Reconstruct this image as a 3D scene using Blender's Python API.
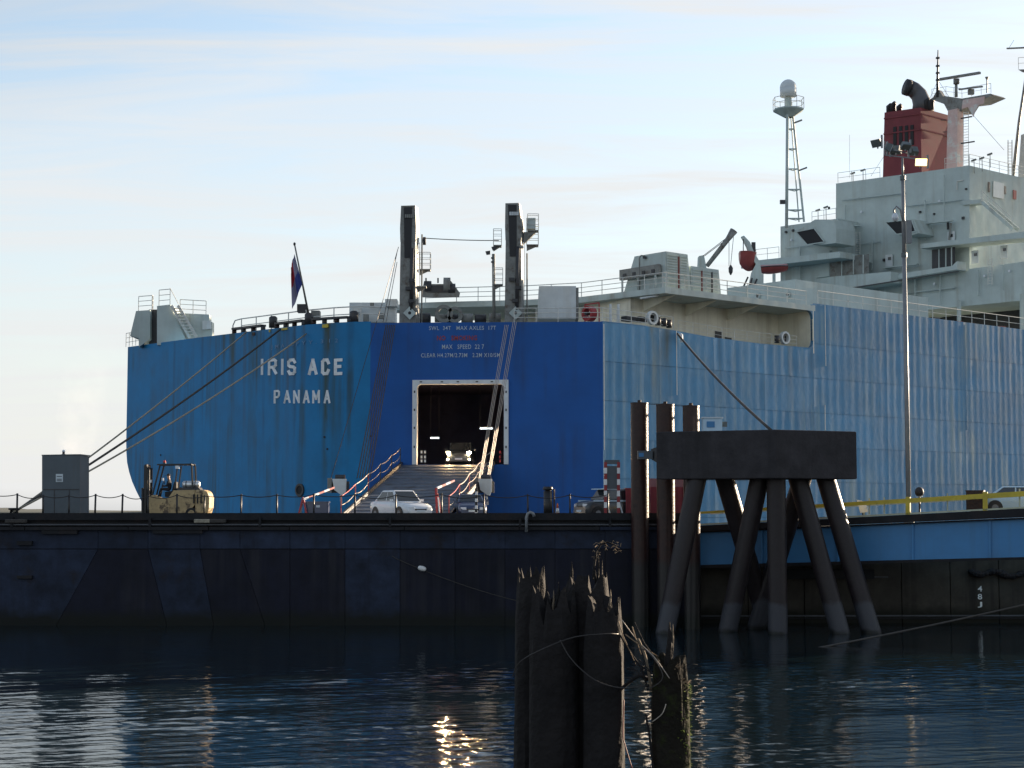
import bpy, bmesh, math, random
import numpy as np
from mathutils import Vector, Matrix, noise
R = math.radians
random.seed(11)
sc = bpy.context.scene
for o in list(bpy.data.objects):
    bpy.data.objects.remove(o)
col = sc.collection

# ------------------------------------------------------------------ camera
F, HORIZON, CAM_Z = 1659.0, 510.0, 6.0
PITCH = math.atan((HORIZON - 384) / F)
cd = bpy.data.cameras.new('camera')
cd.sensor_width = 36.0
cd.lens = F / 1024 * 36
cd.clip_start, cd.clip_end = 0.5, 20000
cam = bpy.data.objects.new('camera', cd)
cam.location = (0, 0, CAM_Z)
cam.rotation_euler = (R(90) + PITCH, 0, 0)
col.objects.link(cam)
sc.camera = cam

# ------------------------------------------------------------------ sky, sun, exposure
SUN_AZ, SUN_EL = R(49.8), R(9.5)          # azimuth measured from +Y towards +X
w = bpy.data.worlds.new('World')
sc.world = w
w.use_nodes = True
wn, wl = w.node_tree.nodes, w.node_tree.links
wn.clear()
def N(t, **k):
    n = wn.new(t)
    for a_, b_ in k.items():
        setattr(n, a_, b_)
    return n
wout, wbg = N('ShaderNodeOutputWorld'), N('ShaderNodeBackground')
sky = N('ShaderNodeTexSky', sky_type='NISHITA', sun_disc=False, sun_elevation=SUN_EL,
        sun_rotation=SUN_AZ, altitude=0, air_density=1.0, dust_density=0.9, ozone_density=2.2)
tc = N('ShaderNodeTexCoord')
sep = N('ShaderNodeSeparateXYZ')
wl.new(tc.outputs['Generated'], sep.inputs[0])
zp = N('ShaderNodeMath', operation='MAXIMUM'); zp.inputs[1].default_value = 0.0
wl.new(sep.outputs['Z'], zp.inputs[0])
za = N('ShaderNodeMath', operation='ADD'); za.inputs[1].default_value = 0.12
wl.new(zp.outputs[0], za.inputs[0])
dx = N('ShaderNodeMath', operation='DIVIDE'); dy = N('ShaderNodeMath', operation='DIVIDE')
wl.new(sep.outputs['X'], dx.inputs[0]); wl.new(za.outputs[0], dx.inputs[1])
wl.new(sep.outputs['Y'], dy.inputs[0]); wl.new(za.outputs[0], dy.inputs[1])
cmb = N('ShaderNodeCombineXYZ')
wl.new(dx.outputs[0], cmb.inputs[0]); wl.new(dy.outputs[0], cmb.inputs[1])
mp = N('ShaderNodeMapping'); mp.inputs['Scale'].default_value = (0.8, 3.4, 1); mp.inputs['Rotation'].default_value = (0, 0, R(14))
wl.new(cmb.outputs[0], mp.inputs[0])
n1 = N('ShaderNodeTexNoise'); n1.inputs['Scale'].default_value = 1.1; n1.inputs['Detail'].default_value = 11
n1.inputs['Roughness'].default_value = 0.63; n1.inputs['Distortion'].default_value = 0.9
wl.new(mp.outputs[0], n1.inputs['Vector'])
rp = N('ShaderNodeMapRange'); rp.inputs['From Min'].default_value = 0.36; rp.inputs['From Max'].default_value = 0.66
rp.inputs['To Min'].default_value = 0.06; rp.inputs['To Max'].default_value = 0.9
wl.new(n1.outputs['Fac'], rp.inputs['Value'])
hz = N('ShaderNodeMapRange'); hz.inputs['From Min'].default_value = 0.0; hz.inputs['From Max'].default_value = 0.40
hz.inputs['To Min'].default_value = 0.97; hz.inputs['To Max'].default_value = 0.0
wl.new(sep.outputs['Z'], hz.inputs['Value'])
inv = N('ShaderNodeMath', operation='SUBTRACT'); inv.inputs[0].default_value = 1.0; wl.new(hz.outputs[0], inv.inputs[1])
mxf = N('ShaderNodeMath', operation='MULTIPLY_ADD')          # haze towards the horizon, thin cirrus above it
wl.new(rp.outputs[0], mxf.inputs[0]); wl.new(inv.outputs[0], mxf.inputs[1]); wl.new(hz.outputs[0], mxf.inputs[2])
# the veil of thin cloud takes its brightness from the sky behind it
lum = N('ShaderNodeRGBToBW'); wl.new(sky.outputs[0], lum.inputs[0])
vl = N('ShaderNodeMath', operation='MULTIPLY_ADD'); vl.inputs[1].default_value = 0.95; vl.inputs[2].default_value = 0.5
wl.new(lum.outputs[0], vl.inputs[0])
vmin = N('ShaderNodeMath', operation='MINIMUM'); vmin.inputs[1].default_value = 2.75      # thin cloud saturates
wl.new(vl.outputs[0], vmin.inputs[0])
tint = N('ShaderNodeMix', data_type='RGBA', blend_type='MULTIPLY'); tint.inputs[0].default_value = 1.0
tint.inputs[7].default_value = (0.985, 0.99, 0.99, 1)
wl.new(vmin.outputs[0], tint.inputs[6])
mix = N('ShaderNodeMix', data_type='RGBA')
wl.new(mxf.outputs[0], mix.inputs[0]); wl.new(sky.outputs[0], mix.inputs[6]); wl.new(tint.outputs[2], mix.inputs[7])
wl.new(mix.outputs[2], wbg.inputs['Color'])
wbg.inputs['Strength'].default_value = 0.10
wl.new(wbg.outputs[0], wout.inputs['Surface'])

sd = bpy.data.lights.new('sun', 'SUN')
sd.energy, sd.angle, sd.color = 5.0, R(0.55), (1.0, 0.80, 0.58)
sun = bpy.data.objects.new('sun', sd)
sdir = Vector((math.sin(SUN_AZ) * math.cos(SUN_EL), math.cos(SUN_AZ) * math.cos(SUN_EL), math.sin(SUN_EL)))
sun.rotation_euler = sdir.to_track_quat('Z', 'Y').to_euler()
sun.location = (60, 40, 60)
col.objects.link(sun)
sc.view_settings.view_transform = 'Standard'
sc.view_settings.look = 'None'
sc.view_settings.exposure = 1.65
sc.view_settings.gamma = 1.0

# ------------------------------------------------------------------ pixel -> place helpers
CAM = Vector((0, 0, CAM_Z))
FW = Vector((0, math.cos(PITCH), math.sin(PITCH)))
UPV = Vector((0, -math.sin(PITCH), math.cos(PITCH)))
def ray(x, y):
    return FW + Vector((1, 0, 0)) * ((x - 512) / F) + UPV * ((384 - y) / F)
def P(x, y, Y):                      # the point on a sight line at distance Y
    d = ray(x, y)
    return CAM + d * (Y / d.y)
def on(x, y, pl):                    # the point where a sight line meets a plane
    d = ray(x, y)
    return CAM + d * ((pl[0] - CAM).dot(pl[1]) / d.dot(pl[1]))
def mpp(Y):                          # metres per pixel at distance Y
    return Y / F

# ------------------------------------------------------------------ materials
M = {}
def material(name, base, rough=0.55, metal=0.0, var=0.25, scale=0.8, streak=None, streak_amt=0.0,
             bump=0.0, bump_scale=6.0, spec=0.5, second=None, second_lo=0.5, second_hi=0.7, second_scale=1.0,
             tide=None, emit=None, emit_strength=0.0, coat=0.0, rnd=0.0, slo=0.50, shi=0.74):
    m = bpy.data.materials.new(name); m.use_nodes = True
    nt = m.node_tree; n, l = nt.nodes, nt.links
    b = n['Principled BSDF']
    def new(t, **k):
        x = n.new(t)
        for a_, b_ in k.items(): setattr(x, a_, b_)
        return x
    t = new('ShaderNodeTexCoord')
    base = tuple(base) + (1,)
    nz = new('ShaderNodeTexNoise'); nz.inputs['Scale'].default_value = scale; nz.inputs['Detail'].default_value = 8
    nz.inputs['Roughness'].default_value = 0.65
    l.new(t.outputs['Object'], nz.inputs['Vector'])
    mr = new('ShaderNodeMapRange'); mr.inputs['From Min'].default_value = 0.3; mr.inputs['From Max'].default_value = 0.7
    mr.inputs['To Min'].default_value = 1 - var; mr.inputs['To Max'].default_value = 1 + var
    l.new(nz.outputs['Fac'], mr.inputs['Value'])
    mu = new('ShaderNodeMix', data_type='RGBA', blend_type='MULTIPLY'); mu.inputs[0].default_value = 1
    mu.inputs[6].default_value = base
    l.new(mr.outputs[0], mu.inputs[7])
    out = mu.outputs[2]
    if rnd:
        oi = new('ShaderNodeObjectInfo'); ro = new('ShaderNodeMapRange'); ro.inputs['To Min'].default_value = 1 - rnd; ro.inputs['To Max'].default_value = 1 + rnd
        l.new(oi.outputs['Random'], ro.inputs['Value'])
        m3 = new('ShaderNodeMix', data_type='RGBA', blend_type='MULTIPLY'); m3.inputs[0].default_value = 1
        l.new(out, m3.inputs[6]); l.new(ro.outputs[0], m3.inputs[7]); out = m3.outputs[2]
    def blend(fac_socket, colr):
        nonlocal out
        x = new('ShaderNodeMix', data_type='RGBA')
        l.new(fac_socket, x.inputs[0]); l.new(out, x.inputs[6]); x.inputs[7].default_value = tuple(colr) + (1,)
        out = x.outputs[2]
    if second:
        n2 = new('ShaderNodeTexNoise'); n2.inputs['Scale'].default_value = second_scale; n2.inputs['Detail'].default_value = 9
        n2.inputs['Roughness'].default_value = 0.7
        l.new(t.outputs['Object'], n2.inputs['Vector'])
        r2 = new('ShaderNodeMapRange'); r2.inputs['From Min'].default_value = second_lo; r2.inputs['From Max'].default_value = second_hi
        l.new(n2.outputs['Fac'], r2.inputs['Value'])
        blend(r2.outputs[0], second)
    if streak:
        mpn = new('ShaderNodeMapping'); mpn.inputs['Scale'].default_value = (1.1, 1.1, 0.045)
        l.new(t.outputs['Object'], mpn.inputs[0])
        n3 = new('ShaderNodeTexNoise'); n3.inputs['Scale'].default_value = 1.3; n3.inputs['Detail'].default_value = 6
        n3.inputs['Roughness'].default_value = 0.6
        l.new(mpn.outputs[0], n3.inputs['Vector'])
        r3 = new('ShaderNodeMapRange'); r3.inputs['From Min'].default_value = slo; r3.inputs['From Max'].default_value = shi
        r3.inputs['To Max'].default_value = streak_amt
        l.new(n3.outputs['Fac'], r3.inputs['Value'])
        n4 = new('ShaderNodeTexNoise'); n4.inputs['Scale'].default_value = 0.22; n4.inputs['Detail'].default_value = 3
        l.new(t.outputs['Object'], n4.inputs['Vector'])
        r4 = new('ShaderNodeMapRange'); r4.inputs['From Min'].default_value = 0.38; r4.inputs['From Max'].default_value = 0.6
        l.new(n4.outputs['Fac'], r4.inputs['Value'])
        mm = new('ShaderNodeMath', operation='MULTIPLY'); l.new(r3.outputs[0], mm.inputs[0]); l.new(r4.outputs[0], mm.inputs[1])
        blend(mm.outputs[0], streak)
    if tide:                                    # (z0, z1, colour): growth or bleaching left by the tide
        geo = new('ShaderNodeNewGeometry'); sp = new('ShaderNodeSeparateXYZ'); l.new(geo.outputs['Position'], sp.inputs[0])
        nn = new('ShaderNodeTexNoise'); nn.inputs['Scale'].default_value = 1.6; nn.inputs['Detail'].default_value = 5
        l.new(t.outputs['Object'], nn.inputs['Vector'])
        for (z0, z1, c_) in tide:
            ad = new('ShaderNodeMath', operation='MULTIPLY_ADD'); ad.inputs[1].default_value = 0.7
            l.new(nn.outputs['Fac'], ad.inputs[0]); l.new(sp.outputs['Z'], ad.inputs[2])
            r5 = new('ShaderNodeMapRange'); r5.inputs['From Min'].default_value = z1 + 0.35; r5.inputs['From Max'].default_value = z0 + 0.35
            l.new(ad.outputs[0], r5.inputs['Value'])
            blend(r5.outputs[0], c_)
    l.new(out, b.inputs['Base Color'])
    b.inputs['Metallic'].default_value = metal
    b.inputs['Specular IOR Level'].default_value = spec
    b.inputs['Coat Weight'].default_value = coat
    rr = new('ShaderNodeMapRange'); rr.inputs['To Min'].default_value = max(0.02, rough - 0.1); rr.inputs['To Max'].default_value = min(1, rough + 0.12)
    l.new(nz.outputs['Fac'], rr.inputs['Value']); l.new(rr.outputs[0], b.inputs['Roughness'])
    if bump:
        nb = new('ShaderNodeTexNoise'); nb.inputs['Scale'].default_value = bump_scale; nb.inputs['Detail'].default_value = 6
        l.new(t.outputs['Object'], nb.inputs['Vector'])
        bp = new('ShaderNodeBump'); bp.inputs['Strength'].default_value = bump; bp.inputs['Distance'].default_value = 0.05
        l.new(nb.outputs['Fac'], bp.inputs['Height']); l.new(bp.outputs[0], b.inputs['Normal'])
    if emit:
        b.inputs['Emission Color'].default_value = tuple(emit) + (1,)
        b.inputs['Emission Strength'].default_value = emit_strength
    M[name] = m
    return m

RUST = (0.10, 0.065, 0.025)
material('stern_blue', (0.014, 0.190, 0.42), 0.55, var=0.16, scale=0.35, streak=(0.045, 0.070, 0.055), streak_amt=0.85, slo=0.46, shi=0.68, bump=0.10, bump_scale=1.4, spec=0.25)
material('quarter_blue', (0.014, 0.098, 0.35), 0.55, var=0.14, scale=0.30, streak=(0.03, 0.05, 0.10), streak_amt=0.5, bump=0.08, bump_scale=1.2, spec=0.25)  # same hull paint as the stern, shade of this facing put into the colour
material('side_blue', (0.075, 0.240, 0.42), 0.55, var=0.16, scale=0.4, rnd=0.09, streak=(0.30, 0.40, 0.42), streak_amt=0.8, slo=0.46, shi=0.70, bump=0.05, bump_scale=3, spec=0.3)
material('house_white', (0.47, 0.54, 0.52), 0.6, spec=0.3, var=0.12, scale=0.5, streak=(0.27, 0.24, 0.18), streak_amt=0.6, slo=0.48, shi=0.70, bump=0.35, bump_scale=0.8)
material('deck_cream', (0.80, 0.76, 0.62), 0.55, var=0.12, scale=0.7, streak=(0.30, 0.22, 0.13), streak_amt=0.5, bump=0.05)
material('box_white', (0.62, 0.66, 0.66), 0.5, var=0.10, scale=1.2, streak=(0.35, 0.30, 0.2), streak_amt=0.4)
material('mast_grey', (0.21, 0.215, 0.20), 0.55, var=0.28, scale=1.6, second=(0.10, 0.075, 0.055), second_lo=0.52, second_hi=0.66, second_scale=1.7, bump=0.1)
material('deck_grey', (0.34, 0.35, 0.32), 0.7, var=0.2)
material('dark_steel', (0.035, 0.036, 0.040), 0.5, var=0.35, scale=2.5, second=(0.07, 0.045, 0.03), second_lo=0.55, second_hi=0.7, second_scale=2.2, bump=0.1)
material('rail_white', (0.62, 0.62, 0.58), 0.5, var=0.15, scale=3, second=(0.25, 0.16, 0.08), second_lo=0.62, second_hi=0.72, second_scale=4)
material('rust_steel', (0.024, 0.010, 0.009), 0.38, spec=0.28, var=0.4, scale=1.5, second=(0.036, 0.015, 0.011), second_lo=0.45, second_hi=0.65, second_scale=3, bump=0.3, bump_scale=9,
         tide=[(3.2, 3.6, (0.020, 0.018, 0.018)), (0.5, 0.9, (0.012, 0.014, 0.012))])
material('funnel_red', (0.20, 0.050, 0.058), 0.6, spec=0.15, var=0.14, scale=0.6, streak=(0.16, 0.05, 0.045), streak_amt=0.5)
material('soot_black', (0.018, 0.018, 0.02), 0.6, var=0.3)
material('void_dark', (0.012, 0.012, 0.014), 0.7, var=0.2)
material('hold_wall', (0.10, 0.09, 0.14), 0.7, var=0.3)
material('frame_white', (0.66, 0.70, 0.72), 0.5, var=0.10, scale=2.2, second=(0.2, 0.17, 0.14), second_lo=0.64, second_hi=0.72, second_scale=2.2)
material('ramp_grey', (0.115, 0.135, 0.165), 0.6, var=0.28, scale=1.4, second=(0.07, 0.065, 0.06), second_lo=0.5, second_hi=0.7, second_scale=0.8, bump=0.2, bump_scale=10)
material('paint_white', (0.78, 0.80, 0.80), 0.5, var=0.10, scale=5, second=(0.30, 0.40, 0.50), second_lo=0.62, second_hi=0.75, second_scale=4)
material('paint_old', (0.10, 0.23, 0.40), 0.5, var=0.2, scale=5)
material('paint_red', (0.28, 0.030, 0.035), 0.5, var=0.2, scale=4)
material('rail_red', (0.36, 0.028, 0.034), 0.45, var=0.2, scale=3)
material('boat_red', (0.26, 0.045, 0.042), 0.45, var=0.15, scale=2)
material('pontoon_top', spec=0.15, base=(0.018, 0.019, 0.022), rough=0.6, var=0.35, scale=1.4, second=(0.03, 0.022, 0.02), second_lo=0.5, second_hi=0.7, second_scale=0.7, bump=0.2)
material('pontoon_light', spec=0.15, rnd=0.14, base=(0.018, 0.026, 0.048), rough=0.55, var=0.5, scale=0.9, streak=(0.010, 0.010, 0.012), streak_amt=0.9, second=(0.020, 0.016, 0.016), second_lo=0.55, second_hi=0.75, second_scale=0.6, bump=0.15, bump_scale=3,
         tide=[(0.35, 0.9, (0.010, 0.012, 0.011))])
material('pontoon_dark', spec=0.15, rnd=0.14, base=(0.008, 0.0095, 0.019), rough=0.5, var=0.35, scale=0.9, streak=(0.026, 0.026, 0.032), streak_amt=0.8, slo=0.44, shi=0.66, bump=0.15, bump_scale=3,  # darker tone used on most of the lower dock plates
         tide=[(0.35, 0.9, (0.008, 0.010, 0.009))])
material('quay_wall', spec=0.15, rnd=0.14, base=(0.050, 0.045, 0.038), rough=0.75, var=0.35, scale=0.9, streak=(0.014, 0.012, 0.012), streak_amt=0.95, bump=0.3, bump_scale=4,
         tide=[(0.5, 1.0, (0.018, 0.018, 0.014))])
material('concrete', spec=0.15, base=(0.040, 0.037, 0.040), rough=0.7, var=0.30, scale=1.3, streak=(0.02, 0.02, 0.02), streak_amt=0.75, bump=0.35, bump_scale=7)
material('pile_concrete', (0.022, 0.017, 0.018), 0.45, spec=0.28, var=0.30, scale=1.6, streak=(0.02, 0.018, 0.018), streak_amt=0.6, bump=0.3, bump_scale=8,
         tide=[(1.35, 1.55, (0.045, 0.047, 0.055)), (0.05, 0.25, (0.010, 0.011, 0.010))])
material('girder_blue', (0.040, 0.195, 0.42), 0.45, var=0.12, scale=0.5, streak=(0.05, 0.12, 0.2), streak_amt=0.4, bump=0.06, bump_scale=2)
material('rail_yellow', (0.52, 0.40, 0.035), 0.5, var=0.2, scale=2, second=(0.25, 0.19, 0.05), second_lo=0.58, second_hi=0.7, second_scale=3)
material('rail_pale', (0.42, 0.44, 0.32), 0.55, var=0.2, scale=2)
material('hut_grey', (0.085, 0.105, 0.12), 0.6, var=0.15, scale=1.1, streak=(0.09, 0.085, 0.075), streak_amt=0.6, bump=0.05)
material('sign_pale', (0.55, 0.62, 0.66), 0.5, var=0.1)
material('galvanised', (0.20, 0.21, 0.22), 0.42, metal=0.0, var=0.15, scale=2.5)
material('notice_white', (0.42, 0.50, 0.58), 0.5, var=0.15, scale=5)
material('pipe_soot', (0.085, 0.085, 0.09), 0.5, var=0.3, scale=0.8)
material('lever_red', (0.20, 0.05, 0.045), 0.6, var=0.3)
material('lamp_grey', (0.10, 0.12, 0.125), 0.5, var=0.2, scale=4)
material('lamp_lit', (0.9, 0.8, 0.6), 0.4, var=0.02, emit=(1.0, 0.62, 0.22), emit_strength=1.3)
material('headlight', (0.9, 0.9, 0.9), 0.3, var=0.02, emit=(1.0, 0.66, 0.34), emit_strength=650)
material('foglight', (0.9, 0.9, 0.9), 0.3, var=0.02, emit=(1.0, 0.66, 0.34), emit_strength=260)
material('tube_light', (0.9, 0.9, 0.9), 0.3, var=0.02, emit=(0.80, 0.95, 1.0), emit_strength=1.3)
material('ledge_grey', (0.050, 0.056, 0.068), 0.5, var=0.4, scale=1.2, bump=0.2)
material('rope_pale', (0.30, 0.27, 0.21), 0.85, var=0.3, scale=4, bump=0.4, bump_scale=30)
material('rope_dark', (0.050, 0.045, 0.040), 0.8, var=0.3, scale=4, bump=0.4, bump_scale=30)
material('wire', (0.045, 0.040, 0.038), 0.55, metal=0.3, var=0.3, scale=4)
material('wire_lit', (0.42, 0.36, 0.30), 0.5, metal=0.2, var=0.2, scale=4)  # paler copy of wire, the light on it put into the colour
material('forklift_cream', (0.44, 0.32, 0.16), 0.5, var=0.22, scale=2.4, second=(0.09, 0.06, 0.035), second_lo=0.50, second_hi=0.62, second_scale=2.6)
material('black_paint', (0.014, 0.014, 0.015), 0.45, var=0.25, scale=3)
material('rubber', (0.018, 0.018, 0.019), 0.85, var=0.25, scale=5, bump=0.2, bump_scale=20)
material('tank_silver', (0.62, 0.63, 0.63), 0.35, metal=0.7, var=0.12, scale=3)
material('cloth_dark', (0.022, 0.022, 0.028), 0.9, var=0.25, scale=6)
material('skin', (0.45, 0.27, 0.19), 0.6, var=0.1, scale=8)
material('cap_red', (0.55, 0.05, 0.04), 0.7, var=0.1)
material('car_white', (0.72, 0.74, 0.76), 0.28, var=0.04, scale=2, coat=0.6)
material('car_navy', (0.020, 0.040, 0.10), 0.30, var=0.08, scale=2, coat=0.6)
material('car_green', (0.030, 0.038, 0.045), 0.35, var=0.10, scale=2, coat=0.5)
material('car_glass', (0.020, 0.026, 0.032), 0.08, var=0.05, spec=0.8)
material('lamp_clear', (0.62, 0.66, 0.70), 0.15, var=0.05, spec=0.8)
material('stripe_blue', (0.42, 0.58, 0.70), 0.4, var=0.1)
material('skip_red', (0.20, 0.026, 0.040), 0.55, var=0.2, scale=1.5, second=(0.12, 0.05, 0.04), second_lo=0.56, second_hi=0.7, second_scale=2.0)
material('skip_pink', (0.24, 0.11, 0.12), 0.6, var=0.2, scale=1.5)
material('cone_orange', (0.75, 0.16, 0.03), 0.6, var=0.1)
material('timber', spec=0.2, base=(0.017, 0.015, 0.015), rough=0.9, var=0.45, scale=3, streak=(0.012, 0.010, 0.010), streak_amt=0.9, bump=0.7, bump_scale=14)
material('timber_split', (0.16, 0.12, 0.08), 0.85, var=0.35, scale=6, bump=0.4, bump_scale=22)
material('timber_moss', spec=0.15, base=(0.014, 0.012, 0.009), rough=0.95, var=0.4, scale=4, second=(0.03, 0.04, 0.008), second_lo=0.5, second_hi=0.65, second_scale=2.4, bump=0.8, bump_scale=16)
material('dry_stalk', (0.20, 0.14, 0.085), 0.9, var=0.3, scale=6)
material('moss', (0.16, 0.20, 0.025), 0.95, var=0.4, scale=8)
material('flag_red', (0.42, 0.03, 0.05), 0.85, var=0.12)
material('flag_blue', (0.03, 0.05, 0.24), 0.85, var=0.12)
material('flag_white', (0.26, 0.26, 0.38), 0.85, var=0.10)
material('dome_white', (0.62, 0.66, 0.66), 0.45, var=0.06)
material('mast_pink', (0.60, 0.42, 0.38), 0.5, var=0.14, scale=1.2, second=(0.62, 0.60, 0.56), second_lo=0.5, second_hi=0.6, second_scale=0.8)
material('float_white', (0.70, 0.70, 0.68), 0.5, var=0.1)
material('far_shore', (0.045, 0.055, 0.045), 0.95, var=0.4, scale=0.02)

# ------------------------------------------------------------------ mesh builder
ORIGIN = {}
class MB:
    def __init__(s): s.v, s.f, s.mi = [], [], []
    def add(s, pts, faces, mi=0):
        k = len(s.v); s.v += [Vector(p) for p in pts]
        for f in faces: s.f.append([i + k for i in f]); s.mi.append(mi)
        return s
    def hexa(s, p, mi=0):          # 0-3 bottom loop, 4-7 top loop
        return s.add(p, [(3, 2, 1, 0), (4, 5, 6, 7), (0, 1, 5, 4), (1, 2, 6, 5), (2, 3, 7, 6), (3, 0, 4, 7)], mi)
    def box(s, c, size, ax=None, ay=None, az=None, mi=0):
        c = Vector(c); ax = (ax or Vector((1, 0, 0))) * size[0] / 2; ay = (ay or Vector((0, 1, 0))) * size[1] / 2; az = (az or Vector((0, 0, 1))) * size[2] / 2
        return s.hexa([c - ax - ay - az, c + ax - ay - az, c + ax + ay - az, c - ax + ay - az,
                       c - ax - ay + az, c + ax - ay + az, c + ax + ay + az, c - ax + ay + az], mi)
    def prism(s, pts, vec, mi=0):
        n = len(pts); pts = [Vector(p) for p in pts]; vec = Vector(vec)
        fs = [tuple(range(n)), tuple(range(2 * n - 1, n - 1, -1))] + [(i, i + n, (i + 1) % n + n, (i + 1) % n) for i in range(n)]
        return s.add(pts + [p + vec for p in pts], fs, mi)
    def bar(s, a, b, wd, ht=None, up=None, mi=0):
        a, b = Vector(a), Vector(b); d = (b - a)
        if d.length < 1e-6: return s
        up = Vector(up) if up else (Vector((0, 0, 1)) if abs(d.normalized().z) < 0.95 else Vector((0, 1, 0)))
        x = d.cross(up).normalized() * wd / 2; y = x.cross(d).normalized() * (ht or wd) / 2
        return s.hexa([a - x - y, a + x - y, a + x + y, a - x + y, b - x - y, b + x - y, b + x + y, b - x + y], mi)
    def tube(s, pts, r, n=6, cap=True, mi=0):
        pts = [Vector(p) for p in pts]; rs = r if isinstance(r, (list, tuple)) else [r] * len(pts)
        base = len(s.v); prev = None
        for i, p in enumerate(pts):
            d = (pts[min(i + 1, len(pts) - 1)] - pts[max(i - 1, 0)]).normalized()
            if prev is None:
                u = d.orthogonal().normalized()
            else:
                u = (prev - d * prev.dot(d))
                u = u.normalized() if u.length > 1e-6 else d.orthogonal().normalized()
            prev = u; q = d.cross(u)
            for k in range(n):
                t = 2 * math.pi * k / n
                s.v.append(p + (u * math.cos(t) + q * math.sin(t)) * rs[i])
        for i in range(len(pts) - 1):
            for k in range(n):
                a_, b_ = base + i * n + k, base + i * n + (k + 1) % n
                s.f.append([a_, b_, b_ + n, a_ + n]); s.mi.append(mi)
        if cap:
            s.f.append([base + k for k in range(n)][::-1]); s.mi.append(mi)
            e = base + (len(pts) - 1) * n
            s.f.append([e + k for k in range(n)]); s.mi.append(mi)
        return s
    def grid(s, rows, mi=0, flip=False):
        base = len(s.v); nr, nc = len(rows), len(rows[0])
        for r_ in rows: s.v += [Vector(p) for p in r_]
        for i in range(nr - 1):
            for j in range(nc - 1):
                a_ = base + i * nc + j
                q = [a_, a_ + 1, a_ + nc + 1, a_ + nc]
                s.f.append(q[::-1] if flip else q); s.mi.append(mi)
        return s
    def dome(s, c, rx, rz, nseg=14, nr=7, lo=-0.2, mi=0):
        rows = []
        for i in range(nr + 1):
            t = lo * math.pi / 2 + (math.pi / 2 - lo * math.pi / 2) * i / nr
            rows.append([Vector(c) + Vector((math.cos(t) * rx * math.cos(2 * math.pi * k / nseg), math.cos(t) * rx * math.sin(2 * math.pi * k / nseg), math.sin(t) * rz)) for k in range(nseg + 1)])
        return s.grid(rows, mi)
    def build(s, name, mats, parent=None, smooth=False, local=False, kind=None, recalc=True):
        org = ORIGIN.get(parent.name, Vector((0, 0, 0))) if parent else Vector((0, 0, 0))
        me = bpy.data.meshes.new(name)
        vs = s.v if local else [p - org for p in s.v]
        me.from_pydata([tuple(p) for p in vs], [], s.f)
        if not isinstance(mats, (list, tuple)): mats = [mats]
        for mm in mats: me.materials.append(M[mm])
        if len(mats) > 1:
            me.polygons.foreach_set('material_index', s.mi)
        if recalc:
            bm = bmesh.new(); bm.from_mesh(me); bmesh.ops.recalc_face_normals(bm, faces=bm.faces); bm.to_mesh(me); bm.free()
        if smooth:
            me.polygons.foreach_set('use_smooth', [True] * len(me.polygons))
        me.update()
        o = bpy.data.objects.new(name, me); col.objects.link(o)
        if parent:
            o.parent = parent
            ORIGIN[o.name] = org
        if kind: o['kind'] = kind
        return o
def tag(o, label=None, cat=None, group=None, kind=None):
    for k, v_ in (('label', label), ('category', cat), ('group', group), ('kind', kind)):
        if v_: o[k] = v_
    return o
def root(name, loc, label, cat, group=None, rz=0.0):
    o = bpy.data.objects.new(name, None); o.empty_display_size = 0.3
    o.location = loc; o.rotation_euler = (0, 0, rz); col.objects.link(o)
    ORIGIN[o.name] = Vector(loc) if rz == 0 else Vector((0, 0, 0))
    return tag(o, label, cat, group)
def thing(mb, name, mats, label, cat, group=None, smooth=False):      # a thing that is one mesh, origin at its base
    lo = min(p.z for p in mb.v); c = sum(mb.v, Vector()) / len(mb.v); org = Vector((c.x, c.y, lo))
    mb.v = [p - org for p in mb.v]
    o = mb.build(name, mats, None, smooth); o.location = org
    return tag(o, label, cat, group)
def copy_tree(o, parent=None):
    c = o.copy(); col.objects.link(c)
    if parent: c.parent = parent
    for ch in [x for x in bpy.data.objects if x.parent == o]:
        copy_tree(ch, c)
    return c
def shade_auto(o, ang=35):
    me = o.data
    me.polygons.foreach_set('use_smooth', [True] * len(me.polygons))
    bm = bmesh.new(); bm.from_mesh(me)
    for e in bm.edges:
        if len(e.link_faces) == 2 and e.calc_face_angle(0) > R(ang): e.smooth = False
    bm.to_mesh(me); bm.free()
    return o
def sag(p0, p1, drop, n=14):
    p0, p1 = Vector(p0), Vector(p1)
    return [p0.lerp(p1, i / n) - Vector((0, 0, 4 * drop * (i / n) * (1 - i / n))) for i in range(n + 1)]
def circle(c, r, ax, ay, n=16):
    return [Vector(c) + ax * (r * math.cos(2 * math.pi * i / n)) + ay * (r * math.sin(2 * math.pi * i / n)) for i in range(n)]
def text_pts(body, size, bold=0.0, extrude=0.0, spacing=1.0, align='CENTER'):
    cu = bpy.data.curves.new('lettering', 'FONT')
    cu.body = body; cu.size = size; cu.align_x = align; cu.offset = bold; cu.space_character = spacing
    cu.resolution_u = 2; cu.extrude = extrude
    o = bpy.data.objects.new('lettering', cu); col.objects.link(o)
    bpy.context.view_layer.update()
    me = bpy.data.meshes.new_from_object(o.evaluated_get(bpy.context.evaluated_depsgraph_get()))
    vs = [v_.co.copy() for v_ in me.vertices]; fs = [tuple(p.vertices) for p in me.polygons]
    bpy.data.objects.remove(o); bpy.data.meshes.remove(me)
    return vs, fs
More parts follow.
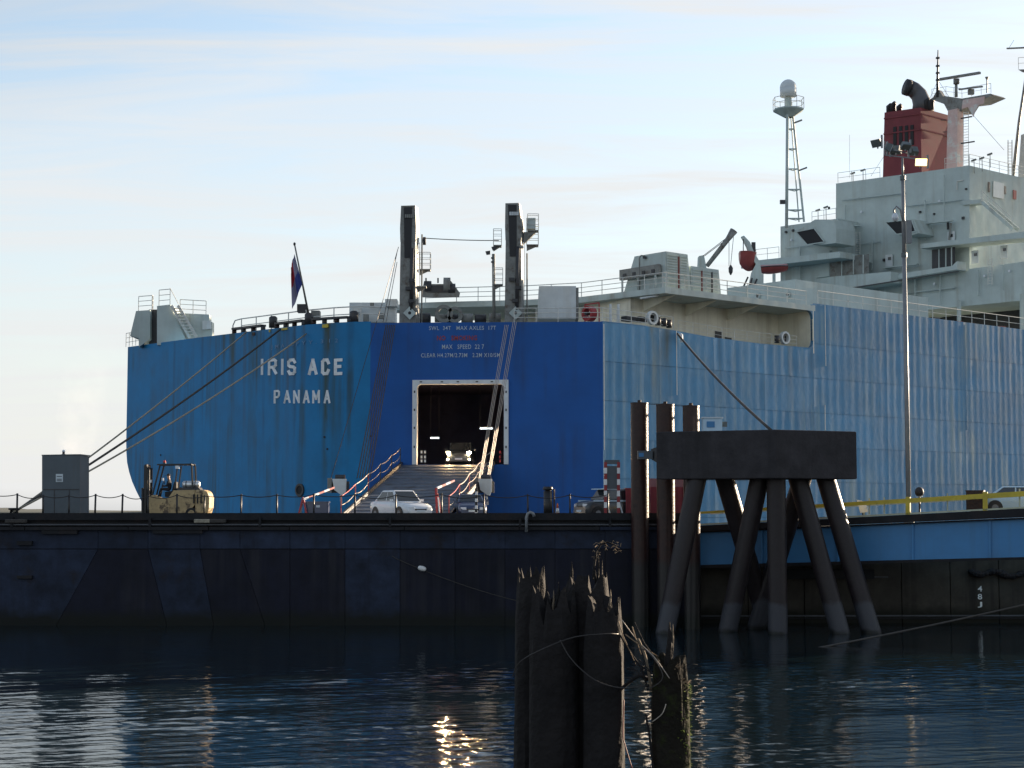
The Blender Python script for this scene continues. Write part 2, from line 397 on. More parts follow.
def lettering(name, body, mapper, height, width, bold, mat, parent, spacing=1.0):
    vs, fs = text_pts(body, 1.0, bold, 0.0, spacing)
    x0, x1 = min(v_.x for v_ in vs), max(v_.x for v_ in vs); y0, y1 = min(v_.y for v_ in vs), max(v_.y for v_ in vs)
    mb = MB()
    mb.add([mapper((v_.x - (x0 + x1) / 2) / (x1 - x0) * width, (v_.y - y0) / (y1 - y0) * height) for v_ in vs], fs)
    return mb.build(name, mat, parent, recalc=False)
def railing(name, pts, h, mat, parent, post=1.5, r=0.022, rows=3, posts=True):
    mb = MB(); up = Vector((0, 0, 1)); pts = [Vector(p) for p in pts]
    for k in range(1, rows + 1):
        mb.tube([p + up * h * k / rows for p in pts], r if k < rows else r * 1.25, 5)
    if posts:
        for a_, b_ in zip(pts, pts[1:]):
            n = max(1, round((b_ - a_).length / post))
            for i in range(n + 1):
                if i == 0 and a_ is not pts[0]: continue
                p = a_.lerp(b_, i / n); mb.tube([p, p + up * h], r * 1.2, 5)
    return mb.build(name, mat, parent)

# ================================================================== THE SETTING
# ------------------------------------------------------------------ water: one sheet to the horizon, real ripples in view
def make_water():
    def axis(lo, hi, step, far):
        core = np.arange(lo, hi + step / 2, step)
        out = []; d = step
        x = hi
        while x < far:
            d *= 1.35; x += d; out.append(min(x, far))
        neg = []; d = step; x = lo
        while x > -far:
            d *= 1.35; x -= d; neg.append(max(x, -far))
        return np.array(neg[::-1] + list(core) + out)
    xs, ys = axis(-33, 33, 0.115, 9000), axis(30, 90, 0.095, 9000)
    X, Y = np.meshgrid(xs, ys)
    rng = np.random.RandomState(5)
    Z = np.zeros_like(X)
    for i in range(34):
        lam = 0.30 * (6.0 ** rng.rand())
        th = R(90) + rng.normal(0.10, 0.45)
        k = 2 * math.pi / lam
        slope = 0.0175 * (lam / 1.0) ** -0.10
        # each train comes and goes in patches
        patch = 0.6 + 0.6 * np.sin(X * rng.uniform(0.05, 0.16) + rng.rand() * 6) * np.sin(Y * rng.uniform(0.06, 0.2) + rng.rand() * 6)
        Z += slope / k * np.sin(k * (X * math.cos(th) + Y * math.sin(th)) + rng.rand() * 6.28 + 0.7 * np.sin(X * 0.21 + rng.rand() * 6)) * patch
    for i in range(5):
        lam = rng.uniform(4, 9); th = R(90) + rng.normal(0.3, 0.3); k = 2 * math.pi / lam
        Z += 0.010 / k * np.sin(k * (X * math.cos(th) + Y * math.sin(th)) + rng.rand() * 6.28)
    fade = np.clip((35 - np.abs(X)) / 4, 0, 1) * np.clip((Y - 24) / 4, 0, 1) * np.clip((93 - Y) / 4, 0, 1)
    calm = np.clip((88 - Y) / 26, 0.35, 1.0)      # sheltered close to the dock
    slick = np.clip(0.85 + 0.42 * np.sin(X * 0.11 + 1.3 * np.sin(Y * 0.13)) * np.sin(Y * 0.23 + 0.8 * np.sin(X * 0.07)) + 0.28 * np.sin(X * 0.31 + Y * 0.17) * np.sin(Y * 0.47 - X * 0.05), 0.3, 1.6)
    Z *= fade * calm * slick
    ny, nx = X.shape
    co = np.stack([X, Y, Z], -1).reshape(-1, 3).astype(np.float32)
    idx = np.arange(ny * nx).reshape(ny, nx)
    q = np.stack([idx[:-1, :-1], idx[:-1, 1:], idx[1:, 1:], idx[1:, :-1]], -1).reshape(-1, 4)
    me = bpy.data.meshes.new('water')
    me.vertices.add(len(co)); me.vertices.foreach_set('co', co.ravel())
    me.loops.add(q.size); me.loops.foreach_set('vertex_index', q.ravel().astype(np.int32))
    me.polygons.add(len(q)); me.polygons.foreach_set('loop_start', np.arange(0, q.size, 4, dtype=np.int32))
    me.polygons.foreach_set('loop_total', np.full(len(q), 4, dtype=np.int32))
    me.polygons.foreach_set('use_smooth', np.ones(len(q), dtype=bool))
    me.update(); me.validate()
    m = bpy.data.materials.new('harbour_water'); m.use_nodes = True
    n, l = m.node_tree.nodes, m.node_tree.links; b = n['Principled BSDF']
    b.inputs['Base Color'].default_value = (0.006, 0.014, 0.018, 1); b.inputs['Roughness'].default_value = 0.05
    b.inputs['IOR'].default_value = 1.333; b.inputs['Specular IOR Level'].default_value = 0.5
    t = n.new('ShaderNodeTexCoord'); mp_ = n.new('ShaderNodeMapping'); mp_.inputs['Scale'].default_value = (1.6, 4.2, 1)
    nz = n.new('ShaderNodeTexNoise'); nz.inputs['Scale'].default_value = 1.7; nz.inputs['Detail'].default_value = 3
    bp = n.new('ShaderNodeBump'); bp.inputs['Strength'].default_value = 0.5; bp.inputs['Distance'].default_value = 0.012
    l.new(t.outputs['Object'], mp_.inputs[0]); l.new(mp_.outputs[0], nz.inputs['Vector'])
    l.new(nz.outputs['Fac'], bp.inputs['Height']); l.new(bp.outputs[0], b.inputs['Normal'])
    me.materials.append(m)
    o = bpy.data.objects.new('water', me); col.objects.link(o)
    o['kind'] = 'structure'; o['label'] = 'dark rippled harbour water'
make_water()

# low far bank behind everything
mb = MB(); rows = []
for i in range(121):
    x = -1500 + 3000 * i / 120
    h = 5.5 + 3.0 * noise.noise(Vector((x * 0.006, 3, 0))) + 1.5 * noise.noise(Vector((x * 0.03, 7, 0)))
    rows.append([(x, 1500, -1), (x, 1510, h * 0.7), (x, 1560, h), (x, 1900, h + 1)])
mb.grid(rows)
o = mb.build('far_bank', 'far_shore', None, True); o['kind'] = 'structure'; o['label'] = 'low far bank across the water'

# ================================================================== THE SHIP
SK = 1.068
def PS(x, y, Y): return P(x, y, Y * SK)
def ZK(z): return CAM_Z + (z - CAM_Z) * SK
AZ = R(49.5)
FWD = Vector((math.sin(AZ), math.cos(AZ), 0))          # towards the bow
PORT = Vector((-math.cos(AZ), math.sin(AZ), 0))         # inboard from the side we see
OUT = -PORT
UZ = Vector((0, 0, 1))
CR = PS(603, HORIZON, 103.0); CR.z = 0
CL = PS(370, HORIZON, 103.7); CL.z = 0
SIDE = (CR, OUT)
chd = (CR - CL).normalized()
CHN = Vector((chd.y, -chd.x, 0))
CHAM = (CR, CHN)
def PU(u): return (CR + FWD * (u * SK), -FWD)                  # plane across the ship
def PV(v_): return (CR + PORT * v_, OUT)                # plane along the ship
def PYD(Y): return (Vector((0, Y, 0)), Vector((0, -1, 0)))
def PY(Y): return PYD(Y * SK)
def poly(pl, pix): return [on(x, y, pl) for x, y in pix]
def u_of(p): return (p - CR).dot(FWD)
ship = root('cargo_ship', CR, 'huge blue car-carrier ship with white upperworks moored behind the dock', 'ship')
def part(name, mat, pl, pix, vec, parent=ship):
    return MB().prism(poly(pl, pix), vec).build(name, mat, parent)

# --- rust and weed runs painted by years of drainage, each starting at a fairlead or a scupper
def add_runs(mname, axis, runs):
    m = M[mname]; n, l = m.node_tree.nodes, m.node_tree.links; b = n['Principled BSDF']
    src = b.inputs['Base Color'].links[0].from_socket
    t = n.new('ShaderNodeTexCoord'); nz = n.new('ShaderNodeTexNoise'); nz.inputs['Scale'].default_value = 1.4; nz.inputs['Detail'].default_value = 5
    mpn = n.new('ShaderNodeMapping'); mpn.inputs['Scale'].default_value = (1, 1, .25)
    l.new(t.outputs['Object'], mpn.inputs[0]); l.new(mpn.outputs[0], nz.inputs['Vector'])
    dt = n.new('ShaderNodeVectorMath'); dt.operation = 'DOT_PRODUCT'; dt.inputs[1].default_value = axis; l.new(t.outputs['Object'], dt.inputs[0])
    sp_ = n.new('ShaderNodeSeparateXYZ'); l.new(t.outputs['Object'], sp_.inputs[0])
    def mth(op, a_, b_=None, c_=None):
        x = n.new('ShaderNodeMath'); x.operation = op
        for i, v_ in enumerate((a_, b_, c_)):
            if v_ is None: continue
            if isinstance(v_, (int, float)): x.inputs[i].default_value = v_
            else: l.new(v_, x.inputs[i])
        return x.outputs[0]
    wob = mth('MULTIPLY_ADD', nz.outputs['Fac'], .5, -.25); gain = mth('MULTIPLY_ADD', nz.outputs['Fac'], 2.4, -.5)
    for p, wd_, ln, cl_, st_ in runs:
        q = p - CR
        side_m = mth('MAXIMUM', mth('SUBTRACT', 1.0, mth('DIVIDE', mth('ABSOLUTE', mth('ADD', mth('SUBTRACT', dt.outputs['Value'], q.dot(axis)), wob)), wd_)), 0.0)
        ver = n.new('ShaderNodeMapRange'); ver.inputs['From Min'].default_value = q.z - ln; ver.inputs['From Max'].default_value = q.z; l.new(sp_.outputs['Z'], ver.inputs['Value'])
        fac = mth('MINIMUM', mth('MAXIMUM', mth('MULTIPLY', mth('MULTIPLY', mth('MULTIPLY', side_m, ver.outputs[0]), gain), st_), 0.0), 0.85)
        mx = n.new('ShaderNodeMix'); mx.data_type = 'RGBA'; l.new(fac, mx.inputs[0]); l.new(src, mx.inputs[6]); mx.inputs[7].default_value = tuple(cl_) + (1,)
        src = mx.outputs[2]
    l.new(src, b.inputs['Base Color'])

# --- stern: a gently curved transom, cut under at the far corner
sp = [(370, 103.7), (352, 103.85), (337, 104.25), (318, 105.0), (297, 106.2)]
SP = []
for x, Y in sp:
    p = PS(x, HORIZON, Y); p.z = 0; SP.append(p)
def stern_line(x):      # far straight run, direction PORT
    d = PS(x, HORIZON, 100.0); d = Vector((d.x, d.y))
    p0, e = SP[-1], PORT
    # solve p0 + e*t parallel to d
    t = (p0.x * d.y - p0.y * d.x) / (e.y * d.x - e.x * d.y)
    return p0 + e * t
far_corner = stern_line(125)
far_t = (far_corner - SP[-1]).dot(PORT)
arc = [0.0]
for a_, b_ in zip(SP, SP[1:]): arc.append(arc[-1] + (b_ - a_).length)
S_END = arc[-1] + far_t
def stern_at(s):
    if s >= arc[-1]: return SP[-1] + PORT * (s - arc[-1])
    for i in range(len(arc) - 1):
        if s <= arc[i + 1]:
            t = (s - arc[i]) / (arc[i + 1] - arc[i])
            p_1 = SP[max(i - 1, 0)]; p0 = SP[i]; p1 = SP[i + 1]; p2 = SP[i + 2] if i + 2 < len(SP) else SP[-1] + PORT * 2.4
            return 0.5 * ((2 * p0) + (p1 - p_1) * t + (2 * p_1 - 5 * p0 + 4 * p1 - p2) * t * t + (3 * p0 - p_1 - 3 * p1 + p2) * t ** 3)
def s_of_px(x):
    lo, hi = 0.0, S_END + 3
    for _ in range(40):
        m_ = (lo + hi) / 2; p = stern_at(m_)
        if p.x / p.y > (x - 512) / F / (math.cos(PITCH) + (HORIZON - 384) / F * math.sin(PITCH)): lo = m_
        else: hi = m_
    return lo
def z_at(p, y):   # height at plan point p seen at pixel row y
    dist = p.y
    lo, hi = 0.0, 60.0
    for _ in range(40):
        m_ = (lo + hi) / 2
        q = Vector((0, p.y, m_ - CAM_Z)); yy = 384 - F * q.dot(UPV) / q.dot(FW)
        if yy > y: lo = m_
        else: hi = m_
    return lo
edge_px = [(370, 321.5), (337, 322.5), (297, 325.5), (200, 337), (125, 347)]
edge = [(s_of_px(x), z_at(stern_at(s_of_px(x)), y)) for x, y in edge_px]
def stern_top(s): return float(np.interp(s, [e[0] for e in edge], [e[1] for e in edge]))
def cut(z): return float(np.interp(z, [ZK(q) for q in (-1, 4.0, 5.6, 6.4, 7.3, 8.2, 9.3, 10.6)], [s_of_px(x) for x in (180, 158, 149, 143, 136.5, 131, 126.5, 125)]))
mb = MB(); rows = []
NS, NZ = 60, 26
for i in range(NZ + 1):
    row = []
    for j in range(NS + 1):
        q = j / NS
        s = q * S_END
        zt = stern_top(s)
        z = -1 + (zt + 1) * i / NZ
        s2 = q * (cut(z) if z < ZK(10.6) else S_END)
        p = stern_at(s2); row.append(Vector((p.x, p.y, z)))
    rows.append(row)
BR, GN, DK = (0.075, 0.060, 0.030), (0.045, 0.075, 0.050), (0.020, 0.035, 0.045)
def sp3(x, y):
    p = stern_at(s_of_px(x)); return Vector((p.x, p.y, z_at(p, y)))
add_runs('stern_blue', PORT, [(sp3(250, 330), .55, 13, GN, 1.0), (sp3(243, 331), .3, 9, BR, .8), (sp3(262, 329), .25, 10, DK, .9), (sp3(276, 328), .5, 14, GN, .9), (sp3(286, 326), .4, 12, BR, .8), (sp3(293, 326), .3, 9, DK, .9),
    (sp3(303, 325), .25, 6, BR, .7), (sp3(326, 323), .35, 8, BR, 1.0), (sp3(332, 323), .5, 15, GN, .7), (sp3(349, 322), .3, 7, DK, .6), (sp3(324, 437), .35, 6, GN, 1.0), (sp3(200, 338), .3, 8, DK, .5), (sp3(172, 341), .25, 6, DK, .4)])
add_runs('side_blue', FWD, [(on(x, y, SIDE), wd_, ln, cl_, st_) for x, y, wd_, ln, cl_, st_ in ((661, 329, .8, 6, (.16, .15, .085), .9), (668, 331, .5, 8, (.13, .13, .09), .9), (653, 327, .5, 7, (.15, .17, .13), .7), (790, 346, .4, 5, BR, .5), (811, 348, .3, 5, BR, .5),
    (850, 308, .3, 6, BR, .35), (966, 322, .5, 15, (.28, .34, .33), .8), (975, 323, .4, 10, (.25, .27, .24), .6), (720, 340, .3, 5, BR, .35), (880, 312, .25, 7, (.22, .24, .22), .5), (1000, 326, .4, 9, (.24, .27, .25), .6))])
mb.grid(rows)
stern = mb.build('stern_plating', 'stern_blue', ship, True)
# far side of the hull, turning forward from the stern
mb = MB(); mb.grid([[r_[-1] + FWD * d for d in (0, 30, 75)] for r_ in rows]); mb.build('port_plating', 'stern_blue', ship)
def stern_map(s0, z0):
    def f(x, y):
        p = stern_at(s0 - x); t = (stern_at(s0 - x + 0.05) - p).normalized()
        nn = Vector((t.y, -t.x, 0)); nn = nn if nn.y < 0 else -nn
        return Vector((p.x, p.y, z0 + y)) + nn * 0.05
    return f
def letters_stern(name, body, x0, x1, ybase, ytop, mat, bold, spacing=1.0):
    s0, s1 = s_of_px(x0), s_of_px(x1); sm = (s0 + s1) / 2
    p = stern_at(sm); z0, z1 = z_at(p, ybase), z_at(p, ytop)
    return lettering(name, body, stern_map(sm, z0), z1 - z0, s0 - s1, bold, mat, stern, spacing)
GLYPH = {'i': (0.12, [[(.06, 0), (.06, .66)], [(.06, .84), (.06, 1)]]), 'I': (0.12, [[(.06, 0), (.06, 1)]]),
         'R': (.56, [[(0, 0), (0, 1)], [(0, 1), (.40, 1), (.54, .88), (.54, .62), (.40, .48), (0, .48)], [(.28, .48), (.56, 0)]]),
         'P': (.54, [[(0, 0), (0, 1)], [(0, 1), (.40, 1), (.54, .88), (.54, .60), (.40, .46), (0, .46)]]),
         'S': (.54, [[(.54, .80), (.42, 1), (.12, 1), (0, .88), (0, .64), (.12, .53), (.42, .47), (.54, .36), (.54, .12), (.42, 0), (.12, 0), (0, .20)]]),
         'A': (.60, [[(0, 0), (.30, 1), (.60, 0)], [(.10, .32), (.50, .32)]]),
         'C': (.54, [[(.54, .76), (.42, 1), (.12, 1), (0, .88), (0, .12), (.12, 0), (.42, 0), (.54, .24)]]),
         'E': (.50, [[(.5, 1), (0, 1), (0, 0), (.5, 0)], [(0, .52), (.42, .52)]]),
         'N': (.54, [[(0, 0), (0, 1), (.54, 0), (.54, 1)]]), 'M': (.64, [[(0, 0), (0, 1), (.32, .30), (.64, 1), (.64, 0)]])}
def block_letter(ch, x0, x1, ybase, ytop, name, stroke):
    s0, s1 = s_of_px(x0), s_of_px(x1); wd = s0 - s1; p = stern_at((s0 + s1) / 2)
    z0, z1 = z_at(p, ybase), z_at(p, ytop); gw, lines = GLYPH[ch]; mb = MB(); k_ = 0
    half = stroke / 2; f = stern_map((s0 + s1) / 2, z0)
    def mp_(x, y, e): 
        q = f((x / gw - .5) * (wd - stroke), half + y * (z1 - z0 - stroke)); return q
    for ln in lines:
        for (xa, ya), (xb, yb) in zip(ln, ln[1:]):
            a_, b_ = mp_(xa, ya, 0), mp_(xb, yb, 0); d = (b_ - a_).normalized(); nn = d.cross(CHN).normalized()
            nrm = d.cross(nn); nrm = nrm if nrm.y < 0 else -nrm; k_ += 1
            a_, b_ = a_ - d * half * .8 + nrm * .0015 * k_, b_ + d * half * .8 + nrm * .0015 * k_
            mb.add([a_ - nn * half, b_ - nn * half, b_ + nn * half, a_ + nn * half], [(0, 1, 2, 3)])
    return mb.build(name, 'paint_white', stern, recalc=False)
for ch, x0, x1 in (('i', 259.5, 263), ('R', 267.5, 276), ('I', 280, 283.3), ('S', 287, 295), ('A', 307.5, 316.5), ('C', 320.5, 329), ('E', 333.5, 342)):
    block_letter(ch, x0, x1, 375.2, 358.5, 'name_letter', .21)
for ch, x0, x1 in (('P', 273.5, 279), ('A', 283.3, 289.8), ('N', 293, 299), ('A', 302.6, 309), ('M', 312, 319.3), ('A', 323.3, 329.8)):
    block_letter(ch, x0, x1, 403.5, 390, 'port_letter', .14)
letters_stern('old_lettering', 'J M A   C P Y Y . 3 1 2', 270, 337, 346.5, 341.5, 'paint_old', 0.008, 1.2)
# round fairlead eye low on the stern, and small drain holes
def ring(pl_or_pt, n_dir, r0, r1, depth, name, mat, parent):
    c = pl_or_pt; ax = n_dir.cross(UZ).normalized(); mb = MB()
    a_, b_ = circle(c, r0, ax, UZ, 18), circle(c, r1, ax, UZ, 18)
    mb.grid([b_ + [b_[0]], [p + n_dir * depth for p in b_] + [b_[0] + n_dir * depth], [p + n_dir * depth for p in a_] + [a_[0] + n_dir * depth], a_ + [a_[0]]])
    return mb.build(name, mat, parent)
def stern_pt(x, y, off=0.0):
    p = stern_at(s_of_px(x)); z = z_at(p, y); t = (stern_at(s_of_px(x) + 0.1) - p).normalized()
    nn = Vector((t.y, -t.x, 0)); nn = nn if nn.y < 0 else -nn
    return Vector((p.x, p.y, z)) + nn * off, nn
c, nn = stern_pt(300, 490)
rg = ring(c, nn, 0.30, 0.44, 0.10, 'fairlead_ring', 'dark_steel', ship)
MB().prism(circle(c + nn * 0.02, 0.31, nn.cross(UZ), UZ), nn * 0.03).build('fairlead_hole', 'void_dark', rg)
for x, y in ((324, 437), (327, 449), (160, 455), (372, 436)):
    c, nn = stern_pt(x, y)
    MB().prism(circle(c, 0.07, nn.cross(UZ), UZ, 10), nn * 0.05).build('drain_hole', 'void_dark', ship)
# dark roller fairleads along the stern edge, with stain-yellow heads
for x0, x1, yt in ((229, 258, 325.5), (272, 299, 320.5), (309, 345, 317.0)):
    mb = MB(); s0, s1 = s_of_px(x1), s_of_px(x0)
    fr = []
    for k in range(7):
        s = s0 + (s1 - s0) * k / 6; p = stern_at(s); zt = stern_top(s)
        fr.append((p, zt))
    for (p0, z0), (p1, z1) in zip(fr, fr[1:]):
        mb.hexa([Vector((p0.x, p0.y, z0 + 0.28)), Vector((p1.x, p1.y, z1 + 0.28)), Vector((p1.x, p1.y, z1 + 0.28)) + FWD * 0.5, Vector((p0.x, p0.y, z0 + 0.28)) + FWD * 0.5,
                 Vector((p0.x, p0.y, z0 + 0.42)), Vector((p1.x, p1.y, z1 + 0.42)), Vector((p1.x, p1.y, z1 + 0.42)) + FWD * 0.5, Vector((p0.x, p0.y, z0 + 0.42)) + FWD * 0.5])
    fl = mb.build('roller_fairlead', 'dark_steel', ship)
    for k in (0, 2, 4, 6):
        p, z = fr[k]; c0 = Vector((p.x, p.y, z - 0.05)) + FWD * 0.25
        MB().tube([c0, c0 + UZ * 0.36], 0.17, 10).build('roller', 'rust_steel' if k % 4 else 'dark_steel', fl, True)
for x, y, w_, h_ in ((252, 330, 7, 6), (268, 327, 3, 5), (283, 325, 14, 4), (324, 322, 10, 6)):
    c, nn = stern_pt(x, y + 4, 0.02); m1 = mpp(105)
    MB().box(c, (w_ * m1 * 0.8, 0.08, h_ * m1 * 0.6), nn.cross(UZ), nn, UZ).build('chafing_plate', 'rail_yellow' if x > 260 else 'rust_steel', ship)
# decks behind the stern
mdz = ZK(17.0)
deck_pts = [CR + FWD * 24 + PORT * 0.4, CR + PORT * 0.4 + FWD * 0.4] + [CL + FWD * 0.05] + [stern_at(s) + FWD * 0.06 for s in np.linspace(2, S_END - 0.1, 14)] + [far_corner + FWD * 24 - PORT * 0.3]
mb = MB(); mb.prism([Vector((p.x, p.y, mdz - 0.12)) for p in deck_pts], UZ * 0.12); mb.build('mooring_deck', 'deck_grey', ship)

# --- quarter panel with the stern door
def cpt(x, y, off=0.0): return on(x, y, CHAM) + CHN * off
zt = z_at(CR, 321.6)
ZT = zt
doorL, doorR, doorT, doorB = cpt(416.5, 384), cpt(504.5, 384), 384, 464
zd1 = cpt(460, 384).z; zd0 = cpt(460, 464.5).z
def cp(px_, z): 
    q = cpt(px_, 420); return Vector((q.x, q.y, z))
xs_ = np.linspace(370, 603, 13)
mb = MB()
def panel(xa, xb, za_, zb_):
    n_ = 6
    mb.grid([[cp(xa + (xb - xa) * i / n_, za_ + (zb_ - za_) * j / 4) for i in range(n_ + 1)] for j in range(5)])
panel(370, 413, -1, zt); panel(508, 603, -1, zt); panel(413, 508, zd1 + 0.18, zt); panel(413, 508, -1, zd0)
# make the panel edges meet the hull corners exactly
quarter = mb.build('quarter_panel', 'quarter_blue', ship)
def cframe(x0, x1, z0, z1, name, thick=0.16):
    a_, b_ = cp(x0, z0), cp(x1, z0)
    a2, b2 = Vector((a_.x, a_.y, z1)), Vector((b_.x, b_.y, z1))
    return MB().hexa([a_ - CHN * 0.6, b_ - CHN * 0.6, b_ + CHN * thick, a_ + CHN * thick, a2 - CHN * 0.6, b2 - CHN * 0.6, b2 + CHN * thick, a2 + CHN * thick]).build(name, 'frame_white', ship)
cframe(412.5, 417, zd0, zd1 + 0.27, 'door_jamb'); cframe(504, 508.5, zd0 + 0.01, zd1 + 0.27, 'door_jamb')
cframe(417, 504, zd1 - 0.0, zd1 + 0.27, 'door_head')
for sx, xe in ((1, 417), (-1, 504)):   # rounded upper corners
    c = cp(xe, zd1); mb = MB()
    pts = [c] + [c + chd * sx * (0.3 - 0.3 * math.sin(t)) + UZ * (-0.3 + 0.3 * math.cos(t)) for t in np.linspace(0, math.pi / 2, 6)]
    mb.prism([p + CHN * 0.15 for p in pts], -CHN * 0.7); mb.build('corner_gusset', 'frame_white', ship)
for x in (421, 442, 458, 477, 492):
    c = cp(x, zd1 + 0.14) + CHN * 0.17
    MB().box(c, (0.16, 0.05, 0.07), chd, CHN, UZ).build('frame_latch', 'dark_steel', ship)
for x in (414.7, 506.2):
    for y in (392, 410, 428, 447):
        c = cp(x, cpt(x, y).z) + CHN * 0.17
        MB().box(c, (0.09, 0.05, 0.15), chd, CHN, UZ).build('frame_latch', 'dark_steel', ship)
def letters_quarter(name, body, x0, x1, ybase, ytop, mat, bold=0.006, spacing=1.1):
    c = cpt((x0 + x1) / 2, ybase); h = cpt((x0 + x1) / 2, ytop).z - c.z; wd = (cpt(x1, ybase) - cpt(x0, ybase)).length
    return lettering(name, body, lambda x, y: c + chd * x + UZ * y + CHN * 0.03, h, wd, bold, mat, quarter, spacing)
letters_quarter('notice_lettering', 'SWL  34T   MAX AXLES  17T', 429, 496, 330, 326, 'notice_white')
letters_quarter('notice_lettering', 'NO   SMOKING', 437, 477, 340.5, 335.5, 'paint_red', 0.02)
letters_quarter('notice_lettering', "MAX   SPEED  22 7", 442, 484, 349, 344.5, 'notice_white')
letters_quarter('notice_lettering', 'CLEAR H4.27M/2.73M   2.2M X10/5M', 421, 500, 357.3, 353.2, 'notice_white')
# the car deck inside
inn = -CHN; dl, dr = cp(413, zd0), cp(508, zd0)
wl_, wr_ = dl - chd * 2.5, dr + chd * 3
for nm, q in (('hold_floor', [dl - chd * 2.5 + inn * 0.6, dr + chd * 3 + inn * 0.6, dr + chd * 3 + inn * 17, dl - chd * 2.5 + inn * 17]),):
    MB().prism([Vector((p.x, p.y, zd0 - 0.15)) for p in q], UZ * 0.15).build(nm, 'hold_wall', ship)
    MB().prism([Vector((p.x, p.y, zd1 + 0.5)) for p in q], UZ * 0.15).build('hold_ceiling', 'hold_wall', ship)
    MB().prism([Vector((q[3].x, q[3].y, zd0)), Vector((q[2].x, q[2].y, zd0)), Vector((q[2].x, q[2].y, zd1 + 0.5)), Vector((q[3].x, q[3].y, zd1 + 0.5))], inn * 0.1).build('hold_bulkhead', 'hold_wall', ship)
    for k0, k1 in ((0, 3), (1, 2)):
        MB().prism([Vector((q[k0].x, q[k0].y, zd0)), Vector((q[k1].x, q[k1].y, zd0)), Vector((q[k1].x, q[k1].y, zd1 + 0.5)), Vector((q[k0].x, q[k0].y, zd1 + 0.5))], (chd if k0 else -chd) * 0.1).build('hold_side', 'hold_wall', ship)
for (x0, x1, y, d) in ((480, 492.5, 428.5, 6), (430.5, 439, 438, 9)):
    pl = (CR - CHN * d, CHN); a_, b_ = on(x0, y, pl), on(x1, y, pl)
    fx = MB().bar(a_ + UZ * 0.09, b_ + UZ * 0.09, 0.14, 0.06).build('strip_light', 'rail_white', ship)
    MB().bar(a_, b_, 0.10, 0.08).build('light_tube', 'tube_light', fx)
    hang = MB(); hang.bar(a_ + UZ * 0.1, Vector((a_.x, a_.y, zd1 + 0.5)), 0.03); hang.bar(b_ + UZ * 0.1, Vector((b_.x, b_.y, zd1 + 0.5)), 0.03)
    hang.build('light_hanger', 'dark_steel', ship)
for x in (421.5, 425, 500):
    pl = (CR - CHN * 0.9, CHN)
    for y in (452, 457, 461):
        c = on(x, y, pl); MB().box(c, (0.12, 0.05, 0.18)).build('warning_plate', 'paint_white' if x < 490 else 'rail_red', ship)

# --- ramp
DECK = 5.5
rl0, rr0 = cp(402, zd0) + CHN * 0.05, cp(494, zd0) + CHN * 0.05
rl1, rr1 = P(341, 514, 90.0), P(449, 514, 90.0)
rl1.z = rr1.z = DECK + 0.06
rl0.z = rr0.z = zd0 - 0.02
mb = MB(); mb.prism([rl0, rr0, rr1, rl1], -UZ * 0.001)
ramp = MB().hexa([rl0 - UZ * 0.35, rr0 - UZ * 0.35, rr1 - UZ * 0.05, rl1 - UZ * 0.05, rl0, rr0, rr1, rl1]).build('stern_ramp', 'ramp_grey', ship)
for k in range(1, 17):       # anti-slip bars across the ramp
    t = k / 17; a_, b_ = rl0.lerp(rl1, t), rr0.lerp(rr1, t)
    e = (b_ - a_) * 0.04
    MB().bar(a_ + e + UZ * 0.015, b_ - e + UZ * 0.015, 0.05, 0.03).build('tread_bar', 'ramp_grey', ramp)
for a_, b_ in ((rl0, rl1), (rr0, rr1)):
    MB().bar(a_ + UZ * 0.10, b_ + UZ * 0.10, 0.12, 0.22).build('ramp_kerb', 'dark_steel', ramp)
# side flaps / hoisting boxes
def hoist_box(c, name):
    mb = MB(); w_, d_, h_ = 0.42, 0.4, 0.5
    mb.prism([c + Vector((-w_, 0, h_)), c + Vector((w_, 0, h_)), c + Vector((w_, 0, -h_ * 0.5)), c + Vector((w_ * 0.6, 0, -h_ * 1.15)), c + Vector((-w_ * 0.7, 0, -h_ * 0.35))], Vector((0, d_, 0)))
    o = mb.build(name, 'box_white', ship)
    MB().box(c + Vector((-w_ - 0.16, 0.1, 0.1)), (0.26, 0.3, 0.9)).build('sheave_guard', 'mast_grey', o)
    MB().tube([c + Vector((-0.25, 0.2, h_ + 0.1)), c + Vector((0.35, 0.2, h_ + 0.1))], 0.16, 10).build('sheave', 'dark_steel', o)
    MB().bar(c + Vector((0.1, 0.15, -h_ * 1.0)), c + Vector((0.15, 0.15, -h_ * 2.2)), 0.12).build('stay_bar', 'rail_white', o)
    MB().box(c + Vector((0.0, 0.55, 0.0)), (1.1, 0.5, 0.7)).build('hoist_bracket', 'dark_steel', o)
    return o
hbR = PS(485, 487, 95.0); hbL = PS(339, 487, 95.0)
hoist_box(hbR, 'hoist_box'); hoist_box(hbL, 'hoist_box')
# hand rails of the ramp: red posts, slack pale ropes
def rope_rail(pix, Ys, r, mat, parent=ramp, name='rail_rope'):
    return MB().tube([PS(x, y, Y) for (x, y), Y in zip(pix, Ys)], r, 5).build(name, mat, parent, True)
def ramp_edge(t, right): return (rr0.lerp(rr1, t) if right else rl0.lerp(rl1, t))
for side_, base_, in ((True, 1), (False, 0)):
    prev = None
    for t in (1.0, 0.8, 0.6, 0.4, 0.2, 0.03):
        e = ramp_edge(t, side_) + UZ * 0.15
        MB().tube([e, e + UZ * 1.05], 0.035, 6).build('rail_post', 'rail_red' if t > 0.55 else 'dark_steel', ramp)
        if prev is not None:
            for h, s_ in ((1.05, 0.10), (0.55, 0.14)):
                MB().tube(sag(prev + UZ * h, e + UZ * h, s_ * random.uniform(0.5, 1.5), 6), 0.030 if h > 1 else 0.022, 5).build('rail_rope', 'rail_red' if (t > 0.75 and h > 1) else 'wire_lit', ramp, True)
        prev = e

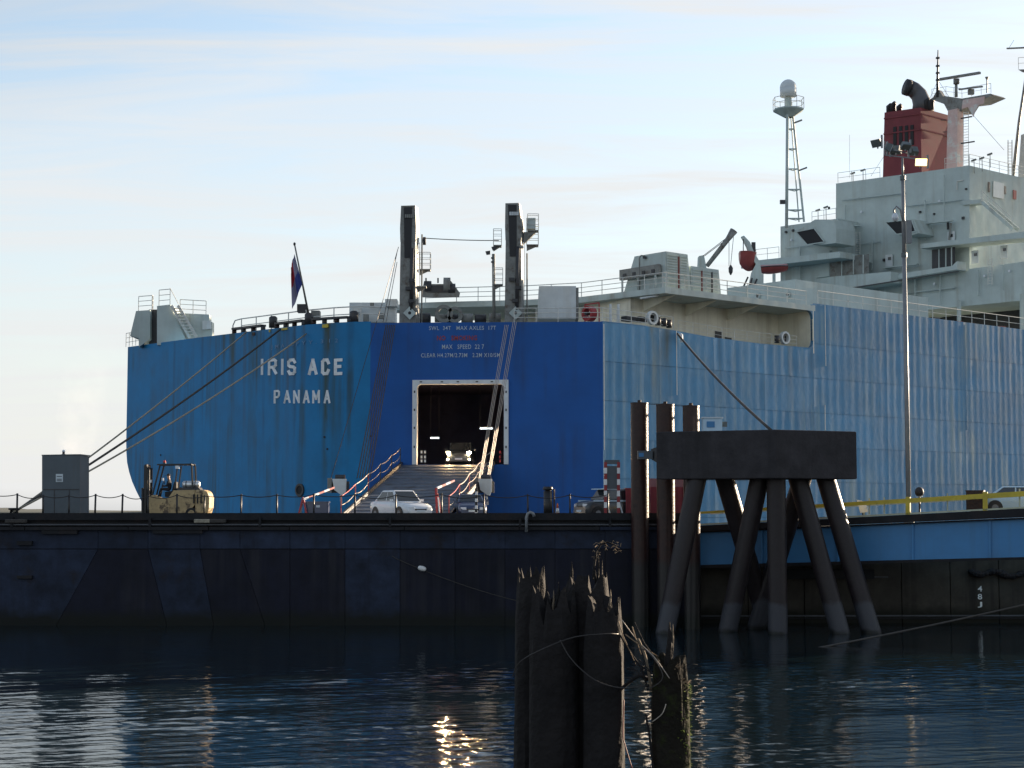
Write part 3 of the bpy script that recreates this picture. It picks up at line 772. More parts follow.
# --- side plating: welded strakes dished between the frames
topA = [(u_of(on(x, y, SIDE)), on(x, y, SIDE).z) for x, y in ((603, 321.6), (640, 325.5), (669, 330), (710, 337.5), (760, 344), (811, 348.3))]
U_N = u_of(on(813, 330, SIDE)); Z_UP = on(820, 304, SIDE).z
def side_top(u, after): return Z_UP if after else float(np.interp(u, [t[0] for t in topA], [t[1] for t in topA]))
zs = [-1.0] + [ZK(q) for q in (0.6, 3.05, 5.5, 7.95, 10.4, 12.8, 15.25, 17.7)] + [Z_UP + 0.02]
us = [0, 5.4, 10.9, 16.3, U_N] + [q * SK for q in (28.9, 38.7, 47.2, 55.8, 64.4, 73)]
for i in range(len(us) - 1):
    for j in range(len(zs) - 1):
        after = us[i] >= U_N - 1e-3
        lim = max(side_top(us[i], after), side_top(us[i + 1], after))
        if zs[j] > lim - 0.02: continue
        nfr = max(1, round((us[i + 1] - us[i]) / 0.86)); nc = nfr * 4
        rows = []; amp = random.uniform(0.0025, 0.006)
        famp = [random.uniform(0.4, 1.5) for _ in range(nfr + 1)]
        for r_ in range(4):
            row = []
            for c_ in range(nc + 1):
                u = us[i] + 0.006 + (us[i + 1] - us[i] - 0.012) * c_ / nc
                zt_ = side_top(u, after)
                z = min(zs[j] + 0.013 + (zs[j + 1] - zs[j] - 0.026) * r_ / 3, zt_)
                ph = (c_ % 4) / 4
                d = amp * famp[c_ // 4] * math.sin(math.pi * ph) * (1.0 if r_ in (1, 2) else 0.45)
                row.append(CR + FWD * u + UZ * z - OUT * d)
            rows.append(row)
        MB().grid(rows).build('hull_plate', 'side_blue', ship, True)
MB().prism([CR + FWD * 0.03 - OUT * 0.08 + UZ * -1, CR + FWD * U_N - OUT * 0.08 + UZ * -1, CR + FWD * U_N - OUT * 0.08 + UZ * ZK(16.2), CR + FWD * 0.03 - OUT * 0.08 + UZ * ZK(16.2)], -OUT * 0.15).build('inner_frame', 'side_blue', ship)
MB().prism([CR + FWD * U_N - OUT * 0.08 + UZ * -1, CR + FWD * (73 * SK) - OUT * 0.08 + UZ * -1, CR + FWD * (73 * SK) - OUT * 0.08 + UZ * (Z_UP - 0.1), CR + FWD * U_N - OUT * 0.08 + UZ * (Z_UP - 0.1)], -OUT * 0.15).build('inner_frame', 'side_blue', ship)
# long vertical seams, sun glint put into the white ones' colour, rubbing strips
for x, y0, y1 in ((825, 305, 366), (603.8, 324, 450), (825, 405, 430), (965, 325, 430), (676.5, 330, 395)):
    p0, p1 = on(x, y0, SIDE), on(x, y1, SIDE); p1 = Vector((p0.x, p0.y, p1.z))
    MB().bar(p0 - OUT * 0.018, p1 - OUT * 0.018, 0.07, 0.05, up=OUT).build('seam_strip', 'rail_white' if x < 900 else 'side_blue', ship)
# bulwark cap along the side and around the notch
cap = MB()
for (u0, z0), (u1, z1) in zip(topA, topA[1:]): cap.bar(CR + FWD * u0 + UZ * z0 - OUT * 0.115, CR + FWD * u1 + UZ * z1 - OUT * 0.115, 0.22, 0.08)
cap.build('bulwark_cap', 'side_blue', ship)
UPZ = on(665, 287, SIDE).z
# upper (weather) deck: slab with its overhanging fascia
aft_px = [(665, 287), (580, 297), (520, 300), (455, 301.5), (424, 302.5), (380, 306)]
aft = [on(665, 287, SIDE)]
for x, y in aft_px[1:]:
    d = ray(x, y); aft.append(CAM + d * ((UPZ - CAM_Z) / d.z))
u_c = u_of(aft[0])
deckpoly = [Vector((p.x, p.y, UPZ)) for p in aft] + [aft[-1] + FWD * 75, CR + PORT * 0.25 + FWD * (73 * SK) + UZ * UPZ, CR + PORT * 0.25 + FWD * (U_N + 0.3) + UZ * UPZ, CR + FWD * (U_N + 0.3) + UZ * UPZ]
for p in deckpoly: p.z = UPZ - 0.42
MB().prism(deckpoly, UZ * 0.42).build('upper_deck', 'house_white', ship)
# rounded end of the notch
e0 = on(812.5, 340, SIDE); e0 = CR + FWD * U_N
zlo, zhi = side_top(U_N, False), UPZ - 0.42
for zc, sg in ((zhi, -1), (zlo, 1)):
    c = e0 + UZ * zc; pts = [c] + [c - FWD * (0.6 - 0.6 * math.sin(t)) + UZ * sg * (0.6 - 0.6 * math.cos(t)) for t in np.linspace(0, math.pi / 2, 7)]
    MB().prism([p + OUT * 0.01 for p in pts], -OUT * 0.25).build('corner_gusset', 'side_blue', ship)
MB().prism([e0 + UZ * mdz, e0 + UZ * zhi, e0 + UZ * zhi + PORT * 3.4, e0 + UZ * mdz + PORT * 3.4], FWD * 0.1).build('end_bulkhead', 'deck_cream', ship)
# inner cream wall of the open mooring gallery, and the wall across under the overhang
iw0 = CR + PORT * 3.4 + FWD * 6.0; iw1 = CR + PORT * 3.4 + FWD * U_N
MB().prism([iw0 + UZ * (mdz - 0.1), iw1 + UZ * (mdz - 0.1), iw1 + UZ * zhi, iw0 + UZ * zhi], PORT * 0.15).build('gallery_wall', 'deck_cream', ship)
iw2 = iw0 + PORT * 30
MB().prism([iw0 + UZ * mdz + FWD * 0.02, iw2 + UZ * mdz + FWD * 3, iw2 + UZ * zhi + FWD * 3, iw0 + UZ * zhi + FWD * 0.02], FWD * 0.15).build('aft_wall', 'deck_cream', ship)
for u in (7.2, 11.5, 16.0):        # deep brackets under the overhang
    a_ = CR + FWD * u + PORT * 0.3 + UZ * (zhi - 0.02)
    MB().prism([a_, a_ + PORT * 3.0, a_ + PORT * 3.0 - UZ * 0.85], FWD * 0.12).build('overhang_bracket', 'deck_cream', ship)
for x, y0, y1 in ((718, 325, 336), (728, 331, 338)):
    MB().prism(poly(PV(3.37), [(x - 3, y0 + 6), (x + 3.5, y0 + 7), (x + 3.5, y1 + 4), (x - 3, y1 + 3)]), OUT * 0.02).build('gallery_vent', 'dark_steel', ship)
# bits on the mooring gallery: ring fairleads, rollers, red reel, posts
for x, y in ((651, 318), (783.5, 338)):
    c = on(x, y, PV(0.3)); r_ = ring(c, OUT, 0.33, 0.48, 0.25, 'ring_fairlead', 'box_white', ship)
    MB().prism(circle(c - OUT * 0.1, 0.4, FWD, UZ, 14), OUT * 0.05).build('fairlead_hole', 'void_dark', r_)
for x, y in ((658, 321), (664, 322), (669, 323.5), (777, 339)):
    c = on(x, y, PV(0.25)); MB().tube([c - UZ * 0.3, c + UZ * 0.25], 0.2, 10).build('mooring_bollard', 'dark_steel', ship, True)
for x, y in ((628, 319), (640, 319.5)):
    c = on(x, y, PV(1.2)); MB().box(c, (0.75, 0.6, 0.34), FWD, PORT, UZ).build('deck_locker', 'dark_steel', ship)
c = on(592, 314, PV(2.0))
reel = ring(c, -FWD, 0.35, 0.52, 0.5, 'hose_reel', 'rail_red', ship)
MB().tube([c + FWD * 0.1, c - FWD * 0.6], 0.12, 8).build('reel_hub', 'dark_steel', reel)
mb = MB(); mb.bar(c - PORT * 0.7 - UZ * 1, c - PORT * 0.7 + UZ * 0.7, 0.08); mb.bar(c + PORT * 0.7 - UZ * 1, c + PORT * 0.7 + UZ * 0.7, 0.08); mb.bar(c - PORT * 0.7 + UZ * 0.7, c + PORT * 0.7 + UZ * 0.7, 0.08); mb.build('reel_frame', 'rail_red', reel)
for x in (610.5, 618.5):
    a_ = on(x, 321, PV(0.8)); MB().tube([a_ - UZ * 0.4, a_ + UZ * 1.15], 0.09, 8).build('vent_post', 'box_white', ship)
railing('railing', [CL + UZ * ZT + chd * 9.6 - CHN * 0.15, CR + UZ * ZT - CHN * 0.15, CR + FWD * 7 + UZ * (topA[2][1]) - OUT * 0.2], 0.95, 'rail_white', ship)
railing('railing', [CR + FWD * u + PORT * 0.2 + UZ * side_top(u, False) for u in (7.5, 12, 16, 20.2)], 0.85, 'rail_white', ship, r=0.014)
pp = PS(640, 297, 108.6); pq = PS(662, 290, 107.2)
MB().tube([on(640, 298.5, PV(1.6)), on(657, 296, PV(1.0)), on(661, 292, PV(0.6))], 0.07, 8).build('drain_pipe', 'box_white', ship, True)

# --- railings round the upper deck and the stern edge
railing('railing', [p + FWD * 0.15 + UZ * 0.42 for p in deckpoly[:5]], 1.05, 'rail_white', ship, post=1.9, r=0.026)
railing('railing', [deckpoly[0] + UZ * 0.42 + PORT * 0.2, CR + FWD * (U_N - 0.5) + PORT * 0.2 + UZ * UPZ], 1.05, 'rail_white', ship, post=2.2, r=0.026)
stern_edge = []
for x in (232, 262, 297, 325, 352, 385):
    if x < 370:
        s = s_of_px(x); p = stern_at(s) + FWD * 0.6; z = stern_top(s)
    else:
        p = cp(x, 0) - CHN * 0.5; z = ZT
    stern_edge.append(Vector((p.x, p.y, z + 0.1)))
railing('railing', stern_edge, 1.0, 'rail_white', ship, post=2.2, r=0.035, rows=2)
s0_ = s_of_px(232)
MB().tube([stern_edge[0] - PORT * 0 + UZ * 1.0, stern_edge[0] + PORT * 0.9 + UZ * 0.95, stern_edge[0] + PORT * 1.2 + UZ * 0.6, stern_edge[0] + PORT * 1.2 - UZ * 0.2], 0.045, 6).build('rail_hoop', 'rail_white', ship, True)

# --- control house at the far stern corner
Yh = 121.5; k = mpp(Yh)
ph = PY(Yh)
hA = part('deck_house', 'house_white', ph, [(130, 336), (136, 311), (150, 310), (150, 339), (139, 347), (139, 338)], Vector((0, 3, 0)))
part('deck_house_recess', 'dark_steel', PY(Yh + 0.6), [(149, 309.5), (157.5, 309.5), (157.5, 345), (149, 345)], Vector((0, 2.4, 0)))
hB = part('deck_house', 'house_white', PY(Yh - 1.5), [(157, 306), (170, 304.5), (179, 325), (186, 340), (186, 345), (157, 345)], Vector((0, 4.5, 0)))
hC = part('deck_house', 'house_white', PY(Yh - 1.0), [(178, 313), (209, 314.5), (209.5, 321), (212, 322), (212, 336), (186, 341), (178, 341)], Vector((0, 0.9, 0)))
MB().prism(poly(PY(Yh - 1.02), [(203, 321), (211, 321), (211.5, 329), (203, 330)]), Vector((0, -0.25, 0))).build('vent_cowl', 'box_white', ship)
a0, a1 = PS(171.5, 305.5, Yh - 1.7), PS(190, 338, Yh - 1.7)
b0, b1 = PS(178, 305.5, Yh - 1.7), PS(196.5, 337, Yh - 1.7)
stair = MB().bar(a0, a1, 0.08, 0.22).bar(b0, b1, 0.08, 0.22).build('stair', 'rail_white', ship)
for i in range(1, 11):
    t = i / 11; MB().bar(a0.lerp(a1, t), b0.lerp(b1, t), 0.3, 0.05, up=(0, 0, 1)).build('stair_tread', 'rail_white', stair)
railing('railing', [PS(138.5, 311, Yh), PS(152, 310, Yh), PS(153, 310, Yh + 3)], 1.15, 'rail_white', ship, post=1.1, r=0.025)
railing('railing', [PS(159, 306, Yh - 1.4), PS(170, 305, Yh - 1.4)], 1.25, 'rail_white', ship, post=0.6, r=0.025)
railing('railing', [PS(180, 313.5, Yh - 0.9), PS(206, 315, Yh - 0.9)], 1.1, 'rail_white', ship, post=0.9, r=0.025)
railing('railing', [PS(126, 347, 124.6), PS(139, 345, 123.5)], 1.1, 'rail_white', ship, post=0.5, r=0.022)
MB().tube([PS(170, 288, Yh - 1.4), PS(178.5, 304, Yh - 1.4)], 0.03, 5).build('stair_handrail', 'rail_white', ship)

# --- the two ramp hoisting masts
def hoist_mast(xl, xr, ytop, ybase, Y, head, right):
    m1 = mpp(Y); cx = (xl + xr) / 2
    b = PS(cx, ybase, Y); t = PS(cx, ytop, Y); H = t.z - b.z; wd = (xr - xl) * m1
    b = b - UZ * 0.3
    # column, slightly wider at the foot, open sheave slot in front
    mb = MB(); d = wd * 0.75
    tt = R(9); ex = Vector((math.cos(tt), -math.sin(tt), 0)); ey = Vector((math.sin(tt), math.cos(tt), 0))
    def ringp(z, w_, dd, sh=0):
        o_ = Vector((b.x - 0.10, b.y, z)) + ex * sh
        return [o_ - ex * w_ / 2, o_ + ex * w_ / 2, o_ + ex * w_ / 2 + ey * dd, o_ - ex * w_ / 2 + ey * dd]
    wd *= 0.86
    z0, z1, z2, z3 = b.z, b.z + H * 0.72, b.z + H * 0.84, b.z + H + 0.3
    mb.hexa(ringp(z0, wd * 1.02, d) + ringp(z1, wd * 0.90, d))
    col_ = mb.build('hoist_mast', 'mast_grey', ship)
    mb = MB(); mb.hexa(ringp(z1 + 0.005, wd * 0.93, d * 1.02) + ringp(z2, wd * 0.98, d * 1.15)); mb.hexa(ringp(z2, wd * 0.98, d * 1.15) + ringp(z3, wd * head, d * 1.0, -0.08 if right else 0.0))
    hd = mb.build('mast_head', 'mast_grey', col_)
    MB().hexa([p - ey * 0.05 for p in ringp(z0 + H * 0.58, wd * 0.40, 0.12)] + [p - ey * 0.05 for p in ringp(z3 - 0.12, wd * 0.50, 0.12, -0.06 if right else 0.0)]).build('sheave_slot', 'soot_black', col_)
    fz = z3 - 0.75
    for k_ in (-0.28, -0.14, 0.0, 0.14, 0.28):
        MB().box(Vector((b.x + k_ * wd * 0.8 - (0.05 if right else 0), b.y - 0.13, fz)), (0.085 * wd, 0.05, 0.24)).build('sheave', 'frame_white' if right else 'mast_grey', col_)
    # cylinder and lug at the foot
    MB().box(Vector((b.x + wd * 0.05, b.y - 0.2, b.z + 0.75)), (wd * 0.55, 0.12, wd * 0.55), Vector((1, 0, 1)).normalized(), Vector((0, 1, 0)), Vector((-1, 0, 1)).normalized()).build('pad_eye', 'house_white', col_)
    MB().prism(circle(Vector((b.x + wd * 0.05, b.y - 0.27, b.z + 0.75)), 0.11, Vector((1, 0, 0)), UZ, 10), Vector((0, 0.02, 0))).build('pin_hole', 'soot_black', col_)
    mb = MB(); mb.tube([Vector((b.x + wd * 0.12, b.y - 0.15, b.z + H * 0.12)), Vector((b.x + wd * 0.18, b.y - 0.15, b.z + H * 0.66))], 0.13, 8); mb.build('hydraulic_cylinder', 'dark_steel', col_, True)
    for q in (0.2, 0.31, 0.38):
        MB().box(Vector((b.x + random.uniform(-0.2, 0.45) * wd, b.y - 0.18, b.z + H * q)), (0.4, 0.25, 0.22)).build('sheave_block', 'dark_steel', col_)
    # stay pipe and ladder behind on the right
    px_ = b.x + wd * 0.72
    MB().tube([Vector((px_, b.y + d * 0.7, b.z)), Vector((px_, b.y + d * 0.7, b.z + H * (0.80 if not right else 0.62)))], 0.055, 6).build('stay_pipe', 'mast_grey', col_)
    ld = MB()
    for sx in (-0.14, 0.14): ld.tube([Vector((px_ - 0.32 + sx, b.y + d + 0.1, b.z)), Vector((px_ - 0.32 + sx, b.y + d + 0.1, b.z + H * 0.74))], 0.02, 4)
    z = b.z
    while z < b.z + H * 0.74:
        ld.bar(Vector((px_ - 0.46, b.y + d + 0.1, z)), Vector((px_ - 0.18, b.y + d + 0.1, z)), 0.02); z += 0.3
    ld.build('ladder', 'rail_white', col_)
    return b, H, wd, d, col_
def platform(col_, c, sx, sy, rail_h=1.0, mat='mast_grey'):
    pf = MB().prism([c + Vector((-sx / 2, -sy / 2, 0)), c + Vector((sx / 2, -sy / 2, 0)), c + Vector((sx / 2, sy / 2, 0)), c + Vector((-sx / 2, sy / 2, 0))], Vector((0, 0, 0.09))).build('platform', mat, col_)
    MB().prism([c + Vector((-sx / 2, -sy * 0.3, 0)), c + Vector((sx / 2, -sy * 0.3, 0)), c + Vector((-sx / 2 if c.x > 0 else -sx / 2, -sy * 0.3, -0.35))], Vector((0, 0.06, 0))).build('platform_bracket', mat, col_)
    railing('platform_rail', [c + Vector((-sx / 2, -sy / 2, 0.09)), c + Vector((sx / 2, -sy / 2, 0.09)), c + Vector((sx / 2, sy / 2, 0.09)), c + Vector((-sx / 2, sy / 2, 0.09))], rail_h, 'rail_white', col_, post=0.6, r=0.018)
b1m, H1, w1, d1, mast1 = hoist_mast(398.5, 419.5, 205.5, 320, 104.6, 0.86, False)
platform(mast1, PS(425, 271, 106.0), 0.75, 0.8, 1.15)
platform(mast1, PS(422, 288, 105.4), 0.6, 0.7, 0.001)
MB().prism(circle(PS(423, 241, 105.6), 0.28, Vector((0, 1, 0)), UZ, 12), Vector((0.2, 0, 0))).build('sheave', 'dark_steel', mast1)
b2m, H2, w2, d2, mast2 = hoist_mast(504, 525.5, 203, 320, 104.4, 0.80, True)
platform(mast2, PS(497.5, 247, 105.4), 0.55, 0.8, 1.1)
platform(mast2, PS(498, 286, 105.2), 0.65, 0.8, 1.1)
platform(mast2, PS(532.5, 246.5, 105.4), 0.8, 0.8, 1.2)
cb = PS(531, 224, 105.0)
MB().box(cb, (0.62, 0.6, 0.75)).build('winch_box', 'house_white', mast2)
platform(mast2, PS(533, 232, 105.0), 0.75, 0.7, 1.1)
MB().prism(poly(PY(104.9), [(523.5, 232), (536, 232), (530, 238), (523.5, 244)]), Vector((0, 0.5, 0))).build('box_bracket', 'mast_grey', mast2)
MB().tube(sag(PS(423, 238, 105.6), PS(499, 240.5, 105.4), 0.05, 8), 0.03, 5).build('mast_stay', 'wire', ship)
# --- wires from masts to ramp
def wires(pairs, mat, r):
    for (x0, y0, Y0), (x1, y1, Y1) in pairs:
        MB().tube([PS(x0, y0, Y0), PS(x1, y1, Y1)], r, 5).build('hoist_wire', mat, ship)
wires([((386 + i * 1.8, 325, 102.7), (357 + i * 2.6, 478, 95.5)) for i in range(6)], 'rope_dark', 0.035)
wires([((398.5, 247, 104.0), (331, 478, 95.0)), ((397.5, 250, 104.2), (383, 322, 103.4)), ((397, 262, 104.2), (386, 322, 103.2))], 'wire', 0.022)
wires([((505 + i * 1.6, 325, 102.5), (478.5 + i * 1.2, 480, 95.2)) for i in range(3)] + [((513 + i * 1.7, 322, 102.6), (486.5 + i * 1.2, 481, 95.2)) for i in range(3)], 'wire_lit', 0.020)

# --- boxes and machinery on the stern deck
def crate(x0, x1, y0, y1, Y, dep, mat, name='deck_box', slant=0):
    return MB().prism(poly(PY(Y), [(x0 + slant, y0), (x1, y0), (x1, y1), (x0, y1)]), Vector((0, dep, 0))).build(name, mat, ship)
bx = crate(537.5, 576, 286, 318.5, 105.8, 2.2, 'box_white', slant=1.5)
MB().prism(poly(PY(105.9), [(576.2, 287.5), (578.6, 287.5), (578.6, 319), (576.2, 319)]), Vector((0, 1.9, 0))).build('box_corner', 'mast_grey', bx)
crate(349, 395, 302.5, 322, 108.2, 2.0, 'box_white', slant=0.5)
crate(385, 397, 299, 306, 107.6, 1.5, 'box_white')
for x0, x1, y0, y1 in ((297, 306.5, 304, 312), (311, 319.5, 310.5, 318.5)):
    bb = crate(x0, x1, y0, y1, 106.6, 0.8, 'dark_steel' if x0 < 300 else 'mast_grey', 'deck_locker')
for x, y in ((265, 320), (301, 317), (346.5, 315)):
    c, nn = stern_pt(x, y + 3); c = c + FWD * 0.5 + UZ * 0.1
    MB().tube([c - UZ * 0.4, c + UZ * 0.32, c + UZ * 0.42], [0.3, 0.3, 0.18], 12).build('warping_head', 'dark_steel', ship, True)
for x, y, w_, h_ in ((357, 310, 10, 5), (372, 305, 4, 5), (366, 318, 6, 8), (381, 316, 6, 6)):
    MB().box(PS(x, y, 107.6), (w_ * 0.06, 0.4, h_ * 0.06)).build('deck_fitting', 'rail_white' if w_ > 8 else 'mast_grey', ship)
# winch on the upper deck between the masts
wc = PS(440, 290, 113.5)
wn_ = MB().box(wc, (1.9, 1.2, 0.5)).build('winch', 'dark_steel', ship)
for x, y, r_ in ((428, 287, 0.45), (447, 285, 0.55), (452, 289, 0.4)):
    c = PS(x, y, 113.2); MB().tube([c - Vector((0.25, 0, 0)), c + Vector((0.25, 0, 0))], r_, 12).build('winch_drum', 'dark_steel' if r_ < 0.5 else 'mast_grey', wn_, True)
MB().prism(poly(PY(113.0), [(421, 297), (424, 281), (427, 281), (431, 284), (445, 284), (447, 279), (451, 281), (460, 293), (459, 297)]), Vector((0, 0.25, 0))).build('winch_frame', 'mast_grey', wn_)
for x in (426, 438, 449): MB().tube([PS(x, 283, 112.9), PS(x, 278, 112.9)], 0.06, 6).build('winch_lever', 'dark_steel', wn_)
for k_ in range(7):                     # dim machinery in the shade under the overhang
    x = 414 + k_ * 13 + random.uniform(-3, 3); c = PS(x, 317, 106.6)
    if 398 < x < 420 or 503 < x < 526: continue
    MB().tube([c - Vector((0.4, 0, 0.1)), c + Vector((0.4, 0, -0.1))], random.uniform(0.2, 0.38), 10).build('mooring_winch_gear', 'dark_steel' if k_ % 2 else 'mast_grey', ship, True)
for x, y, r_ in ((444, 314, 0.62), (455, 315, 0.55)):
    ring(PS(x, y, 106.2), Vector((0, -1, 0)), r_ * 0.62, r_, 0.3, 'winch_flange', 'mast_grey', ship)
# lamp pole between the masts
lp = MB().tube([PS(494, 322, 105), PS(493.5, 254, 105)], 0.11, 8).build('lamp_post', 'mast_grey', ship, True)
for x, y in ((488, 252.5), (494, 248)):
    c = PS(x, y, 105); MB().prism([c + Vector((-0.18, 0, 0.08)), c + Vector((0.15, 0, 0.14)), c + Vector((0.15, 0, -0.1)), c + Vector((-0.1, 0, -0.14))], Vector((0, 0.25, 0))).build('lamp_head', 'dark_steel', lp)
for y in (258, 262): MB().box(PS(492, y, 104.9), (0.14, 0.1, 0.1)).build('lamp_bracket', 'dark_steel', lp)
# ensign staff
f0, f1 = PS(308.5, 314, 106.2), PS(294.5, 244, 104.8)
staff = MB().tube([f0, f1], [0.075, 0.05], 8).build('ensign_staff', 'mast_grey', ship, True)
MB().dome(f1, 0.09, 0.12, 10, 5, -0.9).build('staff_truck', 'dark_steel', staff, True)

# --- big vent housings on the upper deck edge
def louvre_house(pl, pix, vec, name='vent_house'):
    return MB().prism(poly(pl, pix), vec).build(name, 'house_white', ship)
ub = u_c + 0.9
VH = PV(0.9)
c_top, c_bot = on(667, 251.5, VH), on(665, 289, VH)
uu0 = u_of(c_bot)
def vp(u, z): return CR + PORT * 0.9 + FWD * u + UZ * z
zb, ztp = UPZ, c_top.z
L1, L2 = u_of(on(691, 257, VH)), u_of(on(721, 270, VH))
ztp2 = on(706, 268, VH).z
mb = MB(); wv = 4.2
mb.hexa([vp(uu0, zb), vp(L1, zb), vp(L1, zb) + PORT * wv, vp(uu0, zb) + PORT * wv, vp(uu0 + 0.1, ztp), vp(L1 - 0.35, ztp), vp(L1 - 0.35, ztp) + PORT * (wv - 1.1), vp(uu0 + 0.1, ztp) + PORT * (wv - 1.1)])
vh = mb.build('vent_house', 'house_white', ship)
mb = MB(); mb.hexa([vp(L1 + 0.01, zb), vp(L2, zb), vp(L2, zb) + PORT * 2.5, vp(L1 + 0.01, zb) + PORT * 2.5, vp(L1 + 0.01, ztp2), vp(L2 - 0.25, ztp2), vp(L2 - 0.25, ztp2) + PORT * 2.5, vp(L1 + 0.01, ztp2) + PORT * 2.5])
vh2 = mb.build('vent_house', 'house_white', ship)
def louvre(parent, ua, ub_, z0, z1):
    pan = MB().prism([vp(ua, z0) + OUT * 0.01, vp(ub_, z0) + OUT * 0.01, vp(ub_, z1) + OUT * 0.01, vp(ua, z1) + OUT * 0.01], OUT * 0.03).build('louvre_panel', 'house_white', parent)
    mb = MB(); z = z0 + 0.12
    while z < z1 - 0.08:
        mb.prism([vp(ua + 0.05, z) + OUT * 0.045, vp(ub_ - 0.05, z) + OUT * 0.045, vp(ub_ - 0.05, z + 0.08) + OUT * 0.10, vp(ua + 0.05, z + 0.08) + OUT * 0.10], UZ * 0.02); z += 0.19
    # slats stay one mesh per panel: far too small to pick apart in the picture
    mb.build('louvre_slats', 'house_white', parent)
um = (uu0 + L1) / 2
louvre(vh, uu0 + 0.15, um - 0.12, zb + 0.15, ztp - 0.15); louvre(vh, um + 0.18, L1 - 0.45, zb + 0.15, ztp - 0.15)
q1, q2 = L1 + (L2 - L1) * 0.34, L1 + (L2 - L1) * 0.68
for ua, ub_ in ((L1 + 0.12, q1 - 0.1), (q1 + 0.1, q2 - 0.1), (q2 + 0.1, L2 - 0.4)): louvre(vh2, ua, ub_, zb + 0.12, ztp2 - 0.12)
for ua in (um + 0.03, q1, q2):
    top_ = ztp if ua < L1 else ztp2
    MB().prism([vp(ua - 0.05, zb + 0.2) + OUT * 0.012, vp(ua + 0.05, zb + 0.2) + OUT * 0.012, vp(ua + 0.07, top_ - 0.25) + OUT * 0.012, vp(ua - 0.07, top_ - 0.25) + OUT * 0.012], OUT * 0.05).build('lever_plate', 'lever_red' if ua < q2 else 'dark_steel', vh)
# lower shelf with supports in front of the big housing, and gooseneck lamp
sh0 = vp(uu0 - 0.35, zb + 1.05) + PORT * 0.3
MB().prism([sh0, sh0 + PORT * 3.9, sh0 + PORT * 3.9 + UZ * 0.75, sh0 + UZ * 0.75], FWD * 0.3).build('switch_cabinet', 'mast_grey', vh)
for kk in range(4): MB().box(sh0 + PORT * (0.5 + kk * 0.95) - FWD * 0.03 + UZ * 0.3, (0.3, 0.05, 0.25), PORT, FWD, UZ).build('cabinet_door', 'dark_steel', vh)
for kk in (0.3, 2.0, 3.6): MB().bar(sh0 + PORT * kk, sh0 + PORT * kk - UZ * 1.05, 0.14).build('cabinet_leg', 'house_white', vh)
gl = PS(639.5, 290, 109.2)
MB().tube([gl, PS(639.5, 258, 109.2), PS(641, 255.5, 109.2), PS(645, 256, 109.2)], 0.05, 6).build('gooseneck_lamp', 'mast_grey', ship, True)
MB().box(PS(644.5, 257.5, 109.2), (0.25, 0.2, 0.15)).build('lamp_head', 'dark_steel', ship)

# --- provision crane
Yc = 128
cr = MB().prism(poly(PY(Yc), [(698, 275), (699, 256), (704, 255), (707, 270), (707, 280), (698, 280)]), Vector((0, 1, 0))).build('provision_crane', 'house_white', ship)
MB().tube([PS(707, 266, Yc), PS(728, 239, Yc), PS(734, 230.5, Yc)], [0.18, 0.22, 0.34], 8).build('crane_jib', 'mast_grey', cr, True)
for xo in (0, 1.5): MB().tube([PS(703 + xo, 256, Yc), PS(729, 236 + xo, Yc)], 0.035, 4).build('luffing_wire', 'wire', cr)
for x in (729, 733.5): MB().tube([PS(x, 237, Yc), PS(x - 0.3 + (0.3 if x < 730 else -2.6), 266, Yc)], 0.028, 4).build('fall_wire', 'wire', cr)
MB().tube([PS(730.7, 265, Yc), PS(730.7, 268, Yc), PS(730.7, 272, Yc), PS(730.7, 275, Yc)], [0.05, 0.19, 0.17, 0.05], 8).build('hook_block', 'dark_steel', cr, True)
# --- davit over the lifeboat
dv = MB().prism(poly(PY(131), [(741.5, 236.5), (744, 235.5), (750, 242), (754, 252), (760, 262), (763, 284), (748, 290), (752, 272), (756, 264), (750, 256), (747, 247), (743.5, 240)]), Vector((0, 0.5, 0))).build('boat_davit', 'house_white', ship)
MB().box(PS(753.5, 247, 131.2), (0.32, 0.3, 0.8)).build('davit_motor', 'dark_steel', dv)
MB().tube([PS(743.3, 239, 130.9), PS(743.3, 251, 130.9)], 0.04, 5).build('davit_fall', 'wire', dv)
mb = MB()
for (xa, ya, xb, yb) in ((748, 277, 742, 290), (752, 278, 749, 289), (757, 279, 752, 290)): mb.bar(PS(xa, ya, 130.8), PS(xb, yb, 130.8), 0.14)
mb.build('davit_leg', 'dark_steel', dv)

# --- house front facing aft, in three steps
def block(name, u, pix, length, mat='house_white', parent=ship):
    return MB().prism(poly(PU(u), pix), FWD * length).build(name, mat, parent)
low = block('lower_house', 26, [(727, 288), (795, 279.3), (795, 312), (727, 305)], 18)
main = block('main_wall', 54, [(826, 292), (901, 280), (957, 270.5), (1062, 256.5), (1062, 296.5), (905, 312), (826, 335)], 16)
blkA = block('bridge_house', 52, [(780.5, 226.5), (838, 218.5), (838, 330), (780.5, 330)], 16)
blkB = block('bridge_house', 55, [(836, 183.5), (969.5, 165.5), (969.5, 300), (836, 320)], 26)
block('recess_wall', 60, [(870, 285), (1072, 262), (1072, 345), (870, 345)], 0.4, 'dark_steel')  # dark colour carries the shade inside the open deck
for x, y0, y1 in ((959, 300, 325), (1022, 294, 330)):
    a_, b_ = on(x, y0, PU(53.6)), on(x, y1, PU(53.6)); MB().bar(a_, b_, 0.32).build('deck_pillar', 'house_white', ship)
railing('railing', [CR + FWD * u + PORT * 0.3 + UZ * Z_UP for u in (U_N + 1, 32, 43, 54, 65, 77)], 1.05, 'rail_white', ship, post=1.9, r=0.024, rows=2)
for x in (934, 957, 968, 1000):          # gear stowed behind the rail under the house
    c = on(x, 317, PV(2.5)); c.z = UPZ + 0.35
    MB().box(c, (0.9, 0.6, random.uniform(0.4, 0.8)), FWD, PORT, UZ).build('stowed_gear', 'boat_red' if x in (957, 1000) else 'dark_steel', ship)
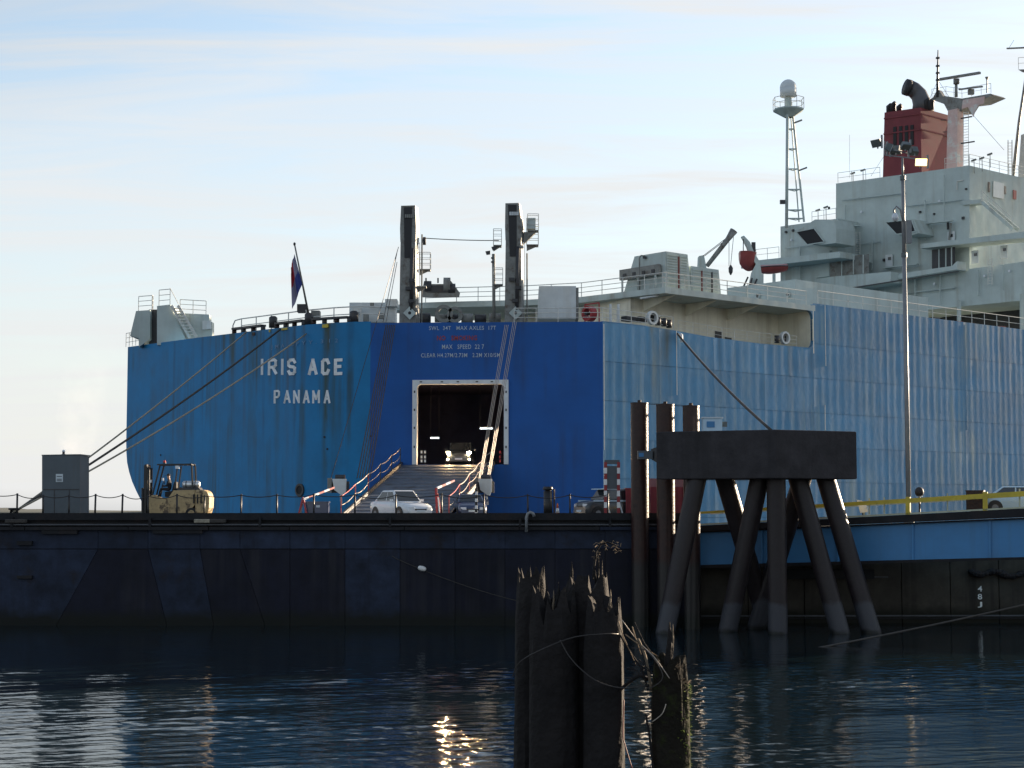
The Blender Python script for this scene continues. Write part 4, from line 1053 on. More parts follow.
# balcony bulwarks
def balcony(u, pix, vec_len, mat='house_white', name='balcony_bulwark'):
    return MB().prism(poly(PU(u), pix), FWD * vec_len).build(name, mat, ship)
balcony(51.5, [(828, 277), (891, 271.5), (891, 282), (828, 291)], 2.2)
balcony(52.5, [(896, 274), (952, 266), (957, 261), (957, 269.5), (896, 279.5)], 1.5)
balcony(51.2, [(828, 291), (958, 270.8), (958, 271.6), (828, 292.2)], 0.2, 'dark_steel', 'shadow_strip')  # dark strip drawn in as the shadow line under the balcony
balcony(49.5, [(741, 262), (840, 251.5), (840, 257.5), (741, 268.5)], 5.0, 'house_white', 'wing_deck')
balcony(53, [(920.5, 244), (1062, 227), (1062, 234), (920.5, 248.3)], 2.6, 'house_white', 'wing_deck')
balcony(54.8, [(960, 201), (982, 199), (982, 203), (963, 205)], 1.2, 'house_white', 'stair_landing')
block('wing_house', 51.8, [(815.5, 252), (829.5, 250.5), (829.5, 276), (815.5, 278)], 4)
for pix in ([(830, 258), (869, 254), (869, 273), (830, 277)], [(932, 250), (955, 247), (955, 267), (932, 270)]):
    MB().prism(poly(PU(51.7 if pix[0][0] < 900 else 53.8), pix), -FWD * 0.02).build('shaded_doorway', 'dark_steel' if pix[0][0] > 900 else 'mast_grey', ship)  # flat darker sheets, the shade of the recesses put into their colour
    for t in (0.3, 0.6, 0.85):
        pa = [pix[0][0] + (pix[1][0] - pix[0][0]) * t, pix[0][1] + (pix[1][1] - pix[0][1]) * t]
        MB().bar(on(pa[0], pa[1], PU(51.4 if pix[0][0] < 900 else 53.5)), on(pa[0], pa[1] + 19, PU(51.4 if pix[0][0] < 900 else 53.5)), 0.09).build('doorway_post', 'house_white', ship)
# big slanted ventilator mouths
def vent_mouth(u, pts_face, pts_mouth):
    f = poly(PU(u), pts_face); o = MB().prism(f, FWD * 3.0).build('ventilator', 'house_white', ship)
    mth = poly(PU(u - 0.02), pts_mouth); MB().prism(mth, -FWD * 0.04).build('ventilator_mouth', 'void_dark', o)
    rm = MB()
    for a_, b_ in zip(mth, mth[1:] + mth[:1]): rm.bar(a_ - FWD * 0.05, b_ - FWD * 0.05, 0.10)
    rm.build('mouth_rim', 'house_white', o)
vent_mouth(49.0, [(797, 231), (815, 219.5), (834, 219.5), (836, 228), (836, 243), (824, 244.5), (808, 244)], [(796.5, 232), (814.5, 228.3), (825, 242), (807.5, 244.8)])
vent_mouth(52.5, [(884, 222), (895, 219), (914, 219), (918, 233), (912, 235), (898, 235)], [(885.5, 222.2), (912, 219.6), (916, 231.5), (897, 234.5)])
# funnel of small fittings on the walls
for x, y, w_, h_ in ((841, 231, 3, 3), (920, 212, 2.4, 2.4), (934, 214, 2, 2), (963, 218, 3, 3), (966, 189, 2, 2), (829, 208, 2, 3), (948, 226, 2, 8), (884, 260, 3, 3)):
    MB().box(on(x, y, PU(54.9 if x > 837 else 51.8)), (w_ * 0.085, 0.15, h_ * 0.085), PORT, FWD, UZ).build('wall_fitting', 'dark_steel', ship)
for x, y in ((793, 230.5), (786, 232)):
    MB().box(on(x, y, PU(51.9)), (0.22, 0.2, 0.22), PORT, FWD, UZ).build('wall_fitting', 'dark_steel', ship)
for x0, x1, y in ((842, 860, 227.5), (918, 952, 224.5), (884, 918, 268)):
    MB().bar(on(x0, y, PU(54.4)), on(x1, y - (x1 - x0) * 0.11, PU(54.4)), 0.5, 0.12).build('wall_ledge', 'house_white', ship)
MB().bar(on(951, 223, PU(54.6)), on(949, 240, PU(54.6)), 0.16).build('wall_ladder', 'mast_grey', ship)
for x, y in ((758, 296), (788, 294.5)):
    c = on(x, y, PU(25.95)) if x < 780 else on(x, y, PU(25.95)); r_ = ring(c, -FWD, 0.16, 0.26, 0.08, 'porthole', 'house_white', ship)
    MB().prism(circle(c - FWD * 0.02, 0.17, PORT, UZ, 12), -FWD * 0.02).build('porthole_glass', 'car_glass', r_)
# hatch outline and stair on the upper house
for p, q in (((957, 181), (957, 190)), ((957, 181), (963, 180.3))): MB().bar(on(*p, PU(54.9)), on(*q, PU(54.9)), 0.08).build('hatch_coaming', 'rail_white', ship)
sA, sB = on(982, 202, PU(54.3)), on(1013, 229, PU(54.3))
st = MB().bar(sA, sB, 0.1, 0.35).bar(sA + FWD * 0.9, sB + FWD * 0.9, 0.1, 0.35).build('stair', 'house_white', ship)
for i in range(1, 15):
    t = i / 15; MB().bar(sA.lerp(sB, t), sA.lerp(sB, t) + FWD * 0.9, 0.28, 0.05).build('stair_tread', 'house_white', st)
railing('stair_rail', [sA - FWD * 0.05 + UZ * 0.1, sB - FWD * 0.05 + UZ * 0.1], 0.95, 'rail_white', ship, post=1.0, r=0.02, rows=2)
dpl = PV((on(969.5, 165.5, PU(55)) - CR).dot(PORT) - 0.02)
for x0, x1, y0, y1, mt in ((993, 1003.5, 181, 197, 'box_white'), (988, 989.6, 182, 192, 'dark_steel'), (1003.8, 1005.6, 186, 194, 'dark_steel'), (1013, 1016, 190, 199, 'paint_red')):
    MB().prism(poly(dpl, [(x0, y0), (x1, y0 + (x1 - x0) * 0.25), (x1, y1 + (x1 - x0) * 0.2), (x0, y1)]), OUT * 0.06).build('door' if mt == 'box_white' else 'window', mt, ship)
# railings on the roofs
def roof_rail(u, pix, h=1.05, rows=2, post=1.6): return railing('railing', poly(PU(u), pix), h, 'rail_white', ship, post=post, r=0.022, rows=rows)
roof_rail(55.3, [(838, 183), (880, 177.5)]); roof_rail(55.3, [(945, 169), (969, 166)])
e_ = on(969.5, 165.5, PU(55)); railing('railing', [e_, e_ + FWD * 10], 1.1, 'rail_white', ship, post=1.8, r=0.022)
roof_rail(52.3, [(812, 222), (836, 218.5)]); roof_rail(50, [(756, 260.5), (779, 258)], 1.15)
for x, y in ((853, 173), (863, 170), (818, 210), (826, 207), (974, 160), (982, 158), (990, 154)):
    c = on(x, y, PU(55.6 if x > 836 else 52.6)); cb_ = c - UZ * 1.3
    mb = MB(); mb.tube([cb_, c], 0.035, 5); mb.tube([c - Vector((0.25, 0, 0.1)), c + Vector((0.2, 0, 0.06))], 0.10, 6); mb.build('search_light', 'mast_grey', ship)

# --- funnel
def tower(name, mat, foot, head, parent=ship):
    return MB().hexa(foot + head).build(name, mat, parent)
fp = PU(60)
fA, fB = on(882.5, 190, fp), on(922, 186, fp); tA, tB = on(884.5, 112.5, fp), on(920.5, 107.5, fp)
L = 6.2
fun = tower('funnel', 'funnel_red', [fA, fB, fB + FWD * L, fA + FWD * L], [tA, tB, tB + FWD * (L - 0.7) + PORT * 0.1, tA + FWD * (L - 0.7)])
for i, x in enumerate((893.5, 899.3, 905.1, 910.7)):
    MB().prism(poly((fp[0] - FWD * 0.02, fp[1]), [(x, 127 - i * 0.6), (x + 3.0, 126.6 - i * 0.6), (x + 3.2, 146 - i * 0.4), (x, 146.4 - i * 0.4)]), -FWD * 0.06).build('louvre_slot', 'void_dark', fun)
for t in (0.08, 0.28):
    pA, pB = tA.lerp(fA, t), tB.lerp(fB, t); qB = (tB + FWD * (L - 0.7)).lerp(fB + FWD * L, t)
    MB().bar(pA - FWD * 0.05, pB - FWD * 0.05, 0.1, 0.14).bar(pB + OUT * 0.05, qB + OUT * 0.05, 0.1, 0.14).build('funnel_band', 'funnel_red', fun)
ctr = (tA + tB) / 2 + FWD * 2.2
ex = MB().tube([on(923, 112, PU(61.5)), on(922, 103, PU(61.5)), on(919, 95, PU(61.5)), on(914, 90, PU(61.2)), on(909, 88, PU(60.6))], [1.15, 0.95, 0.86, 0.82, 0.84], 14).build('exhaust_pipe', 'pipe_soot', fun, True)
MB().tube([on(909, 88, PU(60.55)), on(905, 86.8, PU(60.2))], [0.88, 0.85], 14).build('exhaust_mouth', 'soot_black', fun, True)
for x, y in ((893, 107), (889, 109), (899, 109.5), (927, 103.5), (931, 104)):
    c = on(x, y, PU(61)); MB().tube([c - UZ * 0.6, c + UZ * 0.25, c + UZ * 0.35 - PORT * 0.3], [0.3, 0.3, 0.28], 8).build('waste_pipe', 'soot_black', fun, True)
mb = MB()
for x, y in ((944, 120), (946, 132)): mb.bar(on(x - 3, y, PU(62)), on(x + 2, y, PU(62)), 0.08)
mb.build('funnel_rung', 'dark_steel', fun)
# --- radar mast
rp_ = PU(58)
m0, m1_ = on(954, 170, rp_), on(955, 110, rp_)
rm = MB().hexa([m0 + PORT * 0.62 - FWD * 0.4, m0 - PORT * 0.62 - FWD * 0.4, m0 - PORT * 0.62 + FWD * 0.6, m0 + PORT * 0.62 + FWD * 0.6,
                m1_ + PORT * 0.55 - FWD * 0.4, m1_ - PORT * 0.55 - FWD * 0.4, m1_ - PORT * 0.55 + FWD * 0.6, m1_ + PORT * 0.55 + FWD * 0.6]).build('radar_mast', 'mast_pink', ship)
pl_ = poly(rp_, [(930, 99), (945, 96), (962, 98.5), (990.5, 93.5), (993, 95), (978, 101.5), (966, 103), (961, 111), (948, 111.5), (944, 104)])
MB().prism(pl_, FWD * 2.2).build('mast_platform', 'mast_grey', rm)
railing('platform_rail', poly(rp_, [(932, 98.5), (946, 96), (962, 98), (991, 93)]), 0.95, 'rail_white', rm, post=1.2, r=0.02, rows=2)
yd = poly((rp_[0] - FWD * 0.1, rp_[1]), [(963, 100), (985, 96.5), (984, 103.5), (979, 105), (976, 110), (973.5, 117), (971, 112), (968, 107), (962, 109)])
MB().prism(yd, -FWD * 0.05).build('bunting', 'mast_pink', rm)
MB().tube([on(937.5, 97, rp_), on(937.5, 76, rp_), on(938, 50, rp_)], [0.16, 0.11, 0.05], 7).build('pole_aerial', 'dark_steel', rm, True)
for y in (58, 66, 73, 80): MB().box(on(937.7, y, rp_), (0.34, 0.25, 0.16)).build('nav_light', 'dark_steel', rm)
MB().prism(poly(rp_, [(932, 99), (937, 90), (939, 90), (944, 98)]), FWD * 0.5).build('aerial_foot', 'mast_grey', rm)
MB().tube([on(956.2, 97, rp_), on(956.2, 84, rp_)], [0.16, 0.14], 8).build('scanner_post', 'mast_grey', rm, True)
MB().tube([on(956.4, 84, rp_), on(956.4, 79, rp_)], [0.3, 0.3], 10).build('scanner_motor', 'mast_grey', rm, True)
MB().bar(on(939.5, 79.5, rp_), on(980, 72.8, rp_), 0.3, 0.22).build('radar_scanner', 'mast_grey', rm)
MB().bar(on(959, 89.5, (rp_[0] - FWD * 0.3, rp_[1])), on(982.5, 86.5, (rp_[0] - FWD * 0.3, rp_[1])), 0.2, 0.14).build('radar_scanner', 'mast_grey', rm)
MB().box(on(971, 92, rp_), (0.55, 0.4, 0.5)).build('scanner_motor', 'mast_grey', rm)
MB().tube([on(987, 93, rp_), on(987, 80, rp_), on(987, 77, rp_)], [0.07, 0.07, 0.2], 7).build('nav_light', 'mast_grey', rm)
for y, x1 in ((117.5, 972), (142.5, 974.5)): MB().bar(on(961, y + 1, rp_), on(x1, y - 1, rp_), 0.12).build('yard_arm', 'dark_steel', rm)
ld = MB()
for dx in (963.5, 968.5): ld.bar(on(dx, 168, rp_), on(dx, 112, rp_), 0.04)
for i in range(20): ld.bar(on(963.5, 166 - i * 2.8, rp_), on(968.5, 165.3 - i * 2.8, rp_), 0.04)
ld.build('mast_ladder', 'rail_white', rm)
MB().tube([on(973, 115, rp_), on(1004, 150, rp_)], 0.018, 4).build('mast_stay', 'wire', rm)
MB().tube([on(938, 80, rp_), on(930, 98, rp_)], 0.018, 4).tube([on(938, 80, rp_), on(949, 97, rp_)], 0.018, 4).build('mast_stay', 'wire', rm)
MB().tube([on(871, 176, PU(55.5)), on(888, 150, PU(60))], 0.015, 4).build('mast_stay', 'wire', ship)
MB().tube([on(849.5, 178, PU(55.5)), on(849.5, 135, PU(55.5))], 0.018, 4).build('whip_aerial', 'rail_white', ship)
# --- fore mast cut by the frame edge
fm = PU(70)
f2 = MB().tube([on(1012, 185, fm), on(1019, 122, fm), on(1030, 48, fm)], [0.18, 0.15, 0.1], 7).tube([on(1032, 185, fm), on(1030, 48, fm)], 0.18, 7).build('signal_mast', 'mast_grey', ship, True)
MB().prism(poly(fm, [(1018, 69.5), (1022, 72), (1044, 71), (1044, 68.5)]), FWD * 1.5).build('mast_platform', 'mast_grey', f2)
railing('platform_rail', poly(fm, [(1018.5, 69), (1040, 68)]), 1.2, 'rail_white', f2, post=0.8, rows=2)
MB().bar(on(1007, 48.5, fm), on(1050, 46.5, fm), 0.2, 0.14).build('signal_yard', 'mast_grey', f2)
MB().tube([on(1009, 48, fm), on(1014, 40, fm)], 0.02, 4).build('yard_stay', 'wire', f2)
MB().prism(poly(fm, [(1021, 135), (1026, 133), (1027, 178), (1018, 178)]), FWD * 1.5).build('mast_foot', 'house_white', f2)
mb = MB()
for x in (1008, 1012): mb.bar(on(x, 178, PU(66)), on(x, 140, PU(66)), 0.08)
for i in range(12): mb.bar(on(1008, 176 - 3 * i, PU(66)), on(1012, 176 - 3 * i, PU(66)), 0.05)
mb.build('mast_ladder', 'rail_white', f2)

# --- satellite dome on its lattice tower
sp_ = PY(139); tw0 = PS(786.5, 228, 139); tw1 = PS(787.5, 110, 139)
sat = MB().tube([tw0, tw1], [0.15, 0.14], 10).build('dome_tower', 'house_white', ship, True)
for (x0, y0, x1, y1) in ((804, 222, 792.5, 112), (799, 222, 791, 118)):
    MB().tube([PS(x0, y0, 139.6 if x0 > 800 else 140.4), PS(x1, y1, 139.6 if x0 > 800 else 140.2)], 0.10 if x0 > 800 else 0.06, 7).build('tower_leg', 'house_white', sat)
for y in (129, 149, 169, 189.5, 210, 218.5):
    t = (y - 112) / 110; xr_ = 792.5 + 11.5 * t
    mb = MB(); mb.tube([PS(788, y, 139), PS(xr_, y, 139.6)], 0.07, 5); mb.tube([PS(788, y, 139.2), PS((788 + xr_) / 2, y + 1.5, 141), PS(xr_, y, 139.8)], 0.05, 5)
    mb.build('tower_rung', 'house_white', sat)
for x, y in ((799, 121), (804, 168.5)): MB().bar(PS(x - 5, y + 2, 139), PS(x + 3, y - 1, 139), 0.14).build('tower_bracket', 'mast_grey', sat)
pc = PS(788.5, 111, 139.5)
mb = MB(); seg = 8; r1 = 1.42
up_ = [pc + Vector((r1 * math.cos(i * math.pi / 4 + .39), r1 * math.sin(i * math.pi / 4 + .39), 0.15)) for i in range(8)]
mid_ = [p - UZ * 0.12 for p in up_]; dn = [pc + Vector((0.4 * math.cos(i * math.pi / 4 + .39), 0.4 * math.sin(i * math.pi / 4 + .39), -0.6)) for i in range(8)]
mb.grid([up_ + up_[:1], mid_ + mid_[:1], dn + dn[:1]]); mb.add(up_, [tuple(range(8))]); mb.build('dome_platform', 'house_white', sat)
railing('platform_rail', up_ + up_[:1], 1.0, 'rail_white', sat, post=1.2, r=0.025, rows=2)
dc = PS(788.3, 96, 139.5)
MB().tube([dc - UZ * 0.05, dc + UZ * 0.75], [0.74, 0.76], 18).dome(dc + UZ * 0.75, 0.76, 0.78, 18, 8, 0.0).build('radome', 'dome_white', sat, True)
MB().tube([dc - UZ * 1.0, dc - UZ * 0.15], 0.3, 8).build('radome_foot', 'house_white', sat)
MB().box(PS(782.5, 202, 138.6), (0.45, 0.3, 0.35)).build('tower_lamp', 'dark_steel', sat)

# --- pipes, ladders, cable trays and doors that break up the house walls
rg2 = random.Random(9)
for x, y0, y1, u in ((845, 205, 252, 54.7), (872, 240, 270, 54.7), (906, 245, 275, 54.7), (925, 200, 240, 54.7), (944, 175, 222, 54.7), (838.5, 220, 250, 54.7), (800, 246, 282, 51.7), (868, 282, 300, 53.7), (915, 275, 300, 53.7), (978, 270, 296, 53.7), (1003, 264, 290, 53.7), (940, 272, 305, 53.7)):
    MB().tube([on(x, y0, PU(u)), on(x, y1, PU(u))], rg2.uniform(.05, .10), 6).build('wall_pipe', 'house_white', ship)
for x0, x1, y, u in ((842, 905, 200, 54.75), (905, 962, 206, 54.75), (842, 880, 246, 54.75), (785, 830, 248, 51.7), (845, 955, 300, 53.75)):
    MB().bar(on(x0, y, PU(u)), on(x1, y - (x1 - x0) * .115, PU(u)), .12, .10).build('cable_tray', 'house_white', ship)
for x, y0, y1, u in ((858, 232, 254, 54.6), (990, 258, 285, 53.6)):
    ld = MB()
    for dx_ in (-2.0, 2.0): ld.bar(on(x + dx_, y0, PU(u)), on(x + dx_, y1, PU(u)), .06)
    for i in range(10): ld.bar(on(x - 2, y0 + (y1 - y0) * (i + .5) / 10, PU(u)), on(x + 2, y0 + (y1 - y0) * (i + .5) / 10 - .4, PU(u)), .05)
    ld.build('wall_ladder', 'rail_white', ship)
for x, y, w_, h_, u in ((948, 232, 7, 14, 54.85), (886, 255, 7, 13, 54.85), (972, 251, 7, 13, 54.85), (1001, 246, 7, 13, 54.85)):
    dr_ = MB().prism(poly(PU(u), [(x, y), (x + w_, y - .8), (x + w_, y + h_ - .8), (x, y + h_)]), -FWD * .10).build('house_door', 'box_white', ship)
    MB().prism(poly(PU(u - .12), [(x + 2, y + 2.2), (x + w_ - 2, y + 1.8), (x + w_ - 2, y + 4.8), (x + 2, y + 5.2)]), -FWD * .02).build('door_window', 'car_glass', dr_)
for x, y in ((862, 212), (898, 207), (940, 201), (792, 240), (812, 262), (836, 285), (880, 292), (935, 284), (985, 276), (1010, 271)):
    c = on(x, y, PU(54.8 if y < 245 and x > 837 else (51.8 if x < 837 else 53.8)))
    MB().tube([c, c - FWD * .18], .12, 8).build('bulkhead_lamp', 'lamp_clear', ship)

# ================================================================== THINGS ON AND ROUND THE SHIP
# --- ensign hanging in folds
mb = MB(); rows = []
top, low_ = PS(294.5, 254, 105.0), PS(302.0, 284, 105.5)
for i in range(15):
    t = i / 14; a_ = top.lerp(low_, t); row = []
    for j in range(13):
        s = j / 12
        drop = 0.9 * s * (1.15 - 0.25 * t) + 1.25 * s * t * 0.9
        p = a_ + Vector((-0.42 * s * (0.35 + 0.9 * t) - 0.10 * s, 0.16 * math.sin(s * 9 + t * 2) * (0.3 + s), -drop * 0.9))
        row.append(p)
    rows.append(row)
base_ = 0
for i in range(14):
    for j in range(12):
        mi = {(0, 0): 2, (0, 1): 0, (1, 0): 1, (1, 1): 2}[(int(i >= 7), int(j >= 6))]
        k_ = len(mb.v); mb.v += [rows[i][j], rows[i][j + 1], rows[i + 1][j + 1], rows[i + 1][j]]
        mb.f.append([k_, k_ + 1, k_ + 2, k_ + 3]); mb.mi.append(mi)
fl = thing(mb, 'flag', ['flag_red', 'flag_blue', 'flag_white'], 'limp red, white and blue ensign hanging from the stern staff', 'flag')
sl = fl.modifiers.new('thickness', 'SOLIDIFY'); sl.thickness = 0.015

# --- lifeboat hung from its davit
lb = root('lifeboat', PS(748, 274, 131), 'small red lifeboat hung from the davit beside the bridge house', 'lifeboat')
mb = MB(); rows = []
for i in range(9):
    t = i / 8; x = 739.5 + 16 * t
    wdt = 1.0 * math.sin(math.pi * (0.16 + 0.74 * t)) ** 0.6; yt_, yb_ = 252.5 + 1.2 * t, 273 - 9 * (1 - t) ** 3 - 5 * t ** 3
    c = PS(x, yt_, 131.6); zb_ = PS(x, yb_, 131.6).z
    rows.append([c + Vector((0, -wdt, 0)), Vector((c.x, c.y - wdt * 0.85, c.z - (c.z - zb_) * 0.55)), Vector((c.x, c.y, zb_)), Vector((c.x, c.y + wdt * 0.85, c.z - (c.z - zb_) * 0.55)), c + Vector((0, wdt, 0)), c + Vector((0, 0, 0.12)), c + Vector((0, -wdt, 0))])
mb.grid(rows); mb.add(rows[0][:6], [tuple(range(6))]); mb.add(rows[-1][:6], [tuple(range(5, -1, -1))]); mb.build('boat_hull', 'boat_red', lb, True)
mb = MB(); mb.tube([r_[0] for r_ in rows], 0.05, 5); mb.build('gunwale', 'boat_red', lb)
# --- second boat stowed under the wing deck
lb2 = root('lifeboat', PS(768, 274, 137), 'long red lifeboat stowed in shade under the bridge wing deck', 'lifeboat')
mb = MB(); rows = []
for i in range(9):
    t = i / 8; x = 757 + 30 * t; wdt = 1.1 * math.sin(math.pi * (0.15 + 0.7 * t)) ** 0.6
    c = PS(x, 268.5 - 1.5 * t, 138.5); zb_ = c.z - 0.55 * math.sin(math.pi * (0.12 + 0.76 * t)) ** 0.5
    rows.append([c + Vector((0, -wdt, 0)), Vector((c.x, c.y - wdt * 0.8, zb_ + 0.1)), Vector((c.x, c.y, zb_)), Vector((c.x, c.y + wdt * 0.8, zb_ + 0.1)), c + Vector((0, wdt, 0)), c + Vector((0, 0, 0.3)), c + Vector((0, -wdt, 0))])
mb.grid(rows); mb.add(rows[0][:6], [tuple(range(6))]); mb.add(rows[-1][:6], [tuple(range(5, -1, -1))]); mb.build('boat_hull', 'boat_red', lb2, True)
mb = MB(); mb.tube([r_[0] for r_ in rows], 0.05, 5); mb.build('gunwale', 'dark_steel', lb2)
for x in (762, 774): MB().bar(PS(x, 274, 137.6), PS(x, 290, 137.6), 0.25).build('boat_chock', 'house_white', lb2)

# ================================================================== FLOATING DOCK
FY = 87.0
PF = PYD(FY)
XL, XR = -62.0, 9.4
dock = root('floating_dock', (-10, FY + 5, 0), 'long dark steel floating dock in front of the ship', 'dock')
MB().box((XL / 2 + XR / 2, FY + 5.8, 2.2), (XR - XL, 11.0, 6.4)).build('pontoon_body', 'pontoon_top', dock)
MB().box((XL / 2 + XR / 2, FY + 5.75, 5.45), (XR - XL + 0.02, 11.1, 0.1)).build('deck_plate', 'pontoon_top', dock)
MB().box((XL / 2 + XR / 2, FY + 0.2, 5.66), (XR - XL, 0.35, 0.37)).build('deck_kerb', 'pontoon_top', dock)
MB().box((XL / 2 + XR / 2, FY + 0.12, 5.24), (XR - XL + 0.1, 0.5, 0.07)).build('rubbing_ledge', 'ledge_grey', dock)
xk = XL
while xk < XR - 0.1:                       # rubbing timbers, butted end to end
    l_ = random.choice((4.2, 5.4, 6.0)); e_ = min(xk + l_ - 0.04, XR)
    MB().box(((xk + e_) / 2, FY + 0.02 + random.uniform(-0.04, 0.03), 5.04), (e_ - xk, 0.36, 0.17)).build('rubbing_timber', 'pontoon_light' if random.random() < 0.4 else 'pontoon_top', dock)
    xk += l_
def plate(pix, mat, off=0.0):
    mb = MB().prism(poly(PYD(FY + 0.12 + off), pix), Vector((0, 0.14, 0)))
    return mb.build('hull_plate', mat, dock)
seam = [-560, -470, -380, -290, -200, -120, -40, 98, 148, 200, 240, 290, 345, 400, 455, 505, 555, 605, 650, 690]
for i in range(len(seam) - 1):
    a_, b_ = seam[i] + 0.2, seam[i + 1] - 0.2
    plate([(a_, 530), (b_, 530), (b_, 548.6), (a_, 548.6)], 'pontoon_light', random.uniform(-0.02, 0.02))
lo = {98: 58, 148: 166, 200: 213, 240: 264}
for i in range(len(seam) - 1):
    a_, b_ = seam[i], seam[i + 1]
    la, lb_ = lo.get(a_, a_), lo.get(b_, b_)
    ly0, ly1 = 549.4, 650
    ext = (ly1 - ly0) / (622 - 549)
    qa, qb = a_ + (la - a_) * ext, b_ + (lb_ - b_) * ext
    plate([(a_ + .2, ly0), (b_ - .2, ly0), (qb - .2, ly1), (qa + .2, ly1)], 'pontoon_light' if (b_ <= 98 or i in (8, 12)) else 'pontoon_dark', random.uniform(-0.02, 0.02))
for x, y, w_, h_ in ((25, 543, 15, 4), (25, 577, 15, 3), (60, 532, 36, 4), (178, 531, 50, 5)):
    MB().box(P(x, y, FY + 0.05), (w_ * 0.052, 0.3, h_ * 0.052)).build('fender_block', 'pontoon_top', dock)
for x in (12, 150, 260, 390, 520, 610):
    c = P(x, 522, FY - 0.1); MB().box(c, (0.12, 0.18, 0.5)).build('ledge_bracket', 'pontoon_top', dock)
# a coil of rope lumps on the ledge
for x in (16, 205, 215):
    c = P(x, 523, FY - 0.1); mb = MB()
    for t in range(3): mb.tube([c + Vector((0.55 * math.cos(a_), 0.16 * math.sin(a_), 0.05 + 0.05 * t)) for a_ in np.linspace(0, 6.28, 14)], 0.05, 5)
    thing(mb, 'rope_coil', 'rope_pale' if x == 205 else 'rope_dark', {16: 'dark rope coil lying on the dock ledge below the grey hut', 205: 'pale rope coil on the dock ledge below the forklift', 215: 'dark rope coil touching the pale coil on the dock ledge'}[x], 'rope', smooth=True)
# swan-neck vent pipe
c = P(526.5, 532, FY - 0.25)
MB().tube([c, c + UZ * 0.75, c + UZ * 0.95 + Vector((0.07, 0, 0)), c + UZ * 1.02 + Vector((0.2, 0, 0)), c + UZ * 0.97 + Vector((0.34, 0, 0)), c + UZ * 0.8 + Vector((0.4, 0, 0))], 0.085, 8).build('vent_pipe', 'galvanised', dock, True)

# --- chain fence along the dock edge
fence = root('chain_fence', P(300, 518, FY + 0.35), 'row of thin black posts with slung chain along the dock edge', 'fence')
pxs = [-36, -9.5, 17, 43, 69, 95, 122, 148, 177, 204, 241, 277, 314, 355, 396, 442, 484, 528, 570, 608]
prev = None
for i, x in enumerate(pxs):
    b_ = P(x, 513, FY + 0.3); b_.z = 5.50
    hgt = 1.32 + random.uniform(-0.04, 0.06); lean = Vector((random.uniform(-0.03, 0.03), 0, 0))
    t_ = b_ + UZ * hgt + lean
    MB().tube([b_, t_], 0.052 if x < 200 else 0.045, 7).build('post', 'black_paint', fence, True)
    if prev is not None:
        MB().tube(sag(prev - UZ * 0.06, t_ - UZ * 0.06, random.uniform(0.07, 0.2), 10), 0.024, 5).build('chain', 'wire', fence, True)
    prev = t_

# --- grey hut
hy = FY + 1.6
hut = root('equipment_hut', P(62, 519, hy), 'grey steel equipment hut at the left end of the dock', 'hut')
def hz_(x, y): return P(x, y, hy)
f4 = [hz_(42, 519), hz_(80, 519), hz_(80, 455.5), hz_(42, 456)]
bk = Vector((0.0, 1.9, 0))
MB().prism(f4, bk).build('hut_body', 'hut_grey', hut)
tp = [hz_(41.6, 455.8), hz_(80.3, 455.2)]
MB().prism([tp[0], tp[1], tp[1] + Vector((0.05, 2.0, 0)), tp[0] + Vector((-0.03, 2.0, 0))], UZ * 0.06).build('hut_roof', 'hut_grey', hut)
sg_ = MB().prism([hz_(56, 474), hz_(63, 474), hz_(63, 482), hz_(56, 482)], Vector((0, -0.03, 0))).build('notice_plate', 'sign_pale', hut)
for y in (476, 478.8, 480.3): MB().prism([hz_(57, y), hz_(62, y), hz_(62, y + 0.8), hz_(57, y + 0.8)], Vector((0, -0.045, 0))).build('notice_line', 'hut_grey', sg_)
MB().prism([hz_(43.5, 489), hz_(79, 489), hz_(79, 489.8), hz_(43.5, 489.8)], Vector((0, -0.03, 0))).build('panel_seam', 'dark_steel', hut)
for x in (54, 69): MB().prism([hz_(x, 490), hz_(x + 0.7, 490), hz_(x + 0.7, 516), hz_(x, 516)], Vector((0, -0.02, 0))).build('panel_seam', 'dark_steel', hut)
c = hz_(61, 455) + Vector((0, 0.5, 0))
bcn = MB().tube([c, c + UZ * 0.06, c + UZ * 0.07, c + UZ * 0.2], [0.12, 0.12, 0.07, 0.07], 8).build('beacon_base', 'dark_steel', hut)
MB().dome(c + UZ * 0.2, 0.09, 0.1, 10, 4, 0).build('beacon_lens', 'lamp_clear', bcn, True)

# --- mooring bollard left and the three stern lines
bol = P(14, 516, 92.0); bol.z = DECK
bo = root('mooring_bollard', bol, 'black mooring bollard at the far left end of the dock', 'bollard')
MB().tube([bol, bol + UZ * 0.5, bol + UZ * 0.52, bol + UZ * 0.62], [0.25, 0.22, 0.32, 0.3], 12).build('bollard_post', 'black_paint', bo, True)
MB().box(bol + UZ * 0.03, (0.9, 0.7, 0.06)).build('bollard_base', 'black_paint', bo)
for i, (x, y) in enumerate(((246, 332), (280, 329.5), (306, 334))):
    p, nn = stern_pt(x, y, 0.12)
    e = bol + UZ * (0.32 + 0.04 * i) + Vector((0.02 * i, -0.25, 0))
    lab = ['uppermost pale mooring line from the stern to behind the hut', 'middle, thicker mooring line from the stern to behind the hut', 'lowest mooring line from below the flag staff to behind the hut'][i]
    mb = MB(); mb.tube(sag(p, e, 0.25 + 0.1 * i, 20), 0.055 if i != 1 else 0.07, 6)
    thing(mb, 'mooring_line', 'rope_pale' if i != 1 else 'rope_dark', lab, 'rope', 'stern mooring lines', True)

